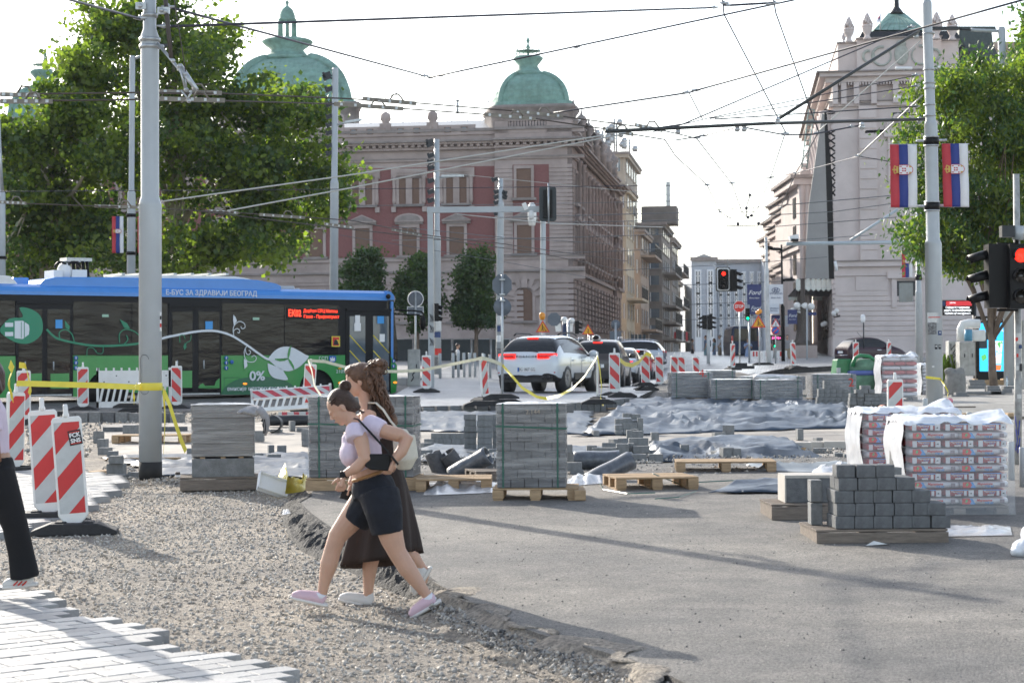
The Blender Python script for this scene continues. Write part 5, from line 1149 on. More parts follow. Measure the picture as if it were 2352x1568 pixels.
# camera mast and nearby signal
t=thing('camera_mast','dark blue mast crowned with white dome cameras and small floodlights','camera mast',tuple(gX(1296,90,.1)));part(t,'post',MM(mat('blue_mast',(.04,.06,.12),.5,var=.1)).tube([at(1297,850,90),at(1296,738,90)],.1,10),wd=1)
mb=MM(WHITE)
for x,y in ((1279,737),(1296,733),(1313,736)): mb.ball(tuple(at(x,y,89.8)),(.14,.14,.12),10,8).ball(tuple(at(x,y+6,89.8)),.09,8,6)
mb.tube([at(1279,735,90),at(1313,735,90)],.03,6)
for x in (1282,1309): mb.cbox(tuple(at(x,752,89.9)),(.26,.12,.36),ry=.1*(x-1296)/13)
part(t,'camera_cluster',mb,wd=1)
def sighead(t,cx,cy,D,h_,lit=None,side=None,board=False):
 c=at(cx,cy,D);H=h_*D/F;w_=H*.34;mb=MM(BLACKP)
 if side is None:
  mb.box(c.x-w_/2,D-.1,c.z-H/2,c.x+w_/2,D+.1,c.z+H/2);o=part(t,'signal_head',mb,wd=1,label=None)
  for k,nm in enumerate(('red','amber','green')):
   z=c.z+H*(.32-.32*k);mb=MB();col={'red':(1,.016,.008),'amber':(1,.5,.05),'green':(.0,.8,.3)}[nm]
   m_=mat('lamp_'+nm+'_on',col,.4,var=0,emit=2.2) if lit==nm else mat('lamp_off',(.03,.028,.026),.25,var=.1,coat=.5)
   mb.m(m_).lathe([(H*.105,-.115),(H*.105,-.09)],(c.x,D,z),20,axis='y');l_=link('lens',mb.mesh('lens',inv=wm(o).inverted()),o)
   mb=MM(BLACKP);R2=H*.125;v=[];n=14
   for q in range(n+1):
    a=pi*(-.12+1.24*q/n);v+=[(c.x+R2*cos(a),D-.1,z+R2*sin(a)),(c.x+R2*cos(a),D-.1-H*(.18-.06*abs(cos(a))),z+R2*.95*sin(a))]
   mb.add(v,[(2*q,2*q+1,2*q+3,2*q+2) for q in range(n)],True);vv=link('visor',mb.mesh('visor',inv=wm(o).inverted()),o);s_=vv.modifiers.new('s','SOLIDIFY');s_.thickness=.008
 else:
  mb.box(c.x-w_*.45,D-w_/2,c.z-H/2,c.x+w_*.45,D+w_/2,c.z+H/2);o=part(t,'signal_head',mb,wd=1)
  for k in range(3):
   z=c.z+H*(.30-.32*k);mb=MM(BLACKP);x0=c.x+side*w_*.45;x1=c.x+side*(w_*.45+H*.30);R2=H*.12;v=[];n=12
   for q in range(n+1):
    a=pi*(-.1+1.2*q/n);dn=H*.06;v+=[(x0,D+R2*cos(a),z+R2*sin(a)),(x1 if sin(a)>.2 else lim(x0,x1,.75),D+R2*.9*cos(a),z+R2*.75*sin(a)-dn)]
   mb.add(v,[(2*q,2*q+1,2*q+3,2*q+2) for q in range(n)],True);vv=link('visor',mb.mesh('visor',inv=wm(o).inverted()),o);s_=vv.modifiers.new('s','SOLIDIFY');s_.thickness=.01
 return o
t=thing('traffic_light','traffic light on a post with an octagon sign back, behind the dark brown car','traffic light',tuple(gX(1308,84,.0)));post(t,1306,850,735,84,.06);sighead(t,1325,752,84,30,side=1)
c=at(1275,733,84);mb=MM(SBACK).prism([(at(1273,734,84).x+.3*cos(R_(22.5+45*k)),c.z+.3*sin(R_(22.5+45*k))) for k in range(8)],84.2,84.22);part(t,'octagon_plate',mb,wd=1)
mb=MM(GALV).tube([at(1306,741,84),at(1328,741,84)],.03,6);part(t,'bracket',mb,wd=1)
t=thing('traffic_light','traffic light hanging on the wires over the street, red lamp lit, white rimmed board','traffic light',tuple(at(1662,640,70)))
c=at(1661,641.5,70);mb=MM(BLACKP);w_,h_=.26,.43
rr_=lambda w_,h_,r:[(c.x+sx*(w_-r)+r*cos(q),c.z+sz*(h_-r)+r*sin(q)) for sx,sz,a0 in ((1,1,0),(-1,1,90),(-1,-1,180),(1,-1,270)) for q in (R_(a0),R_(a0+30),R_(a0+60),R_(a0+90))]
mb.prism(rr_(.26,.43,.09),70,70.08);mb.m(WHITEP).prism(rr_(.225,.40,.08),69.98,70.0);mb.m(BLACKP).prism(rr_(.185,.36,.07),69.96,69.985);part(t,'backing_board',mb,wd=1);sighead(t,1661.5,642,69.9,42,'red')
mb=MM(GALV).tube([at(1672,560,70),at(1671,616,70)],.012,5);part(t,'hanger',mb,wd=1)
o=sighead(t,1684,644,70,50,side=1);mb=MM(GALV).tube([at(1676,618,70),at(1686,618,70)],.02,5).tube([at(1676,668,70),at(1686,668,70)],.02,5);part(t,'bracket',mb,wd=1)
t=thing('traffic_light','small traffic light with the green lamp lit between the stop sign and the banner pole','traffic light',tuple(gX(1722,100,.2)));post(t,1721,840,740,100,.05);sighead(t,1717,722,100,28,'green')
t=thing('traffic_light','pair of dark signal heads on a white post above the three waiting pedestrians','traffic light',tuple(gX(1626,106,.2)));post(t,1627,836,722,106,.09,MT['white_pole_paint']);sighead(t,1618,740,106,32,side=-1);sighead(t,1630,740,106,34,side=1)
t=thing('traffic_light','low pedestrian signal with small green light and a magenta counter display','traffic light',tuple(gX(1781,118,.2)));post(t,1781,836,770,118,.06);sighead(t,1779,788,118,20,'green');
mb=MM(BLACKP);c=at(1785,776,117.8);mb.box(c.x-.35,c.y,c.z-.15,c.x+.35,c.y+.1,c.z+.15);mb.m(mat('magenta_led',(.8,.1,.35),.5,var=0,emit=1.2))
for k in range(7): mb.box(c.x-.3+k*.09,c.y-.01,c.z-.08+.03*(k%2),c.x-.25+k*.09,c.y,c.z+.08-.02*(k%3))
part(t,'display',mb,wd=1)
# near traffic lights at the right edge
t=thing('traffic_light','large near traffic light at the right edge, red lamp lit, on a worn stickered pole','traffic light',tuple(gnd(2338,1077,.12)))
WORN=mat('worn_painted_pole',(.36,.36,.35),.6,var=.35,vs=9,dirt=.5)
vpole(t,[(2337,1080,26.3,.052),(2338.5,870,26.3,.052),(2338.5,868,26.3,.045),(2334,400,26.3,.042)],WORN)
mb=MM(DARKM);c=at(2313,532,26.2);mb.cbox(tuple(c),(.17,.16,.15));c2=at(2338,535,26.2);mb.m(GREYP).lathe([(.075,-.09),(.075,.09)],tuple(c2),14);part(t,'control_box',mb,wd=1)
sighead(t,2341,635,26.0,148,'red');sighead(t,2288,634,26.2,146,side=-1)
mb=MM(BLACKP).tube([at(2290,560,26.2),at(2338,560,26.2)],.018,6).tube([at(2290,712,26.2),at(2338,712,26.2)],.018,6).tube([at(2335,545,26.2),at(2335,562,26.2)],.025,6);part(t,'bracket',mb,wd=1)
for a,mt in (((2331,775,2336,783),REDM),((2338,792,2346,800),NAVY),((2333,765,2345,790),PAPER),((2333,812,2337,820),REDM),((2340,835,2346,852),INK),((2332,840,2338,850),PAPER),((2334,905,2344,915),PAPER)): patch(t,*a,26.3,.052,2338.5,mt,z=.002)
mb=MM(mat('blue_spray',(.03,.05,.35),.6,var=0));
for P in ([(2331,955),(2334,975),(2339,1000),(2342,965)],[(2333,985),(2337,1010),(2333,1035),(2341,1020),(2341,1050)],[(2332,1030),(2338,1040),(2343,1005)]): mb.tube([at(x,y,26.24) for x,y in P],.006,5)
part(t,'graffiti',mb,wd=1)
# ---------------------------------------------------------------- wires
WIR=mat('dark_wire',(.03,.03,.045),.5,var=0);WIL=mat('pale_wire',(.45,.45,.42),.45,var=0);WIG=mat('grey_wire',(.10,.11,.12),.5,var=0);TAN=mat('splice_metal',(.20,.18,.15),.5,metal=.3,var=.2)
def wire(label,pts,r=.009,mt=WIR,sag=0,splices=(),nodes=()):
 P=[at(*p) for p in pts];Q=[]
 for i in range(len(P)-1):
  n=8
  for k in range(n+(i==len(P)-2)):
   f=k/n;v=P[i].lerp(P[i+1],f);Q.append(v-Vector((0,0,sag*4*f*(1-f))))
 t=thing('overhead_wire',label,'wire',tuple(P[0]),group='overhead wires of the trolleybus and signals')
 part(t,'cable',MM(mt).tube(Q,r*1.6,5),wd=1)
 for a in splices:
  x0,y0,x1,y1,D0,D1=a;p,q=at(x0,y0,D0-.03),at(x1,y1,D1-.03);mb=MM(TAN);mb.ribbon([p,q],.075,.03,side=(0,0,1));mb.m(GALV)
  for k in range(5): v=p.lerp(q,(k+.5)/5);mb.cbox((v.x,v.y-.02,v.z),(.05,.03,.05))
  c=p.lerp(q,.62);mb.m(TAN).tube([(c.x-.12,c.y,c.z+.03),(c.x-.05,c.y,c.z+.14),(c.x+.05,c.y,c.z+.14),(c.x+.14,c.y,c.z+.02)],.018,6);part(t,'splice',mb,wd=1)
 for x,y,D in nodes:
  c=at(x,y,D);part(t,'fitting',MM(GALV).tube([(c.x-.09,c.y,c.z+.01),tuple(c),(c.x+.09,c.y,c.z+.01)],[.012,.03,.012],6).ball((c.x,c.y,c.z+.03),.022,6,4),wd=1)
wire('dark cable from the upper left edge to the main left pole',[(130,-8,20),(331,46,26.4)],.010,nodes=[(322,43,26)])
wire('long near level black cable from the main left pole to the top right',[(366,62,26.4),(1640,18,40)],.012,sag=-.0,nodes=[(376,61,26.4),(1640,18,39.9)])
wire('steep dark cable from the main left pole down to the three way joint',[(380,15,26.4),(968,173,44)],.012,nodes=[(386,17,26.5),(975,175,44)])
wire('dark cable rising right from the three way joint to the top edge',[(985,179,44),(1845,-4,40)],.012,nodes=[(990,178,44),(1012,174,44),(1323,109,43)])
wire('short thin cable from the three way joint to the trolley wire',[(985,180,44),(886,226,42)],.006)
wire('upper trolley wire running across behind the main left pole',[(-10,217,32),(323,213,33),(512,215,34),(800,227,37),(957,237,38),(1179,255,40),(1293,268,40.5),(1456,290,41),(1522,300,41)],.009,IRON,splices=[(0,217,91,219,32,32.3),(366,210.5,509,214,33.4,34),(834,227,955,238,37.2,38),(1178,255,1293,268,40,40.5),(1458,287,1522,300,41,41)])
wire('lower trolley wire running across behind the main left pole',[(-10,233,31.5),(323,229,32.5),(516,232,33.5),(768,239,36.5),(926,250,37.5),(1113,263,39.5),(1230,273,40),(1386,296,40.5),(1454,309,41)],.009,IRON,splices=[(0,233,121,233,31.5,31.9),(366,227,516,231,32.7,33.5),(768,239,926,250,36.5,37.5),(1113,263,1230,273,39.5,40),(1386,296,1454,309,40.5,41)])
wire('trolley wire curving down from the end of the black arm to the hanging joints',[(1454,309,41),(1527,321,42),(1552,359,45),(1624,425,52),(1654,487,62),(1695,512,70)],.009)
wire('second trolley wire curving down beside the first one',[(1522,300,41),(1600,318,43),(1681,422,52),(1703,484,62),(1722,505,70)],.009,nodes=[(1600,317,43)])
wire('cable from the top edge dropping steeply past the black arm, left one of two',[(1659,-4,38),(1663,34,38),(1804,304,42),(1770,408,55),(1739,482,68)],.009,nodes=[(1663,8,38),(1804,307,42)])
wire('cable from the top edge dropping steeply past the black arm, right one of two',[(1776,-4,38),(1782,31,38),(1880,303,42),(1828,398,55),(1792,478,66),(1746,518,70)],.009,nodes=[(1780,8,38),(1879,306,42)])
wire('short level link between the two joints at the top edge',[(1660,12,38),(1672,13,38),(1780,7,38)],.014,nodes=[(1672,13,38),(1766,10,38)])
wire('dark cable from the top right corner down to the small joint left of the arm',[(2360,-3,30),(1598,208,38),(1583,213,38),(1268,260,40.2)],.011,nodes=[(1598,208,38),(1578,213,38)])
wire('short drop cable between the small joint and the arm cables',[(1583,214,38),(1613,273,40)],.007)
wire('cable from the top clamp of the right pole to the tip of the black arm',[(2094,62,43),(1570,285,39),(1470,300,38)],.009,nodes=[(2094,62,43)])
wire('upper one of the thin cables fanning left from the right pole',[(2110,172,43),(1625,272,41),(1500,303,39)],.007,nodes=[(2104,173,43)])
wire('middle one of the thin cables fanning left from the right pole',[(2110,197,43),(1630,273,41)],.007,nodes=[(2104,198,43)])
wire('nearly level cable from the right pole above the black arm',[(2110,244,43),(1642,274,41)],.009,nodes=[(2104,245,43)])
wire('pale rope from the right pole down to the joint before the theatre',[(2119,219,43),(1972,358,46)],.011,WIL,nodes=[(1972,358,46)])
wire('pale thin rope from the top of the right pole to the right steep cable',[(2114,94,43),(1878,303,42)],.008,WIL)
wire('span wire crossing the street through the joint before the theatre',[(2044,371,47),(1972,359,46),(1828,398,54),(1681,421,52),(1548,426,56),(746,435,60),(-10,440,60)],.007,nodes=[(1828,398,54),(1770,408,54),(1681,421,52),(1624,425,52)])
wire('hanging chain cable under the black arm',[(1548,323,42),(1616,312,42),(1693,293,40)],.009,nodes=[(1616,312,42)])
wire('sagging cable under the right half of the black arm',[(1709,293,40),(1801,310,41),(1866,309,41),(1955,292,42),(1980,288,42)],.010,nodes=[(1801,309,41),(1955,292,42)])
wire('thin level wire over the street below the span wire',[(2060,448,70),(1770,474,70),(1548,489,72),(1130,500,75)],.010,WIG,nodes=[(1654,487,71),(1792,478,70)])
wire('thin wire over the street just above the hanging joints',[(2060,466,70),(1917,486,70),(1548,506,72),(1240,512,75)],.009,WIG)
wire('thin wire over the street just below the hanging joints',[(2060,499,70),(1548,538,72),(1200,548,75),(900,552,78)],.009,WIG)
wire('lower thin wire in front of the grey striped building',[(2000,540,88),(1700,560,88),(1440,576,88),(1150,585,88)],.010,WIG)
wire('lowest thin wire crossing low over the far street',[(1900,590,95),(1700,606,95),(1400,622,95)],.010,WIG,nodes=[(1640,610,95)])
wire('wire crossing the museum corner at the level of its middle windows',[(1548,462,90),(1150,470,85),(746,473,85)],.009,WIG)
wire('fine wire slanting over the brick panels of the museum',[(750,372,80),(1100,405,80),(1550,450,80)],.007,WIL)
wire('pale rope slanting from the tree to the tip of the black arm, upper one',[(371,463,34),(804,402,36),(1400,309,38.5)],.009,WIL,nodes=[(1427,306,38.5)])
wire('pale rope slanting from the tree to the tip of the black arm, lower one',[(523,484,34),(804,432,36),(1427,309,38.5)],.009,WIL)
wire('upper trolley wire of the far pair with long splices in front of the tree',[(-10,465,46),(321,477,48),(547,489,50),(804,506,53),(992,542,58),(1146,559,62),(1440,600,75)],.009,IRON,splices=[(0,464,60,467,46,46.4),(218,473,330,477,47.5,48),(480,484,547,489,49.6,50),(596,493,700,500,50.5,51.5),(745,514,812,523,53,53.5)])
wire('lower trolley wire of the far pair passing the signal gantry',[(430,482,49),(746,520,54),(1000,548,60),(1230,580,68),(1440,622,80)],.009,IRON,splices=[(900,527,968,540,57,58.5)])
wire('pale cable from the gantry arm slanting to the street houses',[(1051,492,60),(1260,513,66),(1522,522,80)],.010,WIL)
wire('thin dark wire in front of the museum ground floor windows',[(780,540,75),(1150,600,80),(1420,650,88)],.007,WIG)
wire('thin wire passing over the octagon sign back',[(1400,560,70),(1153,545,66),(900,520,60)],.007,WIG,nodes=[(1153,545,66)])
for k,(a,b,l) in enumerate((((1560,655),(1830,645),'first'),((1565,700),(1800,690),'second'),((1560,735),(1760,728),'third'))): wire('%s of three faint wires strung low across the far street, counted from above'%l,[(a[0],a[1],120),(b[0],b[1],120)],.012,WIG)
# wire crossing joint cluster
t=thing('wire_junction','cluster of insulators and joints where the trolley wires cross over the street','wire fitting',tuple(at(1718,500,69)))
mb=MM(WIR)
mb.tube([at(1724,446,69),at(1716,470,69),at(1714,498,69)],.02,6).tube([at(1724,446,69),at(1733,462,69),at(1731,488,69)],.012,6).tube([at(1668,519,69),at(1745,518,69)],.02,6).tube([at(1700,487,69),at(1742,486,69)],.015,6)
for x,y in ((1695,514),(1742,513),(1718,499),(1726,495),(1714,478),(1722,448)): mb.ball(tuple(at(x,y,69)),.06,8,6)
part(t,'joint',mb,wd=1)
# ---------------------------------------------------------------- electric bus
nose=at(905,850,61.5);rear=at(0,850,54.3)
PB=Plane((nose.x,nose.y),(rear.x-nose.x,rear.y-nose.y))
UB=lambda x,y:PB.uz(x,y)
BB=mat('bus_blue',(.055,.25,.66),.3,var=.03,coat=.3,dirt=.05);BG=mat('bus_green',(.03,.28,.06),.35,var=.04,coat=.5,dirt=.08);BGD=mat('bus_dark_green',(.008,.13,.06),.35,var=.03,coat=.5);BK=mat('bus_black',(.010,.011,.014),.4,var=.05,spec=.2)
BWH=mat('bus_white_print',(.68,.72,.76),.35,var=.02);BGL=mat('bus_glass',(.010,.010,.012),.06,var=0,spec=.32,bump=.5,bs=1.1,stretch=(1,1,3));TEAL=mat('bus_teal_print',(.02,.24,.13),.4,var=.03)
gz=hz(57.5)+.03
bus=thing('electric_bus','long green and blue electric bus with white leaf artwork and black windows behind the barriers','bus',(nose.x,nose.y,hz(61.5)+.03))
def Mb(mb): mb.M=PB.M();return mb
def BP(pts): return [UB(x,y) for x,y in pts]
def bprint(par,mt,pts,off,name='artwork',raw=False):
 q=pts if raw else BP(pts);mb=Mb(MB()).m(mt);mb.prism(q,-off,-off+.002);return part(par,name,mb,wd=1) if par is bus else link(name,mb.mesh(name,inv=wm(par).inverted()),par)
zr=UB(745,687.7)[1];zb_=UB(520,906)[1];zw=UB(600,815)[1];zt=zr+.23
L=18.;Wd=2.5
body=Mb(MB())
# body shell: section profile extruded along u
def sect(mt,pr,u0,u1,cap=True):
 n=len(pr);vs=[(u0,y,z) for y,z in pr]+[(u1,y,z) for y,z in pr];body.m(mt).add(vs,[(i,(i+1)%n,(i+1)%n+n,i+n) for i in range(n)]+([tuple(range(n)),tuple(range(2*n-1,n-1,-1))] if cap else []))
sect(BK,[(0,zw-.02),(0.0,zr),(Wd,zr),(Wd,zw-.02)],.25,L)
pr=[(0,zr),(0,zr+.1),(.06,zr+.22),(.22,zr+.30),(Wd-.22,zr+.30),(Wd-.06,zr+.22),(Wd,zr+.1),(Wd,zr)];sect(BB,pr,.22,L)
part(bus,'body',body,wd=1)
gaps=[UB(682,850)[0],UB(773,850)[0],UB(205,850)[0],UB(284,850)[0]]
def archwall(u0,u1,cuts):
 mb=Mb(MB()).m(BG);segs=[];u=u0
 P=[(u0,zb_),(u0,zw)]+[(u1,zw),(u1,zb_)]
 pts=[(u0,zb_),(u0,zw),(u1,zw),(u1,zb_)]
 for c,r in sorted(cuts,reverse=True):
  zc=zb_+.12
  pts+= [(c+r*cos(a),zc+r*sin(a)) if sin(a)>0 else (c+r*cos(a),zb_) for a in [pi*k/14 for k in range(15)]]
 mb.prism(pts,-.0,.05);return part(bus,'side_panel',mb,wd=1)
fw=UB(728,886)[0];rw=UB(245,880)[0]
archwall(UB(793,850)[0],UB(508,850)[0],[(fw,.60)]);archwall(UB(386,850)[0],UB(168,850)[0],[(rw,.60)]);archwall(UB(36,850)[0],L,[])
mb=Mb(MB()).m(BK).box(.3,.06,zb_+.02,L,Wd,zw);part(bus,'chassis',mb,wd=1)
mb=Mb(MB()).m(BG)
mb.prism(BP([(897,818),(905,830),(911,838),(912,870),(909,900),(897,904)]),-.02,.8);part(bus,'front_fairing',mb,wd=1)
mb=Mb(MB()).m(BGL);mb.prism([(.25,zw-.2),(.25,zr+.05),(-.02,zr+.02),(-.16,zw+.4),(-.18,zw-.2)],.06,Wd-.1);part(bus,'windscreen',mb,wd=1)
mb=Mb(MB()).m(BB);mb.prism([(.22,zr+.02),(.22,zr+.30),(.1,zr+.28),(-.02,zr+.16),(-.04,zr+.02)],.0,Wd-.1);mb.prism(BP([(897.5,692),(903,692),(903,836),(897.5,836)]),-.015,.05);part(bus,'front_corner',mb,wd=1)
# roof pods
def pod(pts,mt,y0,y1,name='roof_pod'):
 mb=Mb(MB()).m(mt).prism(BP(pts),y0,y1);return part(bus,name,mb,bevel=.03,wd=1)
pod([(97,660),(97,653),(106,642),(135,635.5),(250,636),(420,639),(560,640),(600,643),(640,650.5),(653,657),(652,668),(640,672)],BB,.15,2.2)
pod([(-60,652),(-60,628),(0,630),(33,633),(50,652),(48,656)],WHITE,.25,2.1)
pod([(52,650),(58,634),(95,634),(95,656)],BB,.9,2.1)
pod([(275,634),(300,630),(560,633),(585,637),(620,648),(600,652),(280,640)],WHITE,.5,1.9)
pod([(655,668),(660,655),(695,655),(700,670)],GREYP,.5,1.6);pod([(700,670),(700,660),(712,660),(712,671)],GREYP,.6,1.6)
mb=Mb(MB()).m(GALV)
for x in range(300,580,40):
 a=UB(x,630);mb.box(a[0]-.05,.5,a[1],a[0]+.05,1.8,a[1]+.06)
part(bus,'roof_rail',mb,wd=1)
# charger gear on the roof
mb=Mb(MB()).m(WHITE)
for x0,y0,x1,y1 in ((192,616,226,636),(149,617,170,636)): a=UB(x0,y0);b=UB(x1,y1);mb.box(b[0],.8,b[1],a[0],1.5,a[1])
a=UB(180,620);mb.ball((a[0],1.,a[1]),(.22,.2,.26));part(bus,'charger_box',mb,wd=1)
mb=Mb(MB()).m(BLACKP)
for cx,w_ in ((166,14),(196,15)):
 mb.tube([(UB(cx-w_+w_*(1-cos(q)),0)[0],.9,UB(cx,612-14*sin(q))[1]) for q in [k*pi/8 for k in range(9)]],.035,6)
mb.m(GALV);a=UB(185,592);b=UB(244,592);mb.box(b[0],1.,b[1]-.05,a[0],1.5,b[1]+.04);mb.m(BLACKP)
for x in (205,215,228,238): p=UB(x,592);q=UB(x+3,632);mb.tube([(p[0],1.2,p[1]),(q[0],1.2,q[1])],.05,6)
part(bus,'charger_frame',mb,wd=1)
# windows
def pane_(x0,y0,x1,y1,off=.012,name='window',mt=BGL):
 mb=Mb(MB()).m(mt).prism(BP([(x0,y0),(x1,y0+(x1-x0)*.0175),(x1,y1),(x0,y1)]),-off,.02);return part(bus,name,mb,wd=1)
pane_(-60,689,34,814);pane_(168,692,301,815);pane_(303,694,384,815);pane_(510,696,652,815);pane_(654,699,776,815)
# door
def door(x0,x1,yt,yb,l1,l2,name='door',clear=False):
 mb=Mb(MB()).m(BK).prism(BP([(x0,yt),(x1,yt+(x1-x0)*.0175),(x1,yb),(x0,yb)]),-.02,.05);o=part(bus,name,mb,wd=1)
 for (a,b) in (l1,l2):
  m=GLASSB if clear else BGL
  mb=Mb(MB()).m(m).prism(BP([(a,yt+17),(b,yt+17),(b,yb-8),(a,yb-8)]),-.03,-.018);link('door_glass',mb.mesh('door_glass',inv=wm(o).inverted()),o)
  mb=Mb(MB()).m(GREYP if not clear else YEL);
  if clear:
   for dy in (60,95):
    p=UB(a,yb-dy-40);q=UB(b,yb-dy);mb.tube([(p[0],-.035,p[1]),(q[0],-.035,q[1])],.018,5)
  else: p=UB((a+b)/2-12,yb-60);q=UB((a+b)/2-12,yb-80);mb.tube([(p[0],-.04,p[1]),(q[0],-.04,q[1])],.02,5)
  link('handrail',mb.mesh('handrail',inv=wm(o).inverted()),o)
 mb=Mb(MB()).m(BK);a=UB(x0,yt-1);b=UB(x1,yt+6);mb.box(b[0],-.06,b[1],a[0],.0,a[1]);mb.m(GALV);a=UB(x0+4,yb-4);b=UB(x1-4,yb-2);mb.box(b[0],-.06,b[1],a[0],-.0,b[1]+.04);link('door_header',mb.mesh('door_header',inv=wm(o).inverted()),o)
 return o
d1=door(36,167,693,910,(42,96),(108,160));d2=door(387,507,699,907,(395,441),(455,503));d3=door(794,897,709,905,(802,838),(856,892),clear=True)
for o,x0,x1,y0,y1 in ((d1,70,95,858,883),(d1,115,158,858,892),(d2,400,440,852,890),(d2,455,503,886,891)):
 bprint(o,BG,[(x0,y0),(x1,y0-1),(x1,y1),(x0,y1)],.036,'green_panel')
bprint(d2,BG,[(455,891),(458,883),(465,880),(471,887),(480,892),(490,890),(495,875),(503,868),(503,891)],.038,'green_panel')
# wheels
for c,nm in ((fw,0),(rw,1)):
 mb=Mb(MB()).m(RUBBER);zc=UB(730,886)[1];zc=hz(61.5)+.50 if not nm else hz(56.5)+.50
 mb.lathe([(.30,.06),(.46,.05),(.485,.10),(.485,.30),(.46,.34)],(c,0,zc),32,axis='y');w_=part(bus,'wheel',mb,wd=1)
 mb=Mb(MB()).m(GALV).lathe([(.05,.04),(.14,.03),(.16,.09),(.27,.11),(.29,.05)],(c,0,zc),24,axis='y')
 for k in range(10): mb.ball((c+.2*cos(k*.628),.08,zc+.2*sin(k*.628)),.025,6,4)
 link('rim',mb.mesh('rim',inv=wm(w_).inverted()),w_)
 mb=Mb(MB()).m(BLACKP);mb.lathe([(.60,.02),(.60,.5)],(c,0,zb_+.12),28,axis='y');part(bus,'wheel_arch',mb,wd=1)
# mirror
mb=Mb(MB()).m(BLACKP);P=lambda x,y,d=-.25:(UB(x,y)[0],d,UB(x,y)[1])
mb.tube([P(907,712,0),P(940,714),P(958,716),P(964,724)],.03,6).tube([P(907,722,0),P(950,723),P(960,727)],.025,6);c=UB(960,742);mb.ball((c[0],-.28,c[1]),(.09,.13,.24),12,8);part(bus,'mirror',mb,wd=1)
mb=Mb(MB()).m(BLACKP);c=UB(890,681);mb.ball((c[0],-.05,c[1]),.08,8,6);part(bus,'roof_camera',mb,wd=1)
# artwork
def strip(cl,w_,mt,off=.02,name='artwork'):
 q=BP(cl);L_=[];R2=[]
 for i,p in enumerate(q):
  a=Vector(q[max(i-1,0)]);b=Vector(q[min(i+1,len(q)-1)]);t=(b-a).normalized();n=Vector((-t.y,t.x));ww=w_[i] if hasattr(w_,'__len__') else w_
  L_.append((p[0]+n.x*ww/2,p[1]+n.y*ww/2));R2.append((p[0]-n.x*ww/2,p[1]-n.y*ww/2))
 mb=Mb(MB()).m(mt);n=len(q);vs=[(u,-off,z) for u,z in L_+R2]+[(u,-off+.003,z) for u,z in L_+R2]
 mb.add(vs,[(i,i+1,n+i+1,n+i) for i in range(n-1)]);return part(bus,name,mb,wd=1)
def smooth_(pts,n=5):
 out=[]
 for i in range(len(pts)-1):
  p0=pts[max(i-1,0)];p1=pts[i];p2=pts[i+1];p3=pts[min(i+2,len(pts)-1)]
  for k in range(n):
   t=k/n;out.append(tuple(.5*((2*p1[a])+(-p0[a]+p2[a])*t+(2*p0[a]-5*p1[a]+4*p2[a]-p3[a])*t*t+(-p0[a]+3*p1[a]-3*p2[a]+p3[a])*t**3) for a in (0,1)))
 return out+[pts[-1]]
c6=lambda p:[(344.5+x*.21976,602.9+y*.21976) for x,y in p];c4=lambda p:[(x*.3418,516.8+y*.3418) for x,y in p]
strip(smooth_(c6([(0,845),(130,790),(240,765),(450,725),(600,712),(720,722),(850,765),(990,850),(1130,950),(1230,1010),(1340,1008)])),.065,BWH,.04)
strip(smooth_(c4([(310,700),(350,740),(400,768),(560,802),(700,812),(880,802),(945,790)])),.06,TEAL,.038)
bprint(bus,BWH,smooth_(c6([(1235,995),(1290,930),(1350,890),(1410,877),(1480,885),(1550,920),(1620,962),(1655,985),(1580,1070),(1520,1110),(1460,1132),(1400,1130),(1340,1105),(1225,1010)]),3),.03,'leaf_artwork')
bprint(bus,BWH,smooth_(c6([(1225,1050),(1235,1130),(1270,1190),(1330,1215),(1435,1225),(1405,1160),(1370,1110),(1300,1080),(1225,1050)]),3),.03,'leaf_artwork')
bprint(bus,TEAL,smooth_(c4([(0,690),(60,628),(150,618),(128,556),(190,560),(255,595),(282,650),(280,720),(240,770),(180,797),(110,790),(40,755),(0,720),(0,690)]),3),.04,'leaf_artwork')
strip(smooth_(c6([(1300,1010),(1400,1008),(1437,1005)])),.04,BG,.045)
for a in (75,185,-60):   # turbine blades
 c=UB(344.5+1437*.21976,602.9+1003*.21976);r=.42;ca,sa=cos(R_(a)),sin(R_(a))
 P_=[(c[0]+r*(t*ca-w_*sa)*-1,c[1]+r*(t*sa+w_*ca)) for t,w_ in ((0,.03),(.3,.13),(.7,.13),(1,0),(.7,-.02),(.3,-.06),(0,-.03))];bprint(bus,BG,P_,.045,raw=True)
for P_ in ([(95,645),(150,643),(190,670),(194,700),(190,735),(150,765),(95,760)],): bprint(bus,BWH,c4(P_),.045,'plug_artwork')
for P_ in ([(30,656),(85,656),(85,684),(30,684)],[(30,718),(85,718),(85,746),(30,746)]): bprint(bus,BWH,c4(P_),.045,'plug_artwork')
for P_ in ([(137,650),(141,650),(141,758),(137,758)],[(157,650),(162,650),(162,758),(157,758)]): bprint(bus,TEAL,c4(P_),.05,'plug_artwork')
def curl(fn,pts,mt,w_=.022): strip(smooth_(fn(pts)),w_,mt,.042,'tendril_artwork')
curl(c6,[(870,765),(862,700),(880,650),(930,615),(980,640),(985,680),(955,690),(942,668)],BWH);curl(c6,[(868,750),(870,710),(905,690),(930,710),(925,735),(908,728)],BWH);bprint(bus,BWH,c6([(865,545),(885,565),(903,610),(870,655),(862,600)]),.042)
curl(c6,[(1010,865),(980,920),(985,990),(1020,1035),(1080,1035),(1105,1000),(1085,970),(1055,985)],BWH);curl(c6,[(990,900),(1000,950),(1030,960),(1045,930),(1025,915)],BWH);bprint(bus,BWH,c6([(975,1000),(1005,1030),(1012,1080),(980,1110),(975,1050)]),.042)
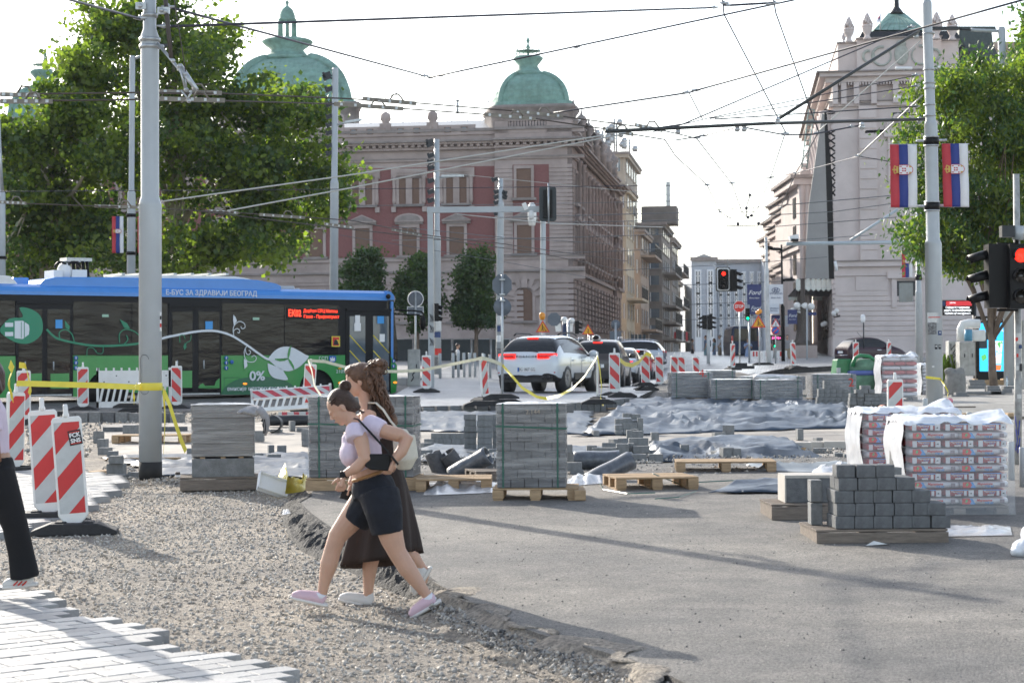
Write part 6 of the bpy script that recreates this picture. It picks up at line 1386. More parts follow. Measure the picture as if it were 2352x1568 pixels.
curl(c4,[(800,790),(800,730),(840,700),(900,715),(935,745)],TEAL,.03);curl(c4,[(830,800),(855,770),(845,740)],TEAL,.03);bprint(bus,TEAL,c4([(800,632),(850,660),(870,695),(830,690)]),.042)
curl(c4,[(400,770),(396,720),(440,702),(480,735),(495,785)],TEAL,.03);bprint(bus,TEAL,c4([(432,640),(465,680),(462,705),(436,690)]),.042)
curl(c4,[(580,880),(585,830),(620,825),(640,850)],TEAL,.02);curl(c4,[(690,820),(685,860),(650,860),(640,840)],TEAL,.02)
curl(c4,[(1205,790),(1205,745),(1230,740),(1240,765)],TEAL,.02);curl(c4,[(1280,735),(1275,775),(1250,790),(1240,820)],TEAL,.02);bprint(bus,TEAL,c4([(1240,790),(1250,820),(1235,840),(1228,815)]),.042)
bprint(bus,BGD,smooth_(c6([(735,1380),(790,1290),(900,1225),(1050,1195),(1250,1195),(1400,1230),(1500,1290),(1545,1345)]),4)+[(c6([(1545,1380)])[0])],.02,'dark_green_arc')
bprint(bus,BG,c4([(485,875),(640,875)]+[(640,880),(485,880)]),.03)
def btext(s_,px,py,hpx,mt,off=.05,sx=1.,bold=0,fit=None,emit=None,space=1):
 u,z=UB(px,py);u1,_=UB(px+1,py);size=hpx*58/F*1.35
 o=text(bus,s_,size,PB.T(u,z,off),mt,ext=.002,sx=sx,bold=bold,space=space)
 if fit:
  w0=max(v.co.x for v in o.data.vertices)-min(v.co.x for v in o.data.vertices);W=(UB(px-fit/2,py)[0]-UB(px+fit/2,py)[0])*abs(PB.u.x);bpy.data.objects.remove(o)
  o=text(bus,s_,size,PB.T(u,z,off),mt,ext=.002,sx=W/w0,bold=bold,space=space)
 return o
btext('Е-БУС ЗА ЗДРАВИЈИ БЕОГРАД',486.5,673.5,12,BWH,.02,bold=.003,fit=209)
btext('0%',589,864,22,BWH,.05,bold=.01,fit=36);btext('емисије штетних гасова',587,892,9.5,BWH,.05,bold=.002,fit=132);btext('2109',780.5,853,8.5,BWH,.05,fit=21);btext('ГСП',741,823,8,BWH,.05,fit=20)
LEDM=mat('led_red',(1,.05,.02),.5,var=0,emit=1.3)
mb=Mb(MB()).m(BK).prism(BP([(657,707),(783,709),(783,734),(657,732)]),-.03,-.01);part(bus,'led_display',mb,wd=1)
btext('ЕК02',675.5,720,16,LEDM,.04,fit=29,bold=.006);btext('Дорћол СРЦ Милош',735,714.5,8,LEDM,.04,fit=78);btext('Гаше - Пријемпункт',737,727.5,8,LEDM,.04,fit=81)
STB=mat('sticker_blue',(.05,.32,.72),.4,var=0)
def sq(x0,y0,x1,y1,mt,off=.048,name='sticker'): return bprint(bus,mt,[(x0,y0),(x1,y0),(x1,y1),(x0,y1)],off,name)
sq(126,734,142,754,STB);sq(470,738,487,756,STB);sq(865,726,880,743,STB);sq(814,724,825,742,WHITEP);sq(812,742,827,760,WHITEP,.05);sq(870,767,882,785,WHITEP)
sq(760,772,779,796,YEL);sq(762,774,777,794,SRED,.05);bprint(bus,INK,[(764,792),(766,782),(770,779),(774,784),(776,792)],.052);sq(769,780,776,788,YEL,.051)
for y in (822,833,845):
 for x in (173,518):
  if x==173 or True: c=UB(x,y);mb=Mb(MB()).m(SBL).lathe([(.06,-.055),(.06,-.05)],(c[0],0,c[1]),14,axis='y');mb.m(WHITEP).box(c[0]-.012,-.058,c[1]-.035,c[0]+.012,-.056,c[1]+.035);part(bus,'pictogram',mb,wd=1)
for x,y in ((902,829),(902,841)): c=UB(x,y);mb=Mb(MB()).m(SBL).lathe([(.06,-.055),(.06,-.05)],(c[0],0,c[1]),14,axis='y');mb.m(WHITEP).box(c[0]-.012,-.058,c[1]-.035,c[0]+.012,-.056,c[1]+.035);part(bus,'pictogram',mb,wd=1)
# city crest: white tower over blue shield
bprint(bus,SBL,[(754,817),(770,817),(770,828),(762,835),(754,828)],.048,'crest');bprint(bus,WHITEP,[(757,829),(757,821),(759,821),(759,823),(761,823),(761,819),(763,819),(763,823),(765,823),(765,821),(767,821),(767,829)],.052,'crest')
for x,y in ((779,846),(780,879),(561,881),(906,878),(531,831)):
 c=UB(x,y);mb=Mb(MB()).m(mat('amber_on',(1,.25,.02),.4,var=0,emit=.8) if y>860 else (ORN if x!=531 else SBL));mb.ball((c[0],-.05,c[1]),(.07 if x!=531 else .06,.02,.03 if x!=531 else .06),10,6);part(bus,'side_marker',mb,wd=1)
sq(405,752,420,757,mat('pale_green_sticker',(.35,.55,.42),.5,var=0)) if 0 else None
sq(406,1,407,2,BK) if 0 else None
for x0,x1,y in ((406,433,365),): pass
sq(233,722,248,728,mat('pale_green_sticker',(.35,.55,.42),.5,var=0));sq(579,729,594,735,MT['pale_green_sticker'])
for (x0,y0,x1,y1) in ((515,867,549,905),):
 mb=Mb(MB()).m(BGD)
 for a,b_ in (((x0,y0),(x1,y0)),((x1,y0),(x1,y1)),((x0,y0),(x0,y1))): p=UB(*a);q=UB(*b_);mb.tube([(p[0],-.003,p[1]),(q[0],-.003,q[1])],.006,4)
 part(bus,'hatch_outline',mb,wd=1)
# ---------------------------------------------------------------- cars
CW=mat('car_white_paint',(.62,.66,.70),.25,var=0,coat=1,spec=.6);CBR=mat('car_brown_paint',(.05,.042,.038),.28,var=0,coat=.5);CRD=mat('car_red_paint',(.5,.015,.02),.28,var=0,coat=1);CSL=mat('car_silver_paint',(.42,.46,.52),.3,metal=.4,var=0,coat=1);CPU=mat('car_plum_paint',(.03,.006,.016),.3,var=0,coat=.25,spec=.3)
CGL=mat('car_glass',(.015,.018,.02),.08,var=0,spec=.45);TAIL=mat('tail_light',(.5,.01,.01),.25,var=0,coat=1);TAILE=mat('tail_light_on',(1,.02,.012),.3,var=0,emit=1.4);CTR=mat('car_trim',(.02,.02,.022),.5,var=0);CHR=mat('chrome',(.6,.6,.62),.15,metal=1,var=0);ALLOY=mat('alloy_rim',(.25,.25,.26),.3,metal=.8,var=0)
def car(label,loc,rz,st,paint,L_,hw,whl,wr=.36,kind='suv',rw=(2,4),sw=((3,6),(6,8)),ws=(8,9),group='cars waiting on the cobbled road',name='parked_car',track=None):
 t=thing(name,label,'car',tuple(loc),rz,group=group)
 mb=MB();vs=[];n=10
 for (x,wb,zb,zt_,wr_,zr_) in st:
  zm=lim(zb,zt_,.5)
  for (y,z) in ((0,zb),(wb*.82,zb),(wb*.97,zb+.08),(wb,zm),(wb*.985,lim(zm,zt_,.7)),(wb*.95,zt_),(lim(wb*.95,wr_,.5)+.015,lim(zt_,zr_,.55)),(wr_,lim(zt_,zr_,.93)),(wr_*.82,zr_),(0,zr_+.015*(zr_>1.2))): vs.append((x,y,z))
 m=len(st);A=[];mi=[]
 mb.V=[tuple(v) for v in vs]+[(v[0],-v[1],v[2]) for v in vs]
 mb.mats=[paint,CGL,CTR]
 def gm(i,j):
  if j in (5,6) and any(a<=i<b for a,b in sw): return 1
  if j in (6,7,8) and (rw[0]<=i<rw[1] or ws[0]<=i<ws[1]) : return 1
  if j in (0,1) : return 2
  return 0
 for s_ in (0,1):
  o=s_*m*n
  for i in range(m-1):
   for j in range(n-1):
    f=(o+i*n+j,o+(i+1)*n+j,o+(i+1)*n+j+1,o+i*n+j+1)
    mb.F.append(f if not s_ else f[::-1]);mb.I.append(gm(i,j));mb.sm.append(True)
  for i in (0,m-1):
   for j in range(n-1):
    pass
 for i in (0,m-1):
  f=[i*n+j for j in range(n)]+[m*n+i*n+j for j in range(n-1,-1,-1)];mb.F.append(tuple(f));mb.I.append(0);mb.sm.append(True)
 me=mb.mesh('tmp',weld=True);o=bpy.data.objects.new('tmp',me);COL.objects.link(o);s_=o.modifiers.new('s','SUBSURF');s_.levels=2
 dg=bpy.context.evaluated_depsgraph_get();me2=bpy.data.meshes.new_from_object(o.evaluated_get(dg));bpy.data.objects.remove(o)
 for k,(nm,mt) in enumerate((('body',paint),('windows',CGL),('underbody',CTR))):
  bm=bmesh.new();bm.from_mesh(me2);bmesh.ops.delete(bm,geom=[f for f in bm.faces if f.material_index!=k],context='FACES')
  if k==1:
   bm.faces.ensure_lookup_table();seen=set();groups=[]
   for f in bm.faces:
    if f in seen: continue
    st_=[f];seen.add(f);g=[]
    while st_:
     q=st_.pop();g.append(q)
     for e in q.edges:
      for h in e.link_faces:
       if h not in seen: seen.add(h);st_.append(h)
    groups.append([f.index for f in g])
   bm.to_mesh(me2t:=bpy.data.meshes.new('w'));bm.free()
   for g in groups:
    b2=bmesh.new();b2.from_mesh(me2t);gs=set(g);bmesh.ops.delete(b2,geom=[f for f in b2.faces if f.index not in gs],context='FACES');mm=bpy.data.meshes.new('window');
    for f in b2.faces: f.material_index=0
    b2.to_mesh(mm);b2.free();mm.materials.append(CGL);link('window',mm,t)
  else:
   for f in bm.faces: f.material_index=0
   mm=bpy.data.meshes.new(nm);bm.to_mesh(mm);bm.free();mm.materials.append(mt);link(nm,mm,t)
 for x in whl:
  for s2 in (-1,1):
   yy=s2*(hw-.13);mb=MM(CTR).lathe([(wr*.62,-.12),(wr*.92,-.13),(wr,-.09),(wr,.09),(wr*.92,.13),(wr*.62,.12)],(x,yy,wr),28,axis='y');w_=part(t,'wheel',mb)
   mb=MM(ALLOY);yo=s2*.115
   for k in range(10): a=k*.628;mb.tube([(x+.05*cos(a),yy+yo,wr+.05*sin(a)),(x+wr*.63*cos(a),yy+yo,wr+wr*.63*sin(a))],.02,5)
   mb.lathe([(wr*.6,yo-.01),(wr*.66,yo-.01),(wr*.66,yo+.01),(wr*.6,yo+.01)],(x,yy,wr),24,axis='y').lathe([(.06,yo-.01),(.06,yo+.02*s2)],(x,yy,wr),12,axis='y');link('rim',mb.mesh('rim'),w_)
   mb=MM(CTR);mb.lathe([(wr*1.14,-.11),(wr*1.14,.145)],(x,yy,wr+.01),28,axis='y');part(t,'wheel_arch',mb)
 return t
def plate(t,x,z,s_,w_=.52,h_=.12,blue=True):
 mb=MM(CTR).box(x-.02,-w_/2-.02,z-h_/2-.02,x+.03,w_/2+.02,z+h_/2+.02);mb.m(WHITEP).box(x-.03,-w_/2,z-h_/2,x,w_/2,z+h_/2)
 if blue: mb.m(SBL).box(x-.033,w_/2-.045,z-h_/2,x-.01,w_/2,z+h_/2)
 o=part(t,'number_plate',mb)
 if s_: text(o,s_,h_*1.05,Matrix(((0,0,-1,x-.035),(-1,0,0,-.02),(0,1,0,z),(0,0,0,1))),INK,ext=.001,sx=.72,wd=0)
 return o
def mirror(t,x,z,hw,paint):
 for s_ in (-1,1): mb=MM(paint).ball((x,s_*(hw+.12),z),(.09,.14,.1),10,8);mb.m(CTR).tube([(x,s_*hw*.9,z-.06),(x,s_*(hw+.05),z-.04)],.03,6);part(t,'mirror',mb)
def rearbits(t,W,zl_,zp,lit,lw=.38,lh=.17,x0=.02,third=None,pl_='',inset=0,round_=False):
 for s_ in (-1,1):
  mb=MM(TAIL);y0=s_*(W*.9);y1=s_*(W*.9-lw);n=6;P=[]
  for k in range(n+1): f=k/n;y=lim(y0,y1,f);P.append((x0+.14*(1-f)**2.5,y))
  if round_: mb.lathe([(.0+lh*.6,x0+.03),(lh*.6,x0-.02)],(0,s_*W*.74,zl_),16,axis='x')
  else:
   vs=[(x-.015,y,zl_-lh/2*(1-.35*(k/n))) for k,(x,y) in enumerate(P)]+[(x-.015,y,zl_+lh/2) for x,y in P];vs+=[(x+.12,y,z) for x,y,z in vs];m=n+1
   mb.add(vs,[(k,k+1,m+k+1,m+k) for k in range(n)]+[(m+k,m+k+1,3*m+k+1,3*m+k) for k in range(n)]+[(2*m+k,2*m+k+1,k+1,k) for k in range(n)]+[(0,m,3*m,2*m),(n,m+n,3*m+n,2*m+n)],True)
  o=part(t,'tail_light',mb)
  if lit and not round_:
   q=[(x-.022,y,zl_+lh*.36) for x,y in P]+[(x-.022,y,zl_-lh*.30) for x,y in P[::-1]];mb=MM(TAILE).tube(q+[q[0]],.014,5);link('light_tube',mb.mesh('light_tube'),o)
 if third: mb=MM(TAILE).box(third[0]-.03,-.16,third[1]-.018,third[0]+.04,.16,third[1]+.018);part(t,'brake_light',mb)
 plate(t,x0-.02+inset,zp,pl_)
def rp_(px,py,D): p=at(px,py,D);return (p.x,p.y,p.z)
SUV=[(0,.78,.42,.72,.70,.80),(.05,.90,.36,.92,.78,.98),(.16,.935,.27,1.02,.78,1.10),(.40,.95,.25,1.06,.70,1.36),(.66,.955,.25,1.07,.63,1.54),(1.2,.96,.25,1.06,.61,1.60),(2.0,.96,.25,1.04,.61,1.62),(2.75,.95,.25,1.02,.61,1.56),(3.0,.95,.25,1.01,.63,1.48),(3.55,.95,.25,.99,.70,1.08),(4.2,.93,.26,.93,.72,1.0),(4.55,.86,.3,.78,.66,.86),(4.7,.7,.36,.6,.5,.66)]
t=car('white sport utility car, nearest of the queue, right behind the grey sign post',rp_(1209,899,56.2),R_(90-19),SUV,CW,4.7,.96,(.88,3.72),.37,rw=(2,4),sw=((4,6),(6,8)),ws=(8,9))
rearbits(t,.955,.99,.62,True,lw=.52,lh=.17,x0=.03,third=(.62,1.52),pl_='BG 1807 GG',inset=.02);mirror(t,3.05,1.08,.95,CW)
t_=text(t,'PORSCHE',.07,Matrix(((0,0,-1,.075),(-1,0,0,0),(0,1,0,.985),(0,0,0,1))),CTR,sx=1.6,space=1.4,wd=0,bold=.002);t_.location.x=-.04
for s_ in (-1,1):
 mb=MM(BLACKP).tube([(.9,s_*.66,1.60),(1.1,s_*.67,1.66),(2.3,s_*.67,1.67),(2.7,s_*.66,1.60)],.022,6);part(t,'roof_rail',mb)
 mb=MM(CTR).lathe([(.055,-.06),(.055,.06)],(0,s_*.52,.40),12,axis='x').lathe([(.055,-.06),(.055,.06)],(0,s_*.66,.40),12,axis='x').box(.0,s_*.42,.33,.1,s_*.76,.45);part(t,'exhaust',mb)
 mb=MM(TAIL).box(.03,s_*.5,.52,.06,s_*.85,.55);part(t,'reflector',mb)
mb=MM(CTR).box(.03,-.75,.27,.3,.75,.40).box(.06,-.25,.36,.10,.25,.44);part(t,'diffuser',mb)
mb=MM(CTR).box(1.55,-.968,.33,2.45,-.94,.52);part(t,'side_trim',mb);mb=MM(CTR)
for x in (1.15,2.2,3.12): mb.tube([(x,-.962,.5),(x,-.966,.98)],.004,4)
part(t,'door_gap',mb);mb=MM(CW).cbox((1.45,-.965,.88),(.2,.03,.035)).cbox((2.45,-.965,.88),(.2,.03,.035));part(t,'door_handle',mb)
mb=MM(CTR).tube([(.16,-.30,1.12),(.2,-.0,1.15),(.22,.2,1.14)],.014,6);part(t,'wiper',mb)
SUV2=[(0,.76,.40,.74,.72,.84),(.04,.88,.34,.95,.80,1.02),(.14,.90,.28,1.08,.80,1.14),(.32,.905,.26,1.10,.74,1.40),(.50,.91,.26,1.10,.68,1.60),(1.0,.91,.26,1.09,.66,1.67),(2.0,.91,.26,1.08,.66,1.68),(2.6,.91,.26,1.06,.66,1.62),(2.85,.91,.26,1.05,.66,1.52),(3.4,.91,.26,1.02,.72,1.12),(4.0,.89,.28,.95,.72,1.02),(4.35,.8,.32,.78,.62,.86),(4.45,.7,.36,.6,.5,.66)]
t=car('dark brown sport utility car with silver roof rails, second in the queue',rp_(1371,888,70),R_(90-8),SUV2,CBR,4.45,.91,(.85,3.5),.36)
rearbits(t,.905,1.0,.73,True,lw=.34,lh=.2,x0=.02,third=(.46,1.56),pl_='KV 058');mirror(t,2.9,1.1,.91,CBR)
for s_ in (-1,1): mb=MM(CHR).tube([(.5,s_*.70,1.62),(.75,s_*.71,1.74),(2.3,s_*.71,1.75),(2.6,s_*.70,1.66)],.022,6);part(t,'roof_rail',mb)
mb=MM(CHR).lathe([(.075,0),(.075,.03)],(.02,0,1.0),18,axis='x');mb.m(CTR).lathe([(.06,-.005),(.06,.0)],(.02,0,1.0),18,axis='x');mb.m(CHR).tube([(.01,.045,1.04),(.01,.02,.95),(.01,0,1.01),(.01,-.02,.95),(.01,-.045,1.04)],.007,4);part(t,'badge',mb)
mb=MM(CTR).box(-.005,-.8,.30,.2,.8,.56);part(t,'bumper',mb)
mb=MM(WHITE).ball((.9,.1,1.72),(.2,.16,.12));mb.m(BLACKP).ball((.8,.1,1.74),(.14,.12,.09));part(t,'roof_dome',mb)
SED=[(0,.72,.36,.66,.66,.72),(.05,.82,.30,.86,.72,.92),(.3,.85,.25,.93,.72,.98),(.7,.86,.24,.95,.66,1.16),(1.15,.865,.24,.95,.6,1.38),(1.8,.87,.24,.94,.59,1.45),(2.3,.87,.24,.93,.59,1.45),(2.8,.87,.24,.92,.6,1.36),(3.0,.87,.24,.91,.62,1.28),(3.5,.86,.24,.88,.68,.96),(4.0,.84,.26,.82,.68,.88),(4.35,.75,.3,.66,.58,.74),(4.45,.66,.34,.55,.5,.6)]
t=car('silver saloon mostly hidden behind the dark brown car, its black mirror showing',rp_(1416,879,81),R_(90-8),SED,CSL,4.4,.87,(.8,3.5),.33);mirror(t,3.0,.98,.87,CTR);rearbits(t,.85,.8,.6,True)
HAT=[(0,.70,.38,.70,.66,.78),(.04,.79,.32,.84,.72,.92),(.1,.81,.26,.90,.72,.98),(.25,.815,.24,.93,.66,1.22),(.45,.82,.24,.94,.6,1.40),(1.0,.82,.24,.93,.58,1.46),(1.6,.82,.24,.93,.58,1.47),(2.1,.82,.24,.92,.58,1.42),(2.3,.82,.24,.91,.6,1.34),(2.8,.81,.24,.88,.66,1.0),(3.2,.8,.26,.82,.66,.9),(3.55,.7,.3,.66,.56,.74),(3.7,.6,.34,.55,.46,.6)]
t=car('red hatchback with a pale roof, ahead of the silver car',rp_(1460,869.5,100),R_(90-9),HAT,CRD,3.7,.82,(.62,3.0),.31);rearbits(t,.815,.98,.55,False,lw=.2,lh=.34,third=(.36,1.38),pl_='BG 21');mirror(t,2.35,1.0,.82,CRD)
mb=MM(CTR).box(-.01,-.75,.28,.1,.75,.50);part(t,'bumper',mb);mb=MM(CW).ball((1.2,0,1.44),(.95,.56,.06),16,8);part(t,'roof',mb)
t=car('pale silver blue estate car crossing the junction in front of the red hatchback',rp_(1529,849,113),R_(180-12),SUV2,CSL,4.45,.91,(.85,3.5),.36);rearbits(t,.905,1.0,.7,False);mirror(t,2.9,1.1,.91,CSL)
for s_ in (-1,1): mb=MM(CHR).tube([(.5,s_*.70,1.62),(.75,s_*.71,1.72),(2.3,s_*.71,1.73),(2.6,s_*.70,1.66)],.022,6);part(t,'roof_rail',mb)
SM=[(0,.62,.38,.66,.6,.74),(.04,.74,.32,.84,.66,.90),(.12,.79,.26,.92,.66,.98),(.32,.81,.24,.94,.62,1.22),(.55,.815,.24,.94,.56,1.38),(1.0,.82,.24,.93,.54,1.47),(1.4,.82,.24,.93,.54,1.48),(1.8,.82,.24,.92,.54,1.44),(2.05,.82,.24,.91,.56,1.36),(2.65,.81,.24,.9,.62,1.02),(3.05,.79,.26,.84,.62,.92),(3.4,.7,.3,.66,.52,.76),(3.55,.6,.34,.55,.44,.6)]
b=at(1931,834,101);t=car('small rounded plum coloured car in front of the theatre',(b.x,b.y,hz(101)+.0),R_(20),SM,CPU,3.55,.82,(.62,2.92),.30,sw=((3,5),(5,8)),group='cars near the theatre')
for s_ in (-1,1): mb=MM(TAIL).ball((.12,s_*.68,.82),(.06,.07,.09),10,8);part(t,'tail_light',mb)
mirror(t,2.2,1.0,.82,CPU);plate(t,.0,.72,'');mb=MM(CHR).tube([(-.0,-.7,.56),(-.04,0,.56),(-.0,.7,.56)],.02,6);part(t,'bumper_trim',mb);mb=MM(CW).cbox((1.75,-.83,.82),(.22,.02,.04));part(t,'door_handle',mb)
mb=MM(BLACKP).tube([(1.2,0,1.48),(.95,0,1.75)],.01,5);part(t,'antenna',mb)
# dark van far down the street
b=at(1713,832,127);t=thing('van','dark blue van seen from behind under the dealer banners','van',(b.x,b.y,hz(127)),group='cars near the theatre')
VB=mat('van_blue',(.03,.045,.09),.4,var=0,spec=.2);mb=MM(VB);P=[(-.92,.3),(.92,.3),(.95,1.1),(.86,1.95),(.7,2.15),(-.7,2.15),(-.86,1.95),(-.95,1.1)]
mb.prism(P,0,4.6);part(t,'body',mb,bevel=.05);mb=MM(CGL);mb.prism([(-.76,1.15),(.76,1.15),(.7,1.95),(-.7,1.95)],-.02,.02);part(t,'rear_window',mb)
for s_ in (-1,1): part(t,'tail_light',MM(TAIL).box(s_*.8,-.03,.8,s_*.92,.02,1.5));part(t,'wheel',MM(CTR).lathe([(.34,-.12),(.34,.12)],(s_*.78,.7,.34),20,axis='x'))
part(t,'roof_edge',MM(CSL).box(-.72,-.03,2.1,.72,.1,2.18))
# ---------------------------------------------------------------- site furniture
ORD=['first','second','third','fourth','fifth','sixth','seventh','eighth','ninth','tenth']
def clip(poly,w,z0,z1):
 for ax,s_,v in ((0,1,w),(0,-1,w),(1,1,z1),(1,-1,-z0)):
  out=[]
  for i in range(len(poly)):
   a,b=poly[i-1],poly[i];fa=v-s_*a[ax];fb=v-s_*b[ax]
   if (fa>=0)!=(fb>=0): t=fa/(fa-fb);out.append((a[0]+(b[0]-a[0])*t,a[1]+(b[1]-a[1])*t))
   if fb>=0: out.append(b)
  poly=out
  if not poly: return []
 return poly
def beacon(label,px,py,D=None,dz=0,up=1,yaw=0,lean=0,foot=True,handle=True,sc=1.,stand=None,z=None):
 g=gnd(px,py,dz) if D is None else (at(px,py,D) if z is None else Vector((at(px,py,D).x,D,z)))
 t=thing('delineator_board',label,'traffic beacon',tuple(g),yaw,group='red and white striped delineator boards')
 t.scale=(sc,sc,sc)
 def fix(o): o.rotation_euler=(0,lean,0);return o
 mb=MM(WHITE);w_=.14;P=[(-.03,.06),(.03,.06),(.11,.14),(w_,.18),(w_,1.08),(w_-.02,1.11),(-w_+.02,1.11),(-w_,1.08),(-w_,.18),(-.11,.14)]
 mb.prism(P,-.028,.028);fix(part(t,'board',mb,bevel=.008))
 mb=MB()
 for s_ in (-1,1):
  y=s_*.0295;mb.m(GREYR).prism([(-.118,.2),(.118,.2),(.118,1.06),(-.118,1.06)],min(y,y+s_*.001),max(y,y+s_*.001));mb.m(RED)
  for k in range(-1,4):
   z=.13+k*.43;d=.25*up;q=clip([(-.12,z-d/2-.107),(.12,z+d/2-.107),(.12,z+d/2+.107),(-.12,z-d/2+.107)],.118,.2,1.06)
   if len(q)>2: mb.prism(q,min(y,y+s_*.003),max(y,y+s_*.003))
 fix(part(t,'reflective_stripes',mb))
 if handle: mb=MM(WHITE).lathe([(.03,1.10),(.032,1.13),(.024,1.15),(.024,1.21),(.018,1.23)],n=12);fix(part(t,'handle',mb))
 if foot:
  mb=MM(RUBBER);mb.prism([(-.40,0),(.40,0),(.40,.04),(.22,.11),(-.22,.11),(-.40,.04)],-.19,.19);mb.box(-.18,-.13,.105,-.07,.13,.125).box(.07,-.13,.105,.18,.13,.125);part(t,'rubber_foot',mb,bevel=.01)
 return t
bq=beacon('near striped board with the black square sticker, foremost of the leaning pair at left',172,1226,up=1,yaw=.15,lean=-.07,sc=1.03)
mb=MM(INK).box(-.005,-.036,.86,.115,-.033,1.0);mb.M=Matrix.Identity(4);o=part(bq,'sticker',mb);o.rotation_euler=(0,-.07-.12,0);o.location=(.13,0,-.01)
text(o,'FCK',.055,Matrix(((1,0,0,.055),(0,0,-1,-.038),(0,1,0,.953),(0,0,0,1))),WHITEP,ext=.001,bold=.002,wd=0);text(o,'SNS',.055,Matrix(((1,0,0,.055),(0,0,-1,-.038),(0,1,0,.90),(0,0,0,1))),WHITEP,ext=.001,bold=.002,wd=0)
mb=MM(REDM).box(.005,-.038,.978,.105,-.036,.986).box(.005,-.038,.872,.105,-.036,.88);link('sticker_border',mb.mesh('sticker_border'),o)
beacon('near striped board without sticker, behind the one with the black sticker',114,1200,up=1,yaw=.2,lean=-.06,sc=1.05)
beacon('striped board turned edgewise at the left edge, yellow tape tied to its handle',33,1090,up=1,yaw=.9,lean=.03,sc=1.03)
beacon('striped board hung with a yellow tape streamer, before the bus at far left',55,975,up=1,yaw=.05,sc=1.05,lean=0)
beacon('striped board at the left end of the plain white slotted barrier',191,944,up=1,yaw=.1)
beacon('striped board at the right end of the plain white slotted barrier',406,940,up=-1,yaw=-.1)
beacon('striped board behind the tilted red and white barrier, at the bus front wheel',707,944,up=-1,yaw=.0,lean=.07,sc=1.05)
beacon('striped board on the cobbles just left of the signal gantry mast',980,901,D=None,dz=.24,up=-1,sc=.93)
beacon('slim leaning board left of the white car, next to the rubber feet stack',1115,922,dz=.24,up=1,yaw=.95,lean=-.09,sc=.95)
beacon('board seen edge on with yellow tape tied to it, before the dark brown car',1373,922,dz=.24,up=1,yaw=1.5,lean=-.03,sc=.96)
beacon('striped board covering the right side of the dark brown car',1412,910,D=52,up=-1,yaw=.0,sc=1.03,z=hz(52)+.20)
for k,(px,py,D,l,yw,ln) in enumerate(((1484,890,63,'striped board in front of the red hatchback, tape knotted on top',0,-.03),(1516,876,70,'striped board covering the rear of the pale estate car',0,-.03),(1546,876,73,'striped board leaning right, between two upright ones near the first wrapped pallet',.2,.06),(1568,868,78,'striped board just right of the leaning one behind the first wrapped pallet',0,-.05),(1600,857,84,'striped board right of the group behind the first wrapped pallet, left of the pedestrians',.1,-.03))):
 p=at(px,py,D);beacon(l,px,py,D=D,up=-1,yaw=yw,lean=ln,z=hz(D)+.24-dip(p.x,D)-.02,sc=1.0)
beacon('narrow striped board beside the post of the stop sign',1683,850,dz=.24,up=1,yaw=.8,sc=.98)
beacon('striped board before the globe lamp post, a stone lying at its foot',1823,846,dz=.24,up=-1,yaw=.7,lean=-.05,sc=1.0)
beacon('striped board in front of the rear door of the plum coloured car',1966,838,D=90,up=1,yaw=.1,sc=.95,z=hz(90)+.25)
beacon('narrow striped board in front of the bonnet of the plum coloured car',2042,840,D=90,up=1,yaw=.7,sc=.95,z=hz(90)+.25)
beacon('single striped board left of the right grey pole, above the bag pallets',2057,1017,up=1,sc=.97,yaw=.1)
# rubber feet lying about
def foot(label,px,py,dz,rz=0,n=1,w_=.8):
 g=gnd(px,py,dz);mb=MM(RUBBER)
 for k in range(n): z=k*.125;x=.05*(-1)**k;mb.prism([(x-w_/2,z),(x+w_/2,z),(x+w_/2,z+.04),(x+w_*.28,z+.115),(x-w_*.28,z+.115),(x-w_/2,z+.04)],-.19,.19);mb.box(x-.2,-.192,z+.035,x+.2,-.19,z+.085)
 return single('rubber_foot',mb,label,'rubber base',bevel=.008,loc=tuple(g),rz=rz,group='recycled rubber sign feet')
foot('stack of black rubber feet carrying the two sign backs',1156,928,.24,0,2,.85);foot('low rubber foot left of the stacked ones on the cobble edge',1108,932,.24,.1,1,.95)
foot('rubber foot under the edge on board',1370,928,.24,0,1);foot('rubber foot right of the kerb end near the brown car',1425,912,.24,.1,1,.7);foot('rubber feet on the kerb end below the tape board',1482,897,.2,.2,2,.6);foot('dark rubber foot under the far roadworks sign',1750,838,.24,0,1,1.);foot('rubber foot beside the round stone near the lamp post',1835,848,.24,0,1,.9)
foot('rubber feet on the kerb behind the left barrier',130,955,0,.1,1,.8);foot('rubber foot below the left end of the white barrier',300,948,0,0,2,.7)
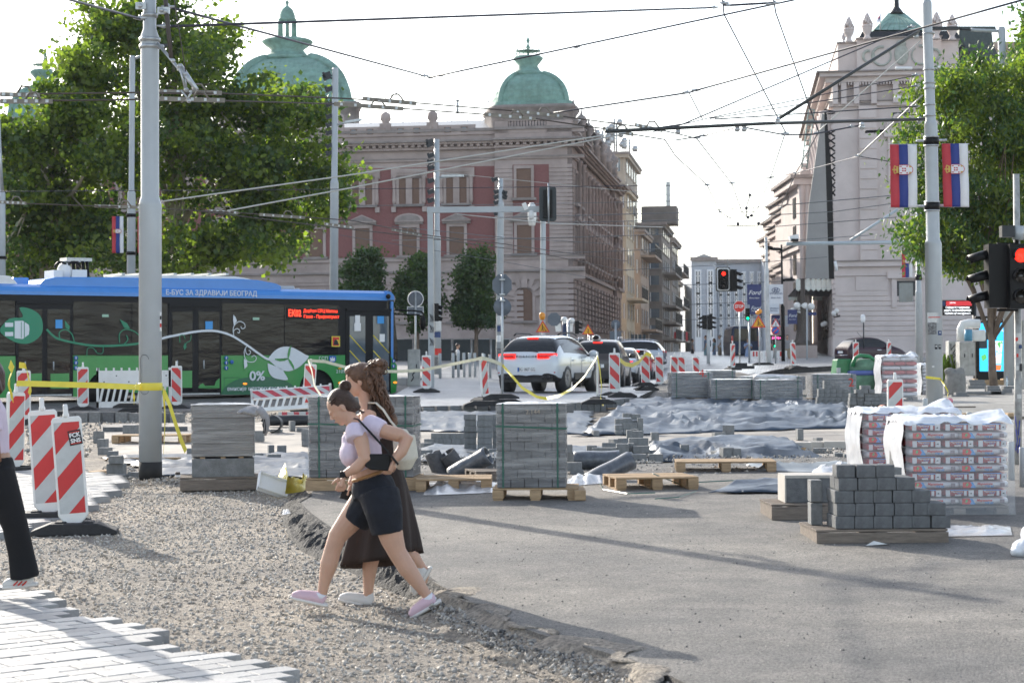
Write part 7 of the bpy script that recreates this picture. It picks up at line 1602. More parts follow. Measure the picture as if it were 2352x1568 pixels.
# white slotted barrier
def barrier(name,label,loc,w_,h_,rz,stripe,tilt=0,roll=0):
 t=thing(name,label,'barrier',loc,rz);mb=MM(WHITE);d=.05
 mb.box(0,-d/2,h_*.52,w_,d/2,h_*.93).box(0,-d/2,0,w_,d/2,h_*.16).box(0,-d/2,0,.06,d/2,h_).box(w_-.06,-d/2,0,w_,d/2,h_)
 n=int(w_/.17)
 for k in range(n):
  x=.06+k*(w_-.16)/n;x1=x+.03;mb.prism([(x,h_*.15),(x+.055,h_*.15),(x+.055+(.09 if not stripe else -.0)*1,h_*.53),(x+(.09 if not stripe else 0),h_*.53)] if not stripe else [(x,h_*.15),(x+.05,h_*.15),(x+.13,h_*.53),(x+.08,h_*.53)],-d/2,d/2)
 for k in range(int(w_/.2)): mb.box(.03+k*.2,-d/2,h_*.93,.07+k*.2,d/2,h_)
 o=part(t,'frame',mb);o.rotation_euler=(tilt,roll,0)
 mb=MB()
 if stripe:
  mb.m(GREYR).box(.05,-d/2-.004,h_*.58,w_-.05,-d/2,h_*.88);mb.m(mat('faded_red',(.45,.06,.08),.5,var=.25,vs=6))
  for k in range(-1,int(w_/.3)+1):
   q=clip([(k*.33-w_/2+.0,h_*.88),(k*.33+.17-w_/2,h_*.88),(k*.33+.42-w_/2,h_*.58),(k*.33+.25-w_/2,h_*.58)],w_/2-.05,h_*.58,h_*.88)
   if len(q)>2: mb.prism([(x+w_/2,z) for x,z in q],-d/2-.008,-d/2-.004)
  o=part(t,'reflective_stripes',mb);o.rotation_euler=(tilt,roll,0)
 else:
  mb.m(DARKM)
  for k in range(6): mb.lathe([(.018,-d/2-.004),(.018,-d/2)],(.2+k*w_/6,0,h_*.8 if k%2 else h_*.65),10,axis='y')
  o=part(t,'bolt_holes',mb)
 return t
g=gnd(222,937,.02);barrier('plastic_barrier','plain white slotted plastic barrier standing in front of the bus rear wheel',tuple(g),1.93,1.04,0,False)
g=gnd(578,952,.03);barrier('plastic_barrier','tilted red and white striped plastic barrier propped before the bus front wheel',(g.x,g.y,g.z+.05),1.9,.62,.12,True,tilt=-.5,roll=-.06)
g=gnd(640,958,.03);mb=MM(GREYR).box(0,-.05,0,1.1,.05,.12);mb.m(MT['faded_red'])
for k in range(4): mb.box(.08+k*.27,-.055,0,.2+k*.27,-.05,.12)
single('barrier_board','fallen red and white board lying under the tilted barrier','barrier',None) if 0 else tag(link('barrier_board',mb.mesh('barrier_board'),loc=tuple(g)),'fallen red and white board lying under the tilted barrier','barrier')
# tapes
def tape(name,label,pts,D0,w_=.075,mt=YEL,tw=.6,seed=1,cat='barrier tape'):
 rs=random.Random(seed);P=[];
 for i in range(len(pts)-1):
  a=at(pts[i][0],pts[i][1],pts[i][2] if len(pts[i])>2 else D0);b=at(pts[i+1][0],pts[i+1][1],pts[i+1][2] if len(pts[i+1])>2 else D0)
  for k in range(6): P.append(a.lerp(b,k/6))
 P.append(b);ph=[rs.uniform(-.3,.3) for _ in P];cum=rs.uniform(0,1);q=[]
 for p in ph: cum+=p*tw;q.append(cum)
 side=lambda i: Vector((.25*sin(q[i]*1.3),sin(q[i]),cos(q[i])))*w_/2
 mb=MM(mt).ribbon(P,w_,.002,side=side);return single(name,mb,label,cat,group='barrier tapes strung round the site')
TP=mat('pale_tape',(.62,.60,.45),.5,var=.1)
tape('barrier_tape','yellow tape stretched from the left edge boards to the main grey pole',[(38,880,27),(120,882,26.8),(230,885,26.6),(322,889,26.35)],26,.08,seed=2,tw=.2)
mb=MM(YEL);p=at(345.5,888,26.5);mb.lathe([(.156,-.05),(.16,-.045),(.162,.04),(.156,.052)],(p.x,26.5,p.z),28);single('barrier_tape',mb,'yellow tape wound round the main grey pole','barrier tape',group='barrier tapes strung round the site')
tape('barrier_tape','short knotted yellow tape end hanging left of the main grey pole',[(313,884,26.2),(306,900,26.2),(309,921,26.2)],26,.10,seed=3)
tape('barrier_tape','long yellow tape tail hanging straight down right of the main grey pole',[(374,895,26.3),(378,930,26.3),(379,970,26.2),(378,1003,26.2),(376,1035,26.2)],26,.11,seed=5,tw=.15)
tape('barrier_tape','yellow tape blowing away to the lower right from the main grey pole',[(376,897,26.3),(390,930,26.0),(404,975,25.8),(418,1015,25.6),(427,1036,25.5)],26,.085,seed=6,tw=.2)
tape('barrier_tape','yellow streamer hanging on the far left board',[(44,838,40),(60,840,40),(66,868,40),(70,893,40),(67,905,40)],40,.12,seed=7)
tape('barrier_tape','bunch of yellow tape knotted at the left edge',[(22,835,27),(30,850,27),(20,870,27),(24,900,27),(30,915,27)],27,.12,seed=8)
tape('barrier_tape','pale tape strung from the tilted barrier board to the slim leaning board',[(707,828,48),(746,830,49),(801,845,50),(862,852,51),(914,853,51),(969,850,51),(1040,836,49),(1107,822,47)],50,.075,TP,seed=9,tw=.3)
tape('barrier_tape','short pale tape from the slim leaning board to the sign post',[(1107,822,47),(1130,828,48),(1153,837,49.8)],50,.09,TP,seed=10,tw=.3)
tape('barrier_tape','yellow tape hanging in a deep curve in front of the white car',[(1154,838,49.7),(1175,862,49),(1199,890,48.5),(1233,911,48),(1254,915,48),(1284,909,47.6),(1315,892,47.4),(1342,865,47.2),(1372,818,47)],48,.10,seed=11,tw=.2)
tape('barrier_tape','yellow tape tail falling from the edge on board to the ground',[(1372,818,46.9),(1378,850,46.8),(1382,890,46.7),(1379,915,46.6),(1386,930,46)],47,.09,seed=12,tw=.3)
tape('barrier_tape','yellow tape sagging between the two boards before the red hatchback',[(1414,818,52),(1436,836,55),(1452,839,57),(1467,832,60),(1484,812,62.8),(1496,816,62.8)],57,.12,seed=13,tw=.2)
tape('barrier_tape','pale tape dangling over the tilted barrier',[(708,828,47.5),(716,850,46),(722,885,45),(735,905,44.5),(750,930,44)],46,.07,TP,seed=14)
tape('barrier_tape','yellow tape tied round the right grey pole with a fluttering end',[(2126,866,42.6),(2144,868,42.5),(2160,870,42.6),(2170,885,42.3),(2178,900,42.2),(2176,910,42.2)],42,.06,seed=15,tw=.3)
# ---------------------------------------------------------------- pallets
def pallet(label,loc,w_,d,rz=0,mt=WOOD,h_=.144,group='wooden pallets',nb=7,solid=False):
 t=thing('wooden_pallet',label,'pallet',tuple(loc),rz,group=group)
 for k in range(nb):
  y=-d/2+(k+.5)*d/nb;part(t,'deck_board',MM(mt).box(-w_/2,y-d/nb*.4,h_-.022,w_/2,y+d/nb*.4,h_+RU(-.002,.002)),bevel=.003)
 for k in range(3):
  x=(-1+k)*(w_/2-.06)
  if solid: part(t,'runner',MM(mt).box(x-.05,-d/2,0,x+.05,d/2,h_-.024),bevel=.004)
  else:
   for j in range(3): y=(-1+j)*(d/2-.06);part(t,'block',MM(mt).box(x-.06,y-.055,.02,x+.06,y+.055,h_-.024),bevel=.004)
   part(t,'bottom_board',MM(mt).box(x-.05,-d/2,0,x+.05,d/2,.018))
 if solid: part(t,'side_board',MM(mt).box(-w_/2,-d/2-.024,.0,w_/2,-d/2-.002,h_-.026),bevel=.003)
 return t
def wrapmat(name,base,film=.5,rough=.2,streak=60,blk=True,bw=.2,bh=.1):
 m=bpy.data.materials.new(name);m.use_nodes=True;nt=m.node_tree;N=nt.nodes;L=nt.links;b=N['Principled BSDF'];tc=N.new('ShaderNodeTexCoord')
 n=N.new('ShaderNodeTexNoise');mp=N.new('ShaderNodeMapping');mp.inputs['Scale'].default_value=(1.2,1.2,streak);mp.inputs['Rotation'].default_value=(0,.09,0);L.new(tc.outputs['Object'],mp.inputs[0]);L.new(mp.outputs[0],n.inputs[0]);n.inputs['Scale'].default_value=2.;n.inputs['Detail'].default_value=7
 r=N.new('ShaderNodeValToRGB');r.color_ramp.elements[0].position=.45;r.color_ramp.elements[0].color=tuple(v*.75 for v in base)+(1,);r.color_ramp.elements[1].position=.72;r.color_ramp.elements[1].color=tuple(min(1,v*1.5+.05*film) for v in base)+(1,);L.new(n.outputs[0],r.inputs[0])
 n2=N.new('ShaderNodeTexNoise');n2.inputs['Scale'].default_value=1.6;n2.inputs['Detail'].default_value=4;L.new(tc.outputs['Object'],n2.inputs[0]);r2=N.new('ShaderNodeValToRGB');r2.color_ramp.elements[0].color=(.8,.8,.8,1);r2.color_ramp.elements[1].color=(1.2,1.2,1.22,1);L.new(n2.outputs[0],r2.inputs[0])
 mx=N.new('ShaderNodeMixRGB');mx.blend_type='MULTIPLY';mx.inputs[0].default_value=1;L.new(r.outputs[0],mx.inputs[1]);L.new(r2.outputs[0],mx.inputs[2]);out=mx.outputs[0]
 L.new(out,b.inputs['Base Color']);b.inputs['Roughness'].default_value=.6;b.inputs['Coat Weight'].default_value=film;b.inputs['Coat Roughness'].default_value=rough
 bp=N.new('ShaderNodeBump');bp.inputs['Strength'].default_value=.45;bp.inputs['Distance'].default_value=.01;L.new(n.outputs[0],bp.inputs['Height']);L.new(bp.outputs[0],b.inputs['Normal']);L.new(bp.outputs[0],b.inputs['Coat Normal']);return m
WR1=wrapmat('film_wrapped_slabs',(.20,.19,.18),.4,streak=34);WR2=wrapmat('film_wrapped_pavers',(.13,.13,.135),.4,streak=14);WR3=wrapmat('film_wrapped_pavers_bluish',(.18,.195,.215),.4,streak=12)
def sfilm():
 m=mat('stretch_film',(.50,.49,.48),.3,var=0,coat=.5);nt=m.node_tree;N=nt.nodes;L=nt.links;tc=N.new('ShaderNodeTexCoord');mp=N.new('ShaderNodeMapping');mp.inputs['Scale'].default_value=(.8,.8,9);mp.inputs['Rotation'].default_value=(0,.12,0);n=N.new('ShaderNodeTexNoise');n.inputs['Scale'].default_value=2.2;n.inputs['Detail'].default_value=8;L.new(tc.outputs['Object'],mp.inputs[0]);L.new(mp.outputs[0],n.inputs[0])
 r=N.new('ShaderNodeValToRGB');r.color_ramp.elements[0].position=.40;r.color_ramp.elements[0].color=(.10,.10,.10,1);r.color_ramp.elements[1].position=.66;r.color_ramp.elements[1].color=(.55,.55,.55,1);L.new(n.outputs[0],r.inputs[0]);L.new(r.outputs[0],N['Principled BSDF'].inputs['Alpha']);b=N.new('ShaderNodeBump');b.inputs['Strength'].default_value=.5;b.inputs['Distance'].default_value=.01;L.new(n.outputs[0],b.inputs['Height']);L.new(b.outputs[0],N['Principled BSDF'].inputs['Normal']);return m
SFILM=sfilm()
FILM=mat('white_film',(.72,.74,.78),.3,var=.1,vs=5,bump=.9,bs=10,coat=.6)
def crumple(name_par,pts4,amp,seed,mt,nu=24,nv=10,name='film_top',base=None):
 c=[Vector(p) for p in pts4];vs=[]
 for i in range(nu+1):
  for j in range(nv+1):
   u=i/nu;v=j/nv;p=(c[0]*(1-u)+c[1]*u)*(1-v)+(c[3]*(1-u)+c[2]*u)*v
   e=min(1,min(u,1-u)*6)*min(1,min(v,1-v)*4);z=amp*(max(0,1-abs(nz(u*3.2,v*2,seed,1.3))*2.2)*.55+max(0,nz(u*5,v*4,seed+4,1))*.35)*e;vs.append((p.x,p.y,p.z+z))
 k=nv+1;mb=MM(mt);mb.add(vs,[(i*k+j,(i+1)*k+j,(i+1)*k+j+1,i*k+j+1) for i in range(nu) for j in range(nv)],True)
 o=part(name_par,name,mb,wd=1) if name_par is not None else None
 return o if o else mb
def wrapstack(label,loc,w_,d,z0,h_,rz,mt,cols,rows,straps=(.12,.85),hstrap=None,film=True,gap=.006,seed=1,jit=.004,mark=None,nstrap=True):
 t=thing('wrapped_paver_stack',label,'paver stack',(loc[0],loc[1],loc[2]+z0),rz,group='film wrapped stacks of pavers');rs=random.Random(seed)
 mb=MM(mt);bw=w_/cols;bh=h_/rows;nd=max(2,int(round(d/.24)));bd=d/nd
 for r in range(rows):
  off=(r%2)*bw*.5 if mt is not WR1 else 0
  for k in range(cols+(1 if off else 0)):
   x0=-w_/2+k*bw-off;x1=x0+bw;x0=max(x0,-w_/2);x1=min(x1,w_/2)
   j=rs.uniform(-jit,jit);mb.box(x0+gap/2,-d/2+j,r*bh+gap/2,x1-gap/2,-d/2+bd*.9,(r+1)*bh-gap/2)
  for k in range(nd):
   y0=-d/2+k*bd;j=rs.uniform(-jit,jit)
   if k: mb.box(w_/2-.2+j,y0+gap/2,r*bh+gap/2,w_/2+j,y0+bd-gap/2,(r+1)*bh-gap/2);mb.box(-w_/2+j,y0+gap/2,r*bh+gap/2,-w_/2+.2+j,y0+bd-gap/2,(r+1)*bh-gap/2)
 mb.box(-w_/2+.02,-d/2+.03,0,w_/2-.02,d/2-.03,h_-.006)
 part(t,'pavers',mb,bevel=.003)
 if film: part(t,'stretch_film',MM(SFILM).box(-w_/2-.008,-d/2-.008,h_*(.0 if mt is WR1 else .10),w_/2+.008,d/2+.008,h_+.004))
 M0=wm(t)
 if film:
  zz_=h_+.006;P=[M0@Vector(v) for v in ((-w_/2-.01,-d/2-.01,zz_),(w_/2+.01,-d/2-.01,zz_),(w_/2+.01,d/2,zz_),(-w_/2-.01,d/2,zz_))];crumple(t,P,.035,seed,FILM)
 for s_ in straps:
  x=-w_/2+w_*s_;mb=MM(GREENST).box(x-.009,-d/2-.012,0,x+.009,-d/2-.008,h_+.012).box(x-.009,-d/2-.012,h_+.008,x+.009,d/2,h_+.012).box(x-.014,-d/2-.016,h_*.9,x+.014,-d/2-.006,h_*.95);part(t,'strap',mb)
 if hstrap:
  mb=MM(GREENST);z=h_*hstrap;mb.add([(-w_/2-.01,-d/2-.014,z+.02),(w_/2+.012,-d/2-.014,z-.01),(w_/2+.012,-d/2-.014,z-.028),(-w_/2-.01,-d/2-.014,z+.002)],[(0,1,2,3)]).add([(w_/2+.013,-d/2-.014,z-.01),(w_/2+.013,d/2,z-.01),(w_/2+.013,d/2,z-.028),(w_/2+.013,-d/2-.014,z-.028)],[(0,1,2,3)]);part(t,'strap',mb)
 if mark: text(t,mark[0],mark[1],Matrix(((1,0,0,mark[2]),(0,0,-1,-d/2-.012),(0,1,0,mark[3]),(0,0,0,1))),REDM if len(mark)<5 else mark[4],ext=.001,wd=0,name='painted_mark')
 return t
h0=.13
# left slab stack
g=gnd(492,1130,.0);rz=.16;pallet('dark weathered pallet under the left wrapped slab stack',(g.x+.02,g.y+.5,g.z+.02),1.02,.85,rz,WOODG,h_=.16,solid=True,nb=9)
t=thing('concrete_slab_layer','bare grey slab layer between the left pallet and the wrapped slabs','slab',(g.x+.03,g.y+.52,g.z+.18),rz);mb=MM(BLOCK);mb.box(-.38,-.4,0,.38,-.21,.225);mb.box(-.38,-.2,0,.38,0,.225);mb.box(-.38,.01,0,.38,.4,.225);part(t,'slab',mb,bevel=.006)
mb=MM(WOOD)
for x in (-.25,.0,.22): mb.box(x-.03,-.39,.226,x+.03,.3,.245)
part(t,'spacer_batten',mb)
t=wrapstack('film wrapped slab stack right of the main pole, hoodie on its corner',(g.x+.03,g.y+.52,g.z),.76,.78,.43,.63,rz,WR1,1,4,straps=(),seed=4,gap=.012)
# side film shine
mb=MM(PLAS);mb.box(.385,-.39,.0,.39,.38,.6);part(t,'film_side',mb)
# hoodie
HOOD=mat('grey_hoodie_cloth',(.33,.32,.32),.9,var=.12,vs=20,bump=.5,bs=60)
hd=MM(HOOD);P3=lambda x,y,D:tuple(at(x,y,D));Dh=23.9
hd.tube([P3(547,948,Dh),P3(562,943,Dh+.1),P3(580,937,Dh+.2),P3(598,940,Dh+.1)],[.03,.055,.07,.06],8,flat=.7);hd.tube([P3(560,944,Dh),P3(578,948,Dh),P3(592,952,Dh)],[.05,.06,.05],8,flat=.6)
hd.tube([P3(590,940,Dh),P3(604,950,Dh),P3(611,965,Dh),P3(612,985,Dh),P3(608,1000,Dh)],[.07,.075,.06,.05,.036],10,flat=.6);hd.tube([P3(600,942,Dh+.1),P3(613,958,Dh+.1),P3(617,980,Dh+.1)],[.06,.05,.03],8,flat=.7);hd.ball(P3(584,941,Dh+.1),(.1,.12,.05))
o=organic(hd,.011,5,'hoodie',None,HOOD);tag(o,'grey hoodie with black sleeve stripes thrown over the corner of the wrapped slabs','jacket')
mb=MM(BLACKP)
for dx in (0,4): mb.tube([P3(603+dx,962,Dh-.085),P3(606+dx,980,Dh-.075),P3(605+dx*.8,995,Dh-.06)],.006,4)
link('sleeve_stripes',mb.mesh('sleeve_stripes'),o)
# pallet behind women
g=gnd(834,1148,.02);g.z+=.11;pallet('pale new pallet under the tall wrapped paver stack behind the women',(g.x,g.y+.45,g.z),1.27,.95,-.05,WOOD,solid=True)
wrapstack('tall shiny film wrapped paver stack behind the two walking women',(g.x,g.y+.45,g.z),1.2,.9,.147,.92,-.05,WR2,6,9,straps=(.1,.42,.93),hstrap=.66,seed=5)
# centre pallet
g=gnd(1229,1150,.13);pallet('pale pallet with loose beam under the center wrapped paver stack',(g.x+.02,g.y+.45,g.z),.92,.8,-.04,WOOD,h_=.135)
wrapstack('center film wrapped paver stack with two dark green straps and a small block on top',(g.x-.02,g.y+.45,g.z),.74,.78,.137,.89,-.04,WR2,5,9,straps=(.09,.88),hstrap=.73,seed=6,mark=('2.144',.07,.02,.81,mat('chalk',(.4,.33,.27),.9,var=0)))
mb=MM(WOOD).cbox((0,0,.06),(.12,.7,.11));tag(link('timber_beam',mb.mesh('timber_beam',bevel=.006),loc=(g.x+.48,g.y+.3,g.z)),'short timber beam lying at the right foot of the center pallet','timber')
# row of pallets at the back
def backstack(lab,x0,x1,yt,yb,D,dp,mark=None,seed=1,rows=8,pal=True,sd=0):
 a=at(x0,yb,D);b=at(x1,yb,D);w_=b.x-a.x;zt=at(x0,yt,D).z;z0=hz(D)+.05;dz=.13
 if pal: pallet('pallet carrying the '+lab.split(',')[0],((a.x+b.x)/2,D+dp/2,z0),w_*1.03,dp,sd,WOODG)
 wrapstack(lab,((a.x+b.x)/2,D+dp/2,z0),w_,dp,dz+.01,zt-z0-dz,sd,WR3,max(4,int(w_/.2)),rows,straps=(.12,.9),seed=seed,mark=mark)
backstack('back row wrapped pavers painted with a red four, leftmost',1543,1637,857,930,51,1.3,('4.',.28,.28,.62),seed=11)
backstack('back row wrapped pavers with white film bunched on top',1633,1737,873,930,50,.9,seed=12,rows=7)
backstack('back row wrapped pavers with a loose green strap end',1734,1844,874,932,49.5,.95,seed=13,rows=7)
backstack('back row wrapped pavers painted with a red two, right of the gap',1867,1967,861,936,50,1.0,('2',.3,.42,.38),seed=14)
backstack('farther wrapped pavers behind the red four stack',1615,1690,852,900,58,1.0,seed=15,pal=False);backstack('farther low wrapped pavers behind the center of the back row',1700,1850,866,900,57,1.2,seed=16,pal=False)
# bags on top of the far row
SACKW=mat('white_sack',(.62,.62,.64),.45,var=.1,vs=6,coat=.3);SACKR=mat('red_sack',(.45,.05,.05),.45,var=.1,vs=6,coat=.3);SACKB=mat('blue_sack_print',(.08,.30,.65),.45,var=.05,coat=.3)
def sack(mb,c,l,w_,h_,rz,mt):
 M=mb.M;mb.M=M@Matrix.Translation(c)@Matrix.Rotation(rz,4,'Z');mb.m(mt);vs=[];n=14
 for i in range(7):
  x=-l/2+l*i/6;k=.72+.28*sin(pi*min(1,max(0,(i+.35)/6.7)))**.5;
  for j in range(n): q=2*pi*j/n;ca,sa=cos(q),sin(q);vs.append((x,(w_/2)*math.copysign(abs(ca)**.45,ca)*(.9+.1*k),h_/2+(h_/2)*math.copysign(abs(sa)**.55,sa)*k))
 mb.add(vs,[(i*n+j,i*n+(j+1)%n,(i+1)*n+(j+1)%n,(i+1)*n+j) for i in range(6) for j in range(n)]+[tuple(range(n)),tuple(range(7*n-1,6*n-1,-1))],True);mb.M=M
for (px,py,l,rz,lab) in ((1765,864,.8,.1,'white sack lying on the far paver stacks'),(1800,866,.6,.4,'smaller white plastic bundle right of the sack on the far stacks')):
 p=at(px,py,56);mb=MB();sack(mb,(0,0,-.1),l,.4,.16,rz,SACKW);o=single('cement_bag',mb,lab,'bag',loc=tuple(p))
# ---------------------------------------------------------------- single paving blocks
BM={}
def blockmesh(w_,d,h_,mt):
 k=(round(w_,3),round(d,3),round(h_,3),mt.name)
 if k not in BM: BM[k]=MM(mt).box(-w_/2,-d/2,0,w_/2,d/2,h_).mesh('paving_block',bevel=.005)
 return BM[k]
def block(label,loc,w_=.2,d=.2,h_=.1,rz=0,mt=BLOCK,group='loose grey paving blocks'):
 o=link('paving_block',blockmesh(w_,d,h_,mt),loc=tuple(loc));o.rotation_euler=(0,0,rz);return tag(o,label,'paving block',group)
# near stepped stack
g0=gnd(2024,1246,.13);D_=g0.y;pallet('dark pallet under the stepped stack of blocks in the near right',(g0.x,D_+.45,g0.z),1.12,.9,.02,WOODG,h_=.115,solid=True,nb=12)
bx=.158;rows=[(6,0),(6,0),(5,0),(4,.02),(3,.02)];x0=at(1915,1200,D_+.1).x
for r,(n_,o_) in enumerate(rows):
 for c in range(n_):
  for dd in range(2 if r<4 else 1):
   x=x0+bx*(c+.5)+c*.006+o_+RU(-.004,.004)+(.012*(r%2));y=D_+.14+dd*.24+RU(-.012,.012)
   lab='dark block, near stepped stack, %s row from bottom, %s from left%s'%(ORD[r],ORD[c],'' if dd==0 else ', back column')
   if r==1 and c==5: x-=.05
   block(lab,(x,y,g0.z+.118+r*.108),bx,.23,.106,RU(-.015,.015),BLOCKD,'dark blocks of the near stepped stack')
g=gnd(1960,1190,.13)
for k,(dx,dy,l) in enumerate(((-.10,.55,'lower'),(-.05,.6,'upper'))): block('pale lit block at the left rear side of the stepped stack, %s one'%l,(x0-.09,D_+.55,g0.z+.118+k*.2),.1,.2,.19,0,BLOCK,'dark blocks of the near stepped stack')
# pale edged block on pallet
g=gnd(1843,1192,.13);pallet('small pale pallet carrying the white edged granite block',(g.x,g.y+.35,g.z),.62,.8,.02,WOODG,h_=.15,solid=True)
t=thing('granite_block','large dark granite block with a white edged top, left of the stepped stack','stone block',(g.x+.1,g.y+.3,g.z+.152),.0);mb=MM(BLOCKD).box(-.24,-.2,0,.28,.3,.25);part(t,'block',mb,bevel=.004);mb=MM(CONC).box(-.25,-.206,.235,.285,.3,.262).box(-.252,-.206,.0,-.238,.3,.24);part(t,'white_edge',mb)
# helper for scattered blocks from pixel measures: x0,x1,ybottom,ytop
def pxblock(lab,x0,x1,yb,yt,dz=.05,d=.2,mt=BLOCK,D=None,z=None,rz=0,dzb=0,gr='loose grey paving blocks'):
 g=gnd((x0+x1)/2,yb,dz) if D is None else at((x0+x1)/2,yb,D);s=g.y/F;w_=(x1-x0)*s;h_=(yb-yt)*s
 return block(lab,(g.x,g.y+d/2,g.z),w_,d,h_,rz,mt,gr)
# three columns of blocks left of the centre pallet
for ci,(xa,xb,yb,n_,D) in enumerate(((1066,1094,1033,6,31.2),(1096,1131,1034,6,30.8),(1131,1152,1033,6,31.4))):
 for k in range(n_):
  h_=13.7;y=yb-k*h_;pxblock('%s one of three block columns left of center pallet, %s block from bottom'%(('left','middle','right')[ci],ORD[k]),xa+RU(-1,1),xb+RU(-1,1),y,y-h_+.4,D=D+RU(-.02,.02),d=.2,gr='columns of blocks left of the center pallet')
xs=[(974,998),(998,1008),(1008,1018),(1018,1037),(1037,1059),(1059,1070)]
for k,(a,b) in enumerate(xs): pxblock('block in the bottom course of the low wall behind the women, %s from left'%ORD[k],a,b-.5,1022,1008,D=33.5,gr='low wall of blocks behind the women')
for k,(a,b) in enumerate(((990,1014),(1014,1034),(1034,1048),(1048,1069))): pxblock('block in the top course of the low wall behind the women, %s from the left'%ORD[k],a,b-.5,1008,995,D=33.6,gr='low wall of blocks behind the women')
# cluster to the right of centre
CL=[(1348,1372,1039,1023,'half hidden at the left end'),(1350,1386,1058,1040,'bottom course, left end'),(1360,1394,1046,1028,'second course, left'),(1386,1420,1046,1028,'second course, next to the tall block'),(1372,1402,1058,1045,'bottom course, second'),(1400,1427,1058,1045,'bottom course, third'),(1417,1445,1046,1019,'tall upright block with a chipped corner'),(1425,1451,1062,1045,'bottom course under the tall block'),(1425,1450,1078,1062,'lowest, right of the dark bag'),
(1452,1486,1060,1043,'right group, upper left'),(1449,1484,1078,1060,'right group, lower left'),(1490,1524,1061,1043,'right group, upper right'),(1488,1522,1078,1061,'right group, lower right'),(1454,1493,1041,1024,'right group, third course'),(1443,1458,1037,1018,'narrow block behind the right group'),(1445,1490,1023,1006,'right group, fourth course'),(1452,1478,1006,990,'right group, topmost'),(1440,1453,1006,988,'narrow lit block left of the topmost')]
for x0_,x1_,yb,yt,l in CL: pxblock('block of the heap right of the center pallet: '+l,x0_,x1_-.6,yb,yt,D=27.6+ (1078-yb)*.02,mt=BLOCK,gr='heap of blocks right of the center pallet')
g=gnd(1470,1084,.1);pallet('thin dark pallet under the right group of the block heap',(g.x,g.y+.3,g.z-.03),.62,.6,0,WOODG,h_=.06)
CT=[(1413,1431,1000,989,'lowest left'),(1413,1431,988,976,'second left'),(1413,1432,974,962,'third left'),(1431,1453,974,961,'third middle'),(1431,1465,988,971,'large middle one'),(1431,1452,958,949,'topmost left'),(1451,1472,963,951,'topmost right'),(1450,1469,975,965,'right of the middle'),(1432,1450,1000,988,'lowest middle'),(1465,1478,990,960,'tall one at the right end'),(1470,1479,1000,988,'lowest right')]
for x0_,x1_,yb,yt,l in CT: pxblock('block of the far heap before the crumpled membrane: '+l,x0_,x1_-.5,yb,yt,D=36+(1000-yb)*.01,gr='far heap of blocks before the membrane')
SCT=[(1361,1375,1002,989,.04,'small block alone on the concrete left of the far heap'),(1496,1514,1012,993,.15,'upright block on a flat one, alone on the concrete slab'),(1491,1517,1022,1012,.04,'flat block under the upright one on the concrete slab'),(1539,1562,1036,1020,.04,'block standing on the concrete right of the heap'),(1564,1583,1046,1021,.04,'block at the left edge of the bumpy membrane'),(1639,1665,1004,993,.04,'block sitting on a little sand heap'),(1652,1687,1044,1032,.05,'wide dark block on the bumpy membrane'),(1658,1684,1060,1028,.15,'tall block standing on the long pale pallet'),(1681,1700,1058,1030,.15,'shorter block behind the tall one on the long pale pallet'),
(1824,1865,1075,1064,.1,'flat block alone right of the long pale pallet'),(1873,1888,1024,1005,.04,'upright block on the long kerb stones'),(1870,1914,1040,1029,.04,'dark flat block at the right end of the kerb stones'),(1918,1940,1050,1040,.12,'tipped block near the bag pallets'),(1940,1972,1052,1043,.12,'flat block beside the tipped one near the bag pallets'),
(223,244,1028,1008,.04,'upper block left of the main pole, on a dark one'),(225,252,1045,1028,.04,'dark block below the upright one, left of the main pole'),(245,268,1050,1036,.04,'small block behind the double stack left of the main pole'),(249,278,1065,1047,.14,'upper block of the double stack left of the main pole'),(245,284,1091,1065,.03,'large lower block of the double stack left of the main pole'),(242,291,1100,1090,.0,'flat block at the foot of the double stack'),(294,322,1098,1084,.0,'block touching the foot of the main pole'),
(283,314,997,976,.05,'pale block behind the broken far left pallet'),(635,656,1043,1023,.04,'single upright block right of the wrapped slabs'),(614,627,1042,1022,.04,'block half hidden by the wrapped slabs'),(692,713,999,986,.27,'top one of three small blocks left of the tall wrapped stack'),(692,713,1012,999,.15,'middle one of three small blocks left of the tall wrapped stack'),(692,713,1025,1012,.04,'bottom one of three small blocks left of the tall wrapped stack'),(621,646,993,986,.04,'flat block on the concrete above the single upright one'),(682,704,991,983,.04,'flat block on the concrete left of the tall wrapped stack'),
(1061,1084,1057,1049,.1,'flat block on the membrane above the rubber rolls'),(1302,1318,1060,1038,.1,'upper block peeping out right of the center pallet'),(1296,1337,1082,1062,.1,'wide block right of the center pallet, lower course'),(1310,1341,1098,1080,.1,'lowest block right of the center pallet'),(1290,1315,1040,1021,.1,'block tight against the center pallet, upper')]
for x0_,x1_,yb,yt,dz,l in SCT:
 pos=None
 if dz in (.27,.15) and x0_==692: pxblock(l,x0_,x1_,yb,yt,D=33.3)
 elif x0_==249: pxblock(l,x0_,x1_,yb,yt,D=26.9)
 elif x0_==1496: pxblock(l,x0_,x1_,yb,yt,D=33.6)
 elif x0_ in (1658,1681): pxblock(l,x0_,x1_,yb,yt,D=28.6,rz=.2)
 elif x0_ in (1302,1296,1290,1310): pxblock(l,x0_,x1_,yb,yt,D=25.2+.3*(x0_==1302))
 else: pxblock(l,x0_,x1_,yb,yt,dz,rz=RU(-.25,.25))
p=at(1301,948,22.9+.1);block('small dark block lying on top of the center wrapped stack',(p.x,p.y+.1,p.z-.0),.145,.15,.095,.2,BLOCKD)
rs=random.Random(77);LB=sorted([(rs.uniform(1345,1960),rs.uniform(985,1062)) for _ in range(16)]+[(rs.uniform(960,1140),rs.uniform(1005,1060)) for _ in range(5)]+[(rs.uniform(240,700),rs.uniform(985,1060)) for _ in range(8)])
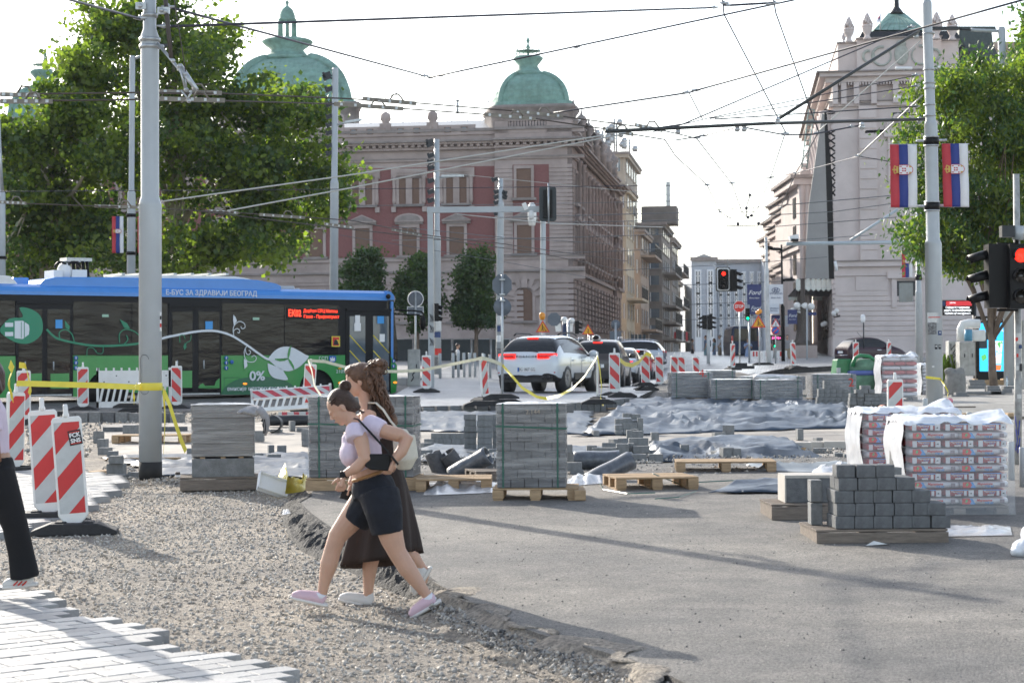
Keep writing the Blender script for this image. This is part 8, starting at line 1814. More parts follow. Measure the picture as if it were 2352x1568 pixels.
for k,(x,y) in enumerate(LB): g=gnd(x,y,.04);f=rs.random()<.4;block('loose block scattered between membranes and stacks, number %d counted from the left'%(k+1),tuple(g),.1 if f else .2,.2,.19 if f else .1,rs.uniform(0,3),BLOCK)
# side stack by centre pallet (left) on a pallet
for k,(a,b,yb,yt) in enumerate(((1107,1118,1093,1072),(1119,1134,1094,1070),(1135,1150,1095,1070),(1111,1122,1070,1052),(1123,1136,1071,1050),(1137,1150,1072,1050))): pxblock('lit narrow block stacked left of the center pallet, %s'%ORD[k],a,b-.5,yb,yt,D=25.4,gr='lit blocks leaning at the center pallet')
g=gnd(1125,1110,.1);pallet('old pallet under the lit narrow blocks left of the center stack',(g.x,g.y+.5,g.z),.5,.8,.2,WOODG)
# block stacks near the back row, right
for r in range(7):
 xa=(1888,1875,1875,1875,1876,1877,1890)[::-1][r] if 0 else (1876,1876,1877,1880,1880,1893,1893)[r];xb=(1966,1960,1960,1950,1950,1930,1908)[r]
 n_=max(1,int((xb-xa)/13));
 for c in range(n_): pxblock('block, stack before the red two pallet, %s course, %s from left'%(ORD[r],ORD[c]),xa+c*(xb-xa)/n_,xa+(c+1)*(xb-xa)/n_-.5,940-r*9.5,940-r*9.5-9.2,D=47.5,d=.24,gr='stepped stack before the red two pallet')
for r in range(7):
 xa=(1951,1951,1951,1951,1953,1965,1977)[r];xb=(2040,2040,2038,2040,2036,2010,2000)[r];n_=max(1,int((xb-xa)/15))
 for c in range(n_): pxblock('block, untidy stack by the single striped board, %s course, %s from left'%(ORD[r],ORD[c]),xa+c*(xb-xa)/n_+RU(-1,1),xa+(c+1)*(xb-xa)/n_-.6+RU(-.6,.6),948-r*9.0,948-r*9.0-8.8,D=43+RU(-.05,.05),d=.24,mt=BLOCK,gr='untidy stack on a pallet')
g=gnd(1996,962,.03);pallet('pallet under the untidy stack of blocks',(g.x,g.y+.3,g.z),.9,.8,0,WOODG)
mb=MM(mat('orange_pipe',(.35,.10,.04),.5,var=.1));q=gnd(2032,958,.1);
for a in (0,):
 mb.lathe([(.13,-.2),(.13,.2),(.115,.2),(.115,-.2),(.13,-.2)],(0,0,.13),20,axis='y')
tag(link('drain_pipe',mb.mesh('drain_pipe'),loc=tuple(q)),'short orange brown drain pipe beside the untidy block stack','pipe')
# kerb blocks along the excavation
def kerbrow(pts,dz,hh,step,lab,top):
 k=0
 for i in range(len(pts)-1):
  a=Vector((*G(pts[i][0],pts[i][1],dz),0));b=Vector((*G(pts[i+1][0],pts[i+1][1],dz),0));n_=int((b-a).length/step)
  for j in range(n_):
   p=a.lerp(b,(j+.5)/n_);k+=1;ang=math.atan2(b.y-a.y,b.x-a.x)
   block(lab%(k),(p.x,p.y-.08+RU(-.02,.02),.02*(p.y-15)-.05),step*.9,.16,hh+.05+RU(-.012,.012),ang+RU(-.05,.05),BLOCK if k%4 else BLOCKD,'upright blocks edging the cobbles')
kerbrow([(905,935),(1150,929),(1300,926),(1400,919),(1469,911)],.24,.235,.3,'upright kerb block along the cobble edge, number %d from the left',.24)
kerbrow([(150,955),(300,957),(425,960)],.12,.22,.33,'kerb block in the dug out row behind the main pole, number %d from left',.1)
# long kerb stones on the slab
for k,(x0_,x1_,yb,yt) in enumerate(((1742,1772,1035,1013),(1770,1795,1036,1014),(1797,1866,1034,1010),(1862,1892,1030,1009),(1892,1975,1030,1008))): pxblock('long pale kerb stone lying on the concrete slab, %s from the left'%ORD[k],x0_,x1_-1,yb,yb-(yb-yt)*.75,.04,d=.3,mt=CONC,gr='long kerb stones on the slab')
pxblock('grey edging board along the left end of the concrete slab',214,238,1018,990,.0,d=.08);pxblock('long dark edging board behind the pale far left pallet',236,430,991,980,.03,d=.06,mt=BLOCKD)
# empty pallets
g=gnd(1042,1128,.13);pallet('empty pale pallet left of the center stack, white film in front',(g.x,g.y+.4,g.z),.86,.9,0,WOOD,nb=6)
g=gnd(1035,1131,.12)
g=gnd(1488,1124,.13);pallet('empty pale pallet with green strap ends, front right of the center stack',(g.x+.05,g.y+.4,g.z),.95,.95,.12,WOOD,nb=8)
g=gnd(1672,1085,.12);pallet('long pale pallet with two blocks standing on it',(g.x,g.y+.4,g.z),1.27,.9,-.06,WOOD,nb=9)
g=gnd(345,1018,.04);pallet('far broken pale pallet half hidden by the main pole',(g.x,g.y+.4,g.z),1.3,.8,-.1,WOOD,nb=5)
def plank(lab,px,py,l,w_,h_,rz,mt=WOOD,dz=.05):
 g=gnd(px,py,dz);mb=MM(mt).box(-l/2,-w_/2,0,l/2,w_/2,h_);return single('plank',mb,lab,'plank',bevel=.003,loc=tuple(g),rz=rz,group='loose timber on the site')
plank('pale plank leaning on rubble left of the main pole',232,1085,.75,.22,.03,1.2,dz=.03);plank('thin plank on the ground behind the main pole',330,1055,1.1,.1,.03,0,dz=.05);plank('short timber offcut by the kerb stones, upper one',1832,1038,.25,.1,.07,.2);plank('short timber offcut by the kerb stones, lower one',1846,1046,.22,.1,.06,-.3)
plank('thin plank lying flat near the bag pallets',1890,1062,1.3,.08,.03,.08,dz=.1,mt=WOODG);plank('thin plank under the edge of the cobbles',1460,938,1.6,.1,.03,.5,dz=.05);plank('long thin board on the sidewalk before the sack',2180,936,1.2,.12,.03,.05,WOODG,.12)
g=gnd(2330,962,.12);t=thing('timber_rack','low dark timber rack lying on the sidewalk near the stickered pole','timber',tuple(g));part(t,'long_beam',MM(WOODG).box(-1.2,-.05,0,1.3,.05,.05));
for x in (-.95,-.05,.9): part(t,'cross_block',MM(WOOD).box(x-.1,-.1,.05,x+.1,.3,.12))
# rubber rolls and bag, film
RG=mat('grey_felt_roll',(.12,.12,.125),.9,var=.25,vs=30,bump=.8,bs=120);MEM=mat('dark_foil',(.09,.10,.115),.35,var=.4,vs=14,bump=.3,bs=20,coat=.3)
g=gnd(1020,1094,.12);
def roll(lab,px,py,l,r,rz,ry,mt,dz=.12):
 g=gnd(px,py,dz);t=thing('membrane_roll',lab,'roll',(g.x,g.y,g.z+r*.8),rz,group='rolled and bent membrane pieces');mb=MM(mt);vs=[];n=28;m=12
 for i in range(m+1):
  x=-l/2+l*i/m;rr=r*(1+.15*nz(x*3,0,r*9,1));
  for j in range(n+1): q=j/n*6.0+.3;k=rr*(1-.18*j/n);vs.append((x,k*cos(q),k*.85*sin(q)))
 mb.add(vs,[(i*(n+1)+j,(i+1)*(n+1)+j,(i+1)*(n+1)+j+1,i*(n+1)+j+1) for i in range(m) for j in range(n)],True);o=part(t,'sheet',mb);o.rotation_euler=(0,ry,0);s_=o.modifiers.new('s','SOLIDIFY');s_.thickness=.012;return t
roll('bent grey felt mat arching over, left of three beside the center pallet',1003,1086,.34,.13,.1,1.2,RG);roll('bent grey felt mat, middle one of three, its rounded back up',1043,1086,.36,.14,.3,.95,RG);roll('dark membrane piece sloping down right to the lit blocks',1080,1092,.55,.15,-.2,-.5,MEM)
roll('dark shiny membrane bag like a tube right of the center pallet',1400,1104,.62,.14,.35,-.42,MEM);roll('wider dark membrane roll behind the tube like bag',1370,1078,.6,.15,.0,0,MEM)
roll('black membrane pipe lying behind the women, left of the tall wrapped stack',688,978,1.3,.14,.05,0,mat('black_foil',(.02,.022,.025),.5,var=.2),.05);roll('short black membrane cylinder next to the slab corner',626,992,.3,.2,1.5,0,MT['black_foil'],.05)
def film(lab,P4,amp,seed,mt=PLAS,nu=34,nv=10):
 c=[gnd(x,y,.14)+Vector((0,0,.0)) for x,y in P4];vs=[];mb=crumple(None,c,amp,seed,mt,nu,nv);return single('plastic_film',mb,lab,'plastic film',group='crumpled clear plastic film')
film('long crumpled clear film in front of the empty pale pallet',[(972,1137),(1150,1130),(1150,1108),(985,1108)],.13,3,nu=50,nv=16);film('crumpled clear film lying right of the center pallet',[(1298,1116),(1400,1108),(1402,1095),(1305,1098)],.14,4)
film('white plastic heap behind the stepped stack',[(1860,1090),(2010,1100),(1990,1070),(1870,1075)],.16,6);film('small white plastic scrap on the gravel',[(647,1182),(668,1178),(662,1168),(650,1170)],.03,7)
film('clear film caught on the back row of pallets',[(1795,940),(1840,940),(1835,925),(1800,925)],.2,8)
# straps on the ground
def strap(lab,P,r=.006,dz=.14,w_=.02): mb=MM(GREENST).ribbon([gnd(x,y,d)+Vector((0,0,.005)) for x,y,d in P],w_,.003,side=(.1,.8,.4));return single('strapping_band',mb,lab,'strap',group='dark green strapping bands')
strap('green band looping over the empty pallet right of the center stack',[(1383,1098,.14),(1376,1108,.14),(1385,1124,.14),(1440,1134,.14),(1505,1132,.14)]);strap('green band lying between the empty pallet and the long pallet',[(1500,1088,.3),(1560,1112,.15),(1598,1108,.14),(1700,1103,.14),(1780,1106,.14)]);strap('green band end curled on the asphalt',[(1504,1146,.14),(1560,1142,.14),(1600,1128,.14)]);strap('green band sticking up from the back row pallets',[(1755,880,.9),(1765,868,1.1),(1790,866,1.1),(1795,885,.8)])
# litter
g=gnd(622,1137,.02);t=thing('plastic_tray','white plastic tray tipped against the left slab pallet','tray',tuple(g),.35)
mb=MM(WHITEP);mb.box(-.19,-.03,0,.19,.0,.27).box(-.19,-.07,0,.19,-.03,.02).box(-.19,-.07,.25,.19,-.03,.27).box(-.19,-.07,0,-.17,-.03,.27).box(.17,-.07,0,.19,-.03,.27);o=part(t,'tray',mb,bevel=.006);o.rotation_euler=(-.75,.35,0)
for k,(a,b,c,d) in enumerate((((632,1100),(655,1128),(668,1120),(655,1075)),((655,1128),(712,1126),(708,1108),(660,1110)),((690,1118),(714,1122),(706,1100),(696,1100)))):
 P=[gnd(a[0],a[1]+6,.06),gnd(b[0],b[1],.06),gnd(c[0],c[1],.1),gnd(d[0],d[1]+20,.1)];P[3]=P[3]+Vector((0,0,.18));mb=crumple(None,P,.12,20+k,YEL,14,8);single('yellow_foil',mb,('yellow foil sheet standing up beside the white tray','yellow foil lying flat right of the white tray','small yellow foil peak at the pallet behind the women')[k],'foil',group='crumpled yellow foil')
for px,py,D,l,mt in ((398,1100,0,'dark beer can on the corner of the left pallet',STONED),): g=gnd(404,1104,.0);mb=MM(IRON).lathe([(.03,0),(.033,.01),(.033,.1),(.03,.11)],n=12);mb.m(WHITEP).lathe([(.034,.04),(.034,.07)],n=12);single('drink_can',mb,l,'can',loc=(g.x,g.y+.15,g.z))
# ---------------------------------------------------------------- bag pallets
def bagpallet(lab,D,x0,x1,ybase,rows,full=True,mts=(SACKW,SACKR),text_=True,h_=.08,two=(2,3),dp=.95):
 a=at(x0,ybase,D);b=at(x1,ybase,D);w_=b.x-a.x;base=Vector(((a.x+b.x)/2,D+dp/2,hz(D)+.10))
 pl_=pallet('pallet under the '+lab,(base.x,base.y,base.z),w_*1.0,dp,0,WOODG,h_=.11)
 k=0
 for r in range(rows):
  n_=two[r%2];mt=mts[r%2];
  for c in range(n_):
   x=base.x-w_/2+(c+.5)*w_/n_;t=thing('cement_bag','%s bag in the %s layer of the %s, %s from the left'%('white' if mt is SACKW else 'red',ORD[r],lab,ORD[c]),'cement bag',(x,D+.17,base.z+.115+r*h_),RU(-.02,.02),group='cement bags of the '+lab)
   mb=MB();L_=w_/n_*(.97 if mt is SACKW else .90);sack(mb,(0,.24,0),L_,.84,h_*1.04,0,mt)
   part(t,'sack',mb)
   if text_:
    T=lambda x_,z_,off=-.186:Matrix(((1,0,0,x_),(0,0,-1,off),(0,1,0,z_),(0,0,0,1)))
    if mt is SACKW:
     mb=MM(REDM).prism([(-L_*.46,.012),(-L_*.30,.012),(-L_*.27,.04),(-L_*.31,.068),(-L_*.46,.066)],-.186,-.178).m(SACKB).prism([(-L_*.30,.012),(-L_*.18,.012),(-L_*.25,.068),(-L_*.31,.068),(-L_*.27,.04)],-.1865,-.178);mb.m(mat('leaf_print',(.1,.4,.12),.5,var=0)).prism([(-L_*.40,.03),(-L_*.36,.028),(-L_*.34,.055),(-L_*.38,.06)],-.188,-.18);part(t,'print',mb)
     text(t,'Mapestone',.034,T(L_*.0,.050),REDM,ext=.001,wd=0,shear=.25,bold=.0008);text(t,'TFB 60',.03,T(L_*.09,.024),SACKB,ext=.001,wd=0,shear=.25,bold=.0008)
     mb=MM(mat('print_dark',(.25,.2,.22),.6,var=0)).box(L_*.33,-.186,.022,L_*.42,-.18,.058);part(t,'barcode',mb)
    else:
     mb=MM(SACKW).box(-L_*.47,-.187,.008,-L_*.33,-.17,.07).box(L_*.30,-.187,.008,L_*.47,-.17,.07).box(L_*.14,-.187,.015,L_*.23,-.18,.062);part(t,'print',mb);mb=MM(SACKB).box(-L_*.32,-.1865,.066,L_*.29,-.18,.074);part(t,'blue_edge',mb)
     text(t,'Mapestone',.026,T(-L_*.1,.056),WHITEP,ext=.001,wd=0,shear=.25);text(t,'TFB 60',.02,T(-L_*.02,.039),SACKB,ext=.001,wd=0,shear=.25);text(t,'MAPEI',.022,T(-L_*.06,.02),WHITEP,ext=.001,wd=0,bold=.001)
     mb=MM(INK).prism([(L_*.32,.036),(L_*.40,.03),(L_*.40,.046)],-.189,-.18);part(t,'arrow',mb)
 hz_=base.z+.115+rows*h_;t=thing('plastic_hood','clear plastic hood over the %s'%lab,'plastic film',(base.x,base.y,base.z))
 vs=[];nu,nv=30,14
 for i in range(nu+1):
  for j in range(nv+1):
   u=i/nu*2-1;v=j/nv*2-1;x=base.x+u*(w_/2+.06);y=base.y-.02+v*(dp/2-.02);z=hz_+.02+ .05*max(0,1-abs(nz(u*2.5,v*2,D,1))*2.2)+.03*max(0,nz(u*5,v*5,D+3,1)) - (.0 if abs(u)<.97 and abs(v)<.93 else .05);z+= .10*math.exp(-((u-.75)**2+(v+.3)**2)*14);vs.append((x,y,z))
 k=nv+1;mb=MM(FILM);mb.add(vs,[(i*k+j,(i+1)*k+j,(i+1)*k+j+1,i*k+j+1) for i in range(nu) for j in range(nv)],True);part(t,'top',mb,wd=1)
 vs=[];nu=18;nv=16
 for i in range(nu+1):
  for j in range(nv+1):
   y=base.y-dp/2+.02+dp*i/nu;z=lim(base.z+.02,hz_+.05,j/nv);x=base.x-w_/2-.05-.03*abs(nz(y*3,z*4,D,1))-.02*sin(z*9)-(.05*(1-j/nv) if 0 else 0);vs.append((x,y,z))
 k=nv+1;mb=MM(FILM);mb.add(vs,[(i*k+j,(i+1)*k+j,(i+1)*k+j+1,i*k+j+1) for i in range(nu) for j in range(nv)],True)
 part(t,'side',mb,wd=1);
 vs=[]
 for i in range(31):
  for j in range(17):
   x=lim(base.x-w_/2-.05,base.x+w_/2+.05,i/30);z=lim(base.z+.0,hz_+.03,j/16);vs.append((x,D-.035-.015*nz(x*5,z*6,D,1)-.02*(j<2),z))
 mb=MM(mat('clear_front_film',(.8,.82,.85),.12,var=0,bump=.4,bs=8,alpha=.22,coat=.3));mb.add(vs,[(i*17+j,(i+1)*17+j,(i+1)*17+j+1,i*17+j+1) for i in range(30) for j in range(16)],True);part(t,'front',mb,wd=1)
bagpallet('near bag pallet',19.4,2092,2318,1215,10)
bagpallet('second bag pallet',21.6,1992,2200,1180,10)
bagpallet('far bag pallet',50,2030,2108,925,9,text_=False,h_=.11,two=(2,3))
bagpallet('farthest bag pallet',54,2122,2150,915,7,text_=False,h_=.10,two=(1,2),mts=(SACKW,SACKW))
block('loose dark block standing left of the near bag pallet, upper',(at(2054,1064,20).x,20,at(2054,1072,20).z),.06,.2,.3,0,BLOCKD);block('loose dark block left of the near bag pallet, lower',(at(2050,1110,19).x,19.0,at(2050,1125,19).z),.14,.2,.22,0,BLOCK)
# tattered plastic at the foot
film('tattered grey film at the foot of the near bag pallet',[(2135,1232),(2325,1228),(2320,1208),(2140,1210)],.08,31)
p=gnd(2345,1278,.12);mb=MM(FILM);mb.ball((0,0,.13),(.19,.2,.14));mb.ball((.15,.1,.2),(.2,.2,.2));mb.ball((-.1,-.05,.08),(.12,.12,.09));mb.ball((.1,.2,.3),(.12,.15,.15));o=organic(mb,.02,4,'plastic_bag',None,FILM);o.location=p+Vector((.04,0,0));o.scale=(.62,.62,.55);tag(o,'bulging white plastic bag at the right edge on the paving','bag')
mb=MM(PAPER).add([(-.1,0,0),(.1,.02,.01),(.12,.06,.0),(-.02,.05,.035)],[(0,1,2,3)]);single('paper_scrap',mb,'folded paper scrap in front of the stepped stack pallet','paper',loc=tuple(gnd(2015,1252,.135)))
# mixer
g=gnd(1985,905,.1);GM_=mat('mixer_green',(.015,.20,.07),.4,var=.2,vs=6,dirt=.25,coat=.3);GD=mat('mixer_dusty_green',(.12,.24,.16),.7,var=.3,vs=5,dirt=.2);Dm=57
t=thing('concrete_mixer','green pan mixer with an arched handle and dusty drum behind the block stacks','mixer',tuple(gX(1985,Dm,0)))
c=at(1985,860,Dm);mb=MM(GD).lathe([(.42,-.55),(.44,-.1),(.44,0)],(c.x,Dm,c.z),24);mb.m(GD).lathe([(.42,.06),(.40,.32),(.34,.42),(.1,.45)],(c.x,Dm,c.z),24);part(t,'drum',mb,wd=1)
mb=MM(mat('mixer_blue',(.08,.12,.35),.4,var=.1,coat=.3)).lathe([(.44,-.02),(.48,0),(.48,.10),(.43,.12)],(c.x,Dm,c.z),24);part(t,'rim',mb,wd=1)
mb=MM(GM_).tube([at(1958,842,Dm-.3),at(1964,822,Dm-.3),at(1976,816,Dm-.3),at(1996,818,Dm-.3),at(2012,828,Dm-.3),at(2014,860,Dm-.3)],.055,8);part(t,'handle',mb,wd=1)
a=at(1917,862,Dm);b=at(1958,824,Dm);mb=MM(GM_);mb.prism([(a.x,a.z-.3),(b.x,a.z-.3),(b.x,b.z),(a.x+.12,b.z),(a.x+.1,b.z-.02)],Dm+.1,Dm+1.);part(t,'hopper',mb,wd=1,bevel=.02)
mb=MM(GM_).lathe([(.3,-.03),(.3,.03)],tuple(at(2024,860,Dm-.3)),20,axis='x');mb.lathe([(.3,-.03),(.3,.03)],tuple(at(2018,868,Dm-.5)),20,axis='x');part(t,'drive_wheel',mb,wd=1);mb=MM(GREYP).cbox(tuple(at(1926,850,Dm)),(.1,.1,.14));part(t,'switch',mb,wd=1)
for x in (1960,2010): part(t,'leg',MM(SBL).tube([at(x,880,Dm),(at(x,880,Dm).x,Dm,hz(Dm))],.05,6),wd=1)
# ---------------------------------------------------------------- people
SKIN=mat('skin',(.52,.31,.22),.5,var=.06,vs=9,sss=.12);SKIN2=mat('tanned_skin',(.42,.25,.17),.5,var=.06,sss=.1)
HAIRB=mat('brown_hair',(.05,.026,.016),.45,var=.5,vs=30,bump=.6,bs=50,stretch=(1,1,4));HAIRC=mat('auburn_hair',(.11,.055,.03),.45,var=.5,vs=30,bump=.6,bs=60)
LILAC=mat('lilac_cotton',(.62,.53,.63),.85,var=.06,vs=6,bump=1,bs=8);NAVC=mat('navy_cotton',(.007,.009,.016),.85,var=.3,vs=10,bump=1,bs=10);DRS=mat('brown_dress_cloth',(.022,.011,.008),.75,var=.3,vs=4,bump=.3,bs=14,stretch=(3,3,.6))
SHOEP=mat('pink_shoe',(.60,.42,.48),.6,var=.05);SHOEW=mat('white_shoe',(.65,.63,.6),.6,var=.05);SOCK=mat('white_sock',(.7,.7,.74),.9,var=.03);LEA=mat('black_leather',(.008,.008,.009),.5,var=.1,spec=.25);CANV=mat('cream_canvas',(.60,.56,.47),.8,var=.1,vs=30)
def head(mb,hr,c,fwd,up,s=1.):
 f=Vector(fwd).normalized();u=Vector(up);u=(u-f*u.dot(f)).normalized();l=u.cross(f);c=Vector(c)
 P=lambda a,b,d:c+f*a*s+l*b*s+u*d*s
 def el(p,r,m=None,mb=mb):
  mb=m or mb;M=mb.M;mb.M=Matrix.Translation(p)@Matrix((f,l,u)).transposed().to_4x4();mb.ball((0,0,0),tuple(v*s for v in r),16,12);mb.M=M
 el(P(-.012,0,.03),(.096,.076,.088));el(P(.022,0,-.03),(.066,.062,.080));el(P(.055,0,-.085),(.030,.030,.022));mb.tube([P(.085,0,.005),P(.105,0,-.028)],[.008*s,.015*s],8);el(P(.080,0,-.058),(.016,.024,.012));el(P(.075,0,.015),(.02,.045,.012))
 for q in (-1,1): el(P(.062,q*.03,-.025),(.022,.02,.02));el(P(-.01,q*.077,-.015),(.018,.008,.030))
 return P,el
def hand(mb,w_,d,n,curl=.5,s=1.,thumb=1):
 d=Vector(d).normalized();n=Vector(n);n=(n-d*n.dot(d)).normalized();x=d.cross(n);w_=Vector(w_)
 mb.tube([w_,w_+d*.03*s,w_+d*.085*s],[.024*s,.033*s,.037*s],10,flat=.5,up=tuple(x) if 0 else (0,0,1));
 for k in range(4):
  o=(k-1.5)*.019*s;L_=(.068,.078,.073,.056)[k]*s;p=w_+d*.08*s+x*o;a=p+d*L_*.45*(1-.2*curl)+n*L_*.25*curl;b=a+d*L_*.3*(1-curl)+n*L_*.35*curl;e=b+d*L_*.2*(1-1.3*curl)+n*L_*.28*curl
  mb.tube([p-d*.02*s,p,a,b,e],[.0095*s,.0095*s,.0088*s,.0082*s,.0065*s],7)
 p=w_+d*.03*s+x*thumb*.028*s;mb.tube([p,p+(d*.6+x*thumb*.7+n*.3)*.032*s,p+(d*1.1+x*thumb*.75+n*.7)*.05*s],[.013*s,.011*s,.008*s],7)
def shoe(par,toe,heel,up,w_,mt,h_=.075,name='shoe'):
 a=Vector(toe);b=Vector(heel);d=(a-b).normalized();u=Vector(up);u=(u-d*u.dot(d)).normalized();L_=(a-b).length;mb=MB()
 mb.tube([b+u*.035+d*.03,b+u*.045+d*L_*.25,b+u*.045+d*L_*.5,b+u*.032+d*L_*.8,b+u*.024+d*L_*.97],[w_*.85,w_*1.02,w_*1.06,w_*1.02,w_*.6],12,flat=.95,up=tuple(u));mb.tube([b+u*.05+d*.05,b+u*h_*1.35+d*.07],[w_*.8,w_*.72],12);mb.tube([b+u*.07+d*L_*.3,b+u*.04+d*L_*.68],[w_*.68,w_*.6],10)
 o=organic(mb,.009,5,name,par,mt,wd=1);mb=MB();q=[b+d*(L_*t)+u*.012 for t in (-.0,.25,.5,.8,1.0)];mb.tube(q,[w_*.9,w_*1.06,w_*1.1,w_*1.1,w_*.62],12,flat=.42,up=tuple(u));s_=organic(mb,.008,3,'sole',None,SHOEW);s_.data.transform(wm(o).inverted());s_.parent=o;return o
def Q(s,ox=631.6,oy=803.9,k=.415):
 return lambda x,y,dd=0,D=s: at(ox+x*k,oy+y*k,D+dd)
# --- woman in lilac top
a=Q(13.75);wA=thing('person','woman in lilac top and dark shorts striding left, looking down','person',tuple(gX(1176-240,13.75)))
mb=MB();N_=-.13;FR_=.12
P,el=head(mb,None,a(366,318),(-.80,-.06,-.62),(-.55,0,.83),.98)
mb.tube([a(400,345),a(430,400),a(462,440)],[.05,.052,.07],12)
mb.tube([a(462,440),a(480,540),a(510,640),a(528,720),a(545,770)],[.105,.125,.110,.125,.150],16)
mb.tube([a(452,445,N_),a(478,500,N_*1.45),a(498,600,N_*1.6),a(450,650,N_*1.6),a(385,688,N_*1.4)],[.058,.052,.046,.040,.026],12);hand(mb,a(383,692,N_*1.4),(-.25,0,-1),(-.4,1,-.1),.55,.95,-1)
mb.tube([a(560,430,-.08),a(620,452,-.10),a(690,470,-.12),a(732,490,-.12),a(700,560,-.15),a(655,612,-.17)],[.05,.052,.05,.046,.042,.030],12);hand(mb,a(657,612,-.17),(-.5,0,-1),(-.6,.7,0),.6,.9,1)
mb.tube([a(545,780,FR_*.7),a(450,900,FR_),a(345,1030,FR_),a(318,1110,FR_),a(300,1180,FR_),a(272,1290,FR_),a(262,1345,FR_)],[.118,.097,.066,.060,.063,.040,.034],14);mb.tube([a(262,1345,FR_),a(240,1385,FR_),a(180,1388,FR_)],[.034,.035,.03],10)
mb.tube([a(575,790,N_*.7),a(615,920,N_),a(650,1050,N_),a(678,1120,N_),a(735,1210,N_),a(815,1320,N_),a(850,1365,N_)],[.126,.105,.080,.064,.063,.041,.034],14);mb.tube([a(850,1365,N_),a(870,1400,N_),a(820,1440,N_)],[.034,.033,.028],10)
organic(mb,.0065,5,'body',wA,SKIN,wd=1)
mb=MB();mb.tube([a(440,418),a(462,450),a(478,540),a(496,620),a(512,655)],[.075,.122,.139,.128,.118],18);mb.tube([a(450,440,N_),a(442,470,N_*1.35),a(446,496,N_*1.5)],[.075,.07,.066],14);mb.tube([a(520,420,-.03),a(560,430,-.08),a(598,446,-.1)],[.085,.075,.068],14);mb.ball(tuple(a(424,572,-.03)),(.085,.13,.10),14,10)
organic(mb,.009,6,'top',wA,LILAC,wd=1)
mb=MB();mb.tube([a(526,700),a(540,745),a(552,800)],[.128,.152,.160],18);mb.tube([a(550,790,FR_*.6),a(500,870,FR_*.9),a(440,950,FR_)],[.14,.125,.105],16);mb.tube([a(575,790,N_*.6),a(605,900,N_*.95),a(622,1015,N_)],[.145,.130,.108],16);organic(mb,.010,6,'shorts',wA,NAVC,wd=1)
mb=MM(mat('tan_belt',(.30,.15,.05),.6,var=.1)).tube([a(520,682),a(526,700)],[.130,.136],24);organic(mb,.01,2,'waistband',wA,MT['tan_belt'],wd=1)
mb=MB();el(P(-.026,0,.044),(.094,.083,.090),mb);el(P(-.060,0,-.002),(.062,.076,.088),mb);mb.tube([P(-.08,0,-.04),P(-.10,0,-.09)],[.05,.015],8);organic(mb,.007,3,'hair',wA,HAIRB,wd=1)
rs=random.Random(8);mb=MM(HAIRB);bc=P(-.115,0,.10);mb.ball(tuple(bc),(.036,.032,.036))
for k in range(44):
 q=rs.uniform(0,6.28);e=rs.uniform(-1,1);r=.036*math.sqrt(max(.1,1-e*e*.6));mb.tube([bc+Vector((r*cos(q+i*.5),e*.028,r*sin(q+i*.5))) for i in range(6)],[.003,.007,.008,.008,.007,.003],5)
for k in range(70):
 y=rs.uniform(-.082,.082);z0=rs.uniform(-.0,.10);mb.tube([P(.058-.02*abs(y)*10,y*.75,.075-z0*.3),P(.0,y*1.02,.125-abs(y)*.6-z0*.25),P(-.06,y*.8,.12-abs(y)*.4-z0*.2),bc],.0035,4)
for k in range(14): y=rs.uniform(-.05,.05);mb.tube([P(-.07,y,-.05),P(-.09,y,-.09),P(-.095+rs.uniform(-.02,.01),y,-.13)],[.006,.004,.001],4)
part(wA,'hair_strands',mb,wd=1)
mb=MM(INK).tube([P(.082,-.045,.0),P(.089,-.03,-.004),P(.086,-.018,.002)],.003,5).tube([P(.078,-.052,.022),P(.09,-.035,.028),P(.092,-.015,.024)],.003,5);mb.m(mat('lips',(.42,.14,.12),.5,var=0)).tube([P(.09,-.018,-.058),P(.096,0,-.056)],.005,5);part(wA,'face_details',mb,wd=1)
part(wA,'earring',MM(CHR).ball(tuple(P(-.01,-.086,-.05)),.007,8,6),wd=1)
mb=MM(LEA).tube([a(388,678,N_*1.4),a(378,694,N_*1.4)],.032,14);mb.cbox(tuple(a(372,688,N_*1.4-.02)),(.03,.03,.04));part(wA,'wrist_watch',mb,wd=1)
shoe(wA,a(82,1374,FR_),a(292,1422,FR_),(0,0,1),.045,SHOEP);shoe(wA,a(752,1490,N_),a(925,1392,N_),(-.35,0,1),.045,SHOEP)
mb=MM(SOCK).tube([a(256,1345,FR_),a(248,1372,FR_)],[.040,.043],14).tube([a(842,1358,N_),a(868,1392,N_)],[.040,.043],14);part(wA,'sock',mb,wd=1)
sb=thing('shoulder_bag','flat black leather bag hanging on a strap at the side of the woman in lilac','bag',tuple(a(570,610,-.2)));mb=MM(LEA);q=[a(500,575,-.235),a(640,575,-.2),a(632,668,-.2),a(530,662,-.235),a(494,640,-.24)];mb.add([tuple(v) for v in q]+[tuple(v+Vector((0,.06,0))) for v in q],[(0,1,2,3,4),(9,8,7,6,5)]+[(i,(i+1)%5,(i+1)%5+5,i+5) for i in range(5)]);part(sb,'bag_body',mb,bevel=.008,wd=1)
mb=MM(LEA).tube([a(440,378,-.08),a(462,384,-.16),a(500,425,-.21),a(560,490,-.23),a(620,555,-.22),a(665,612,-.2),a(682,632,-.19)],.010,8,flat=.5);part(sb,'strap',mb,wd=1)
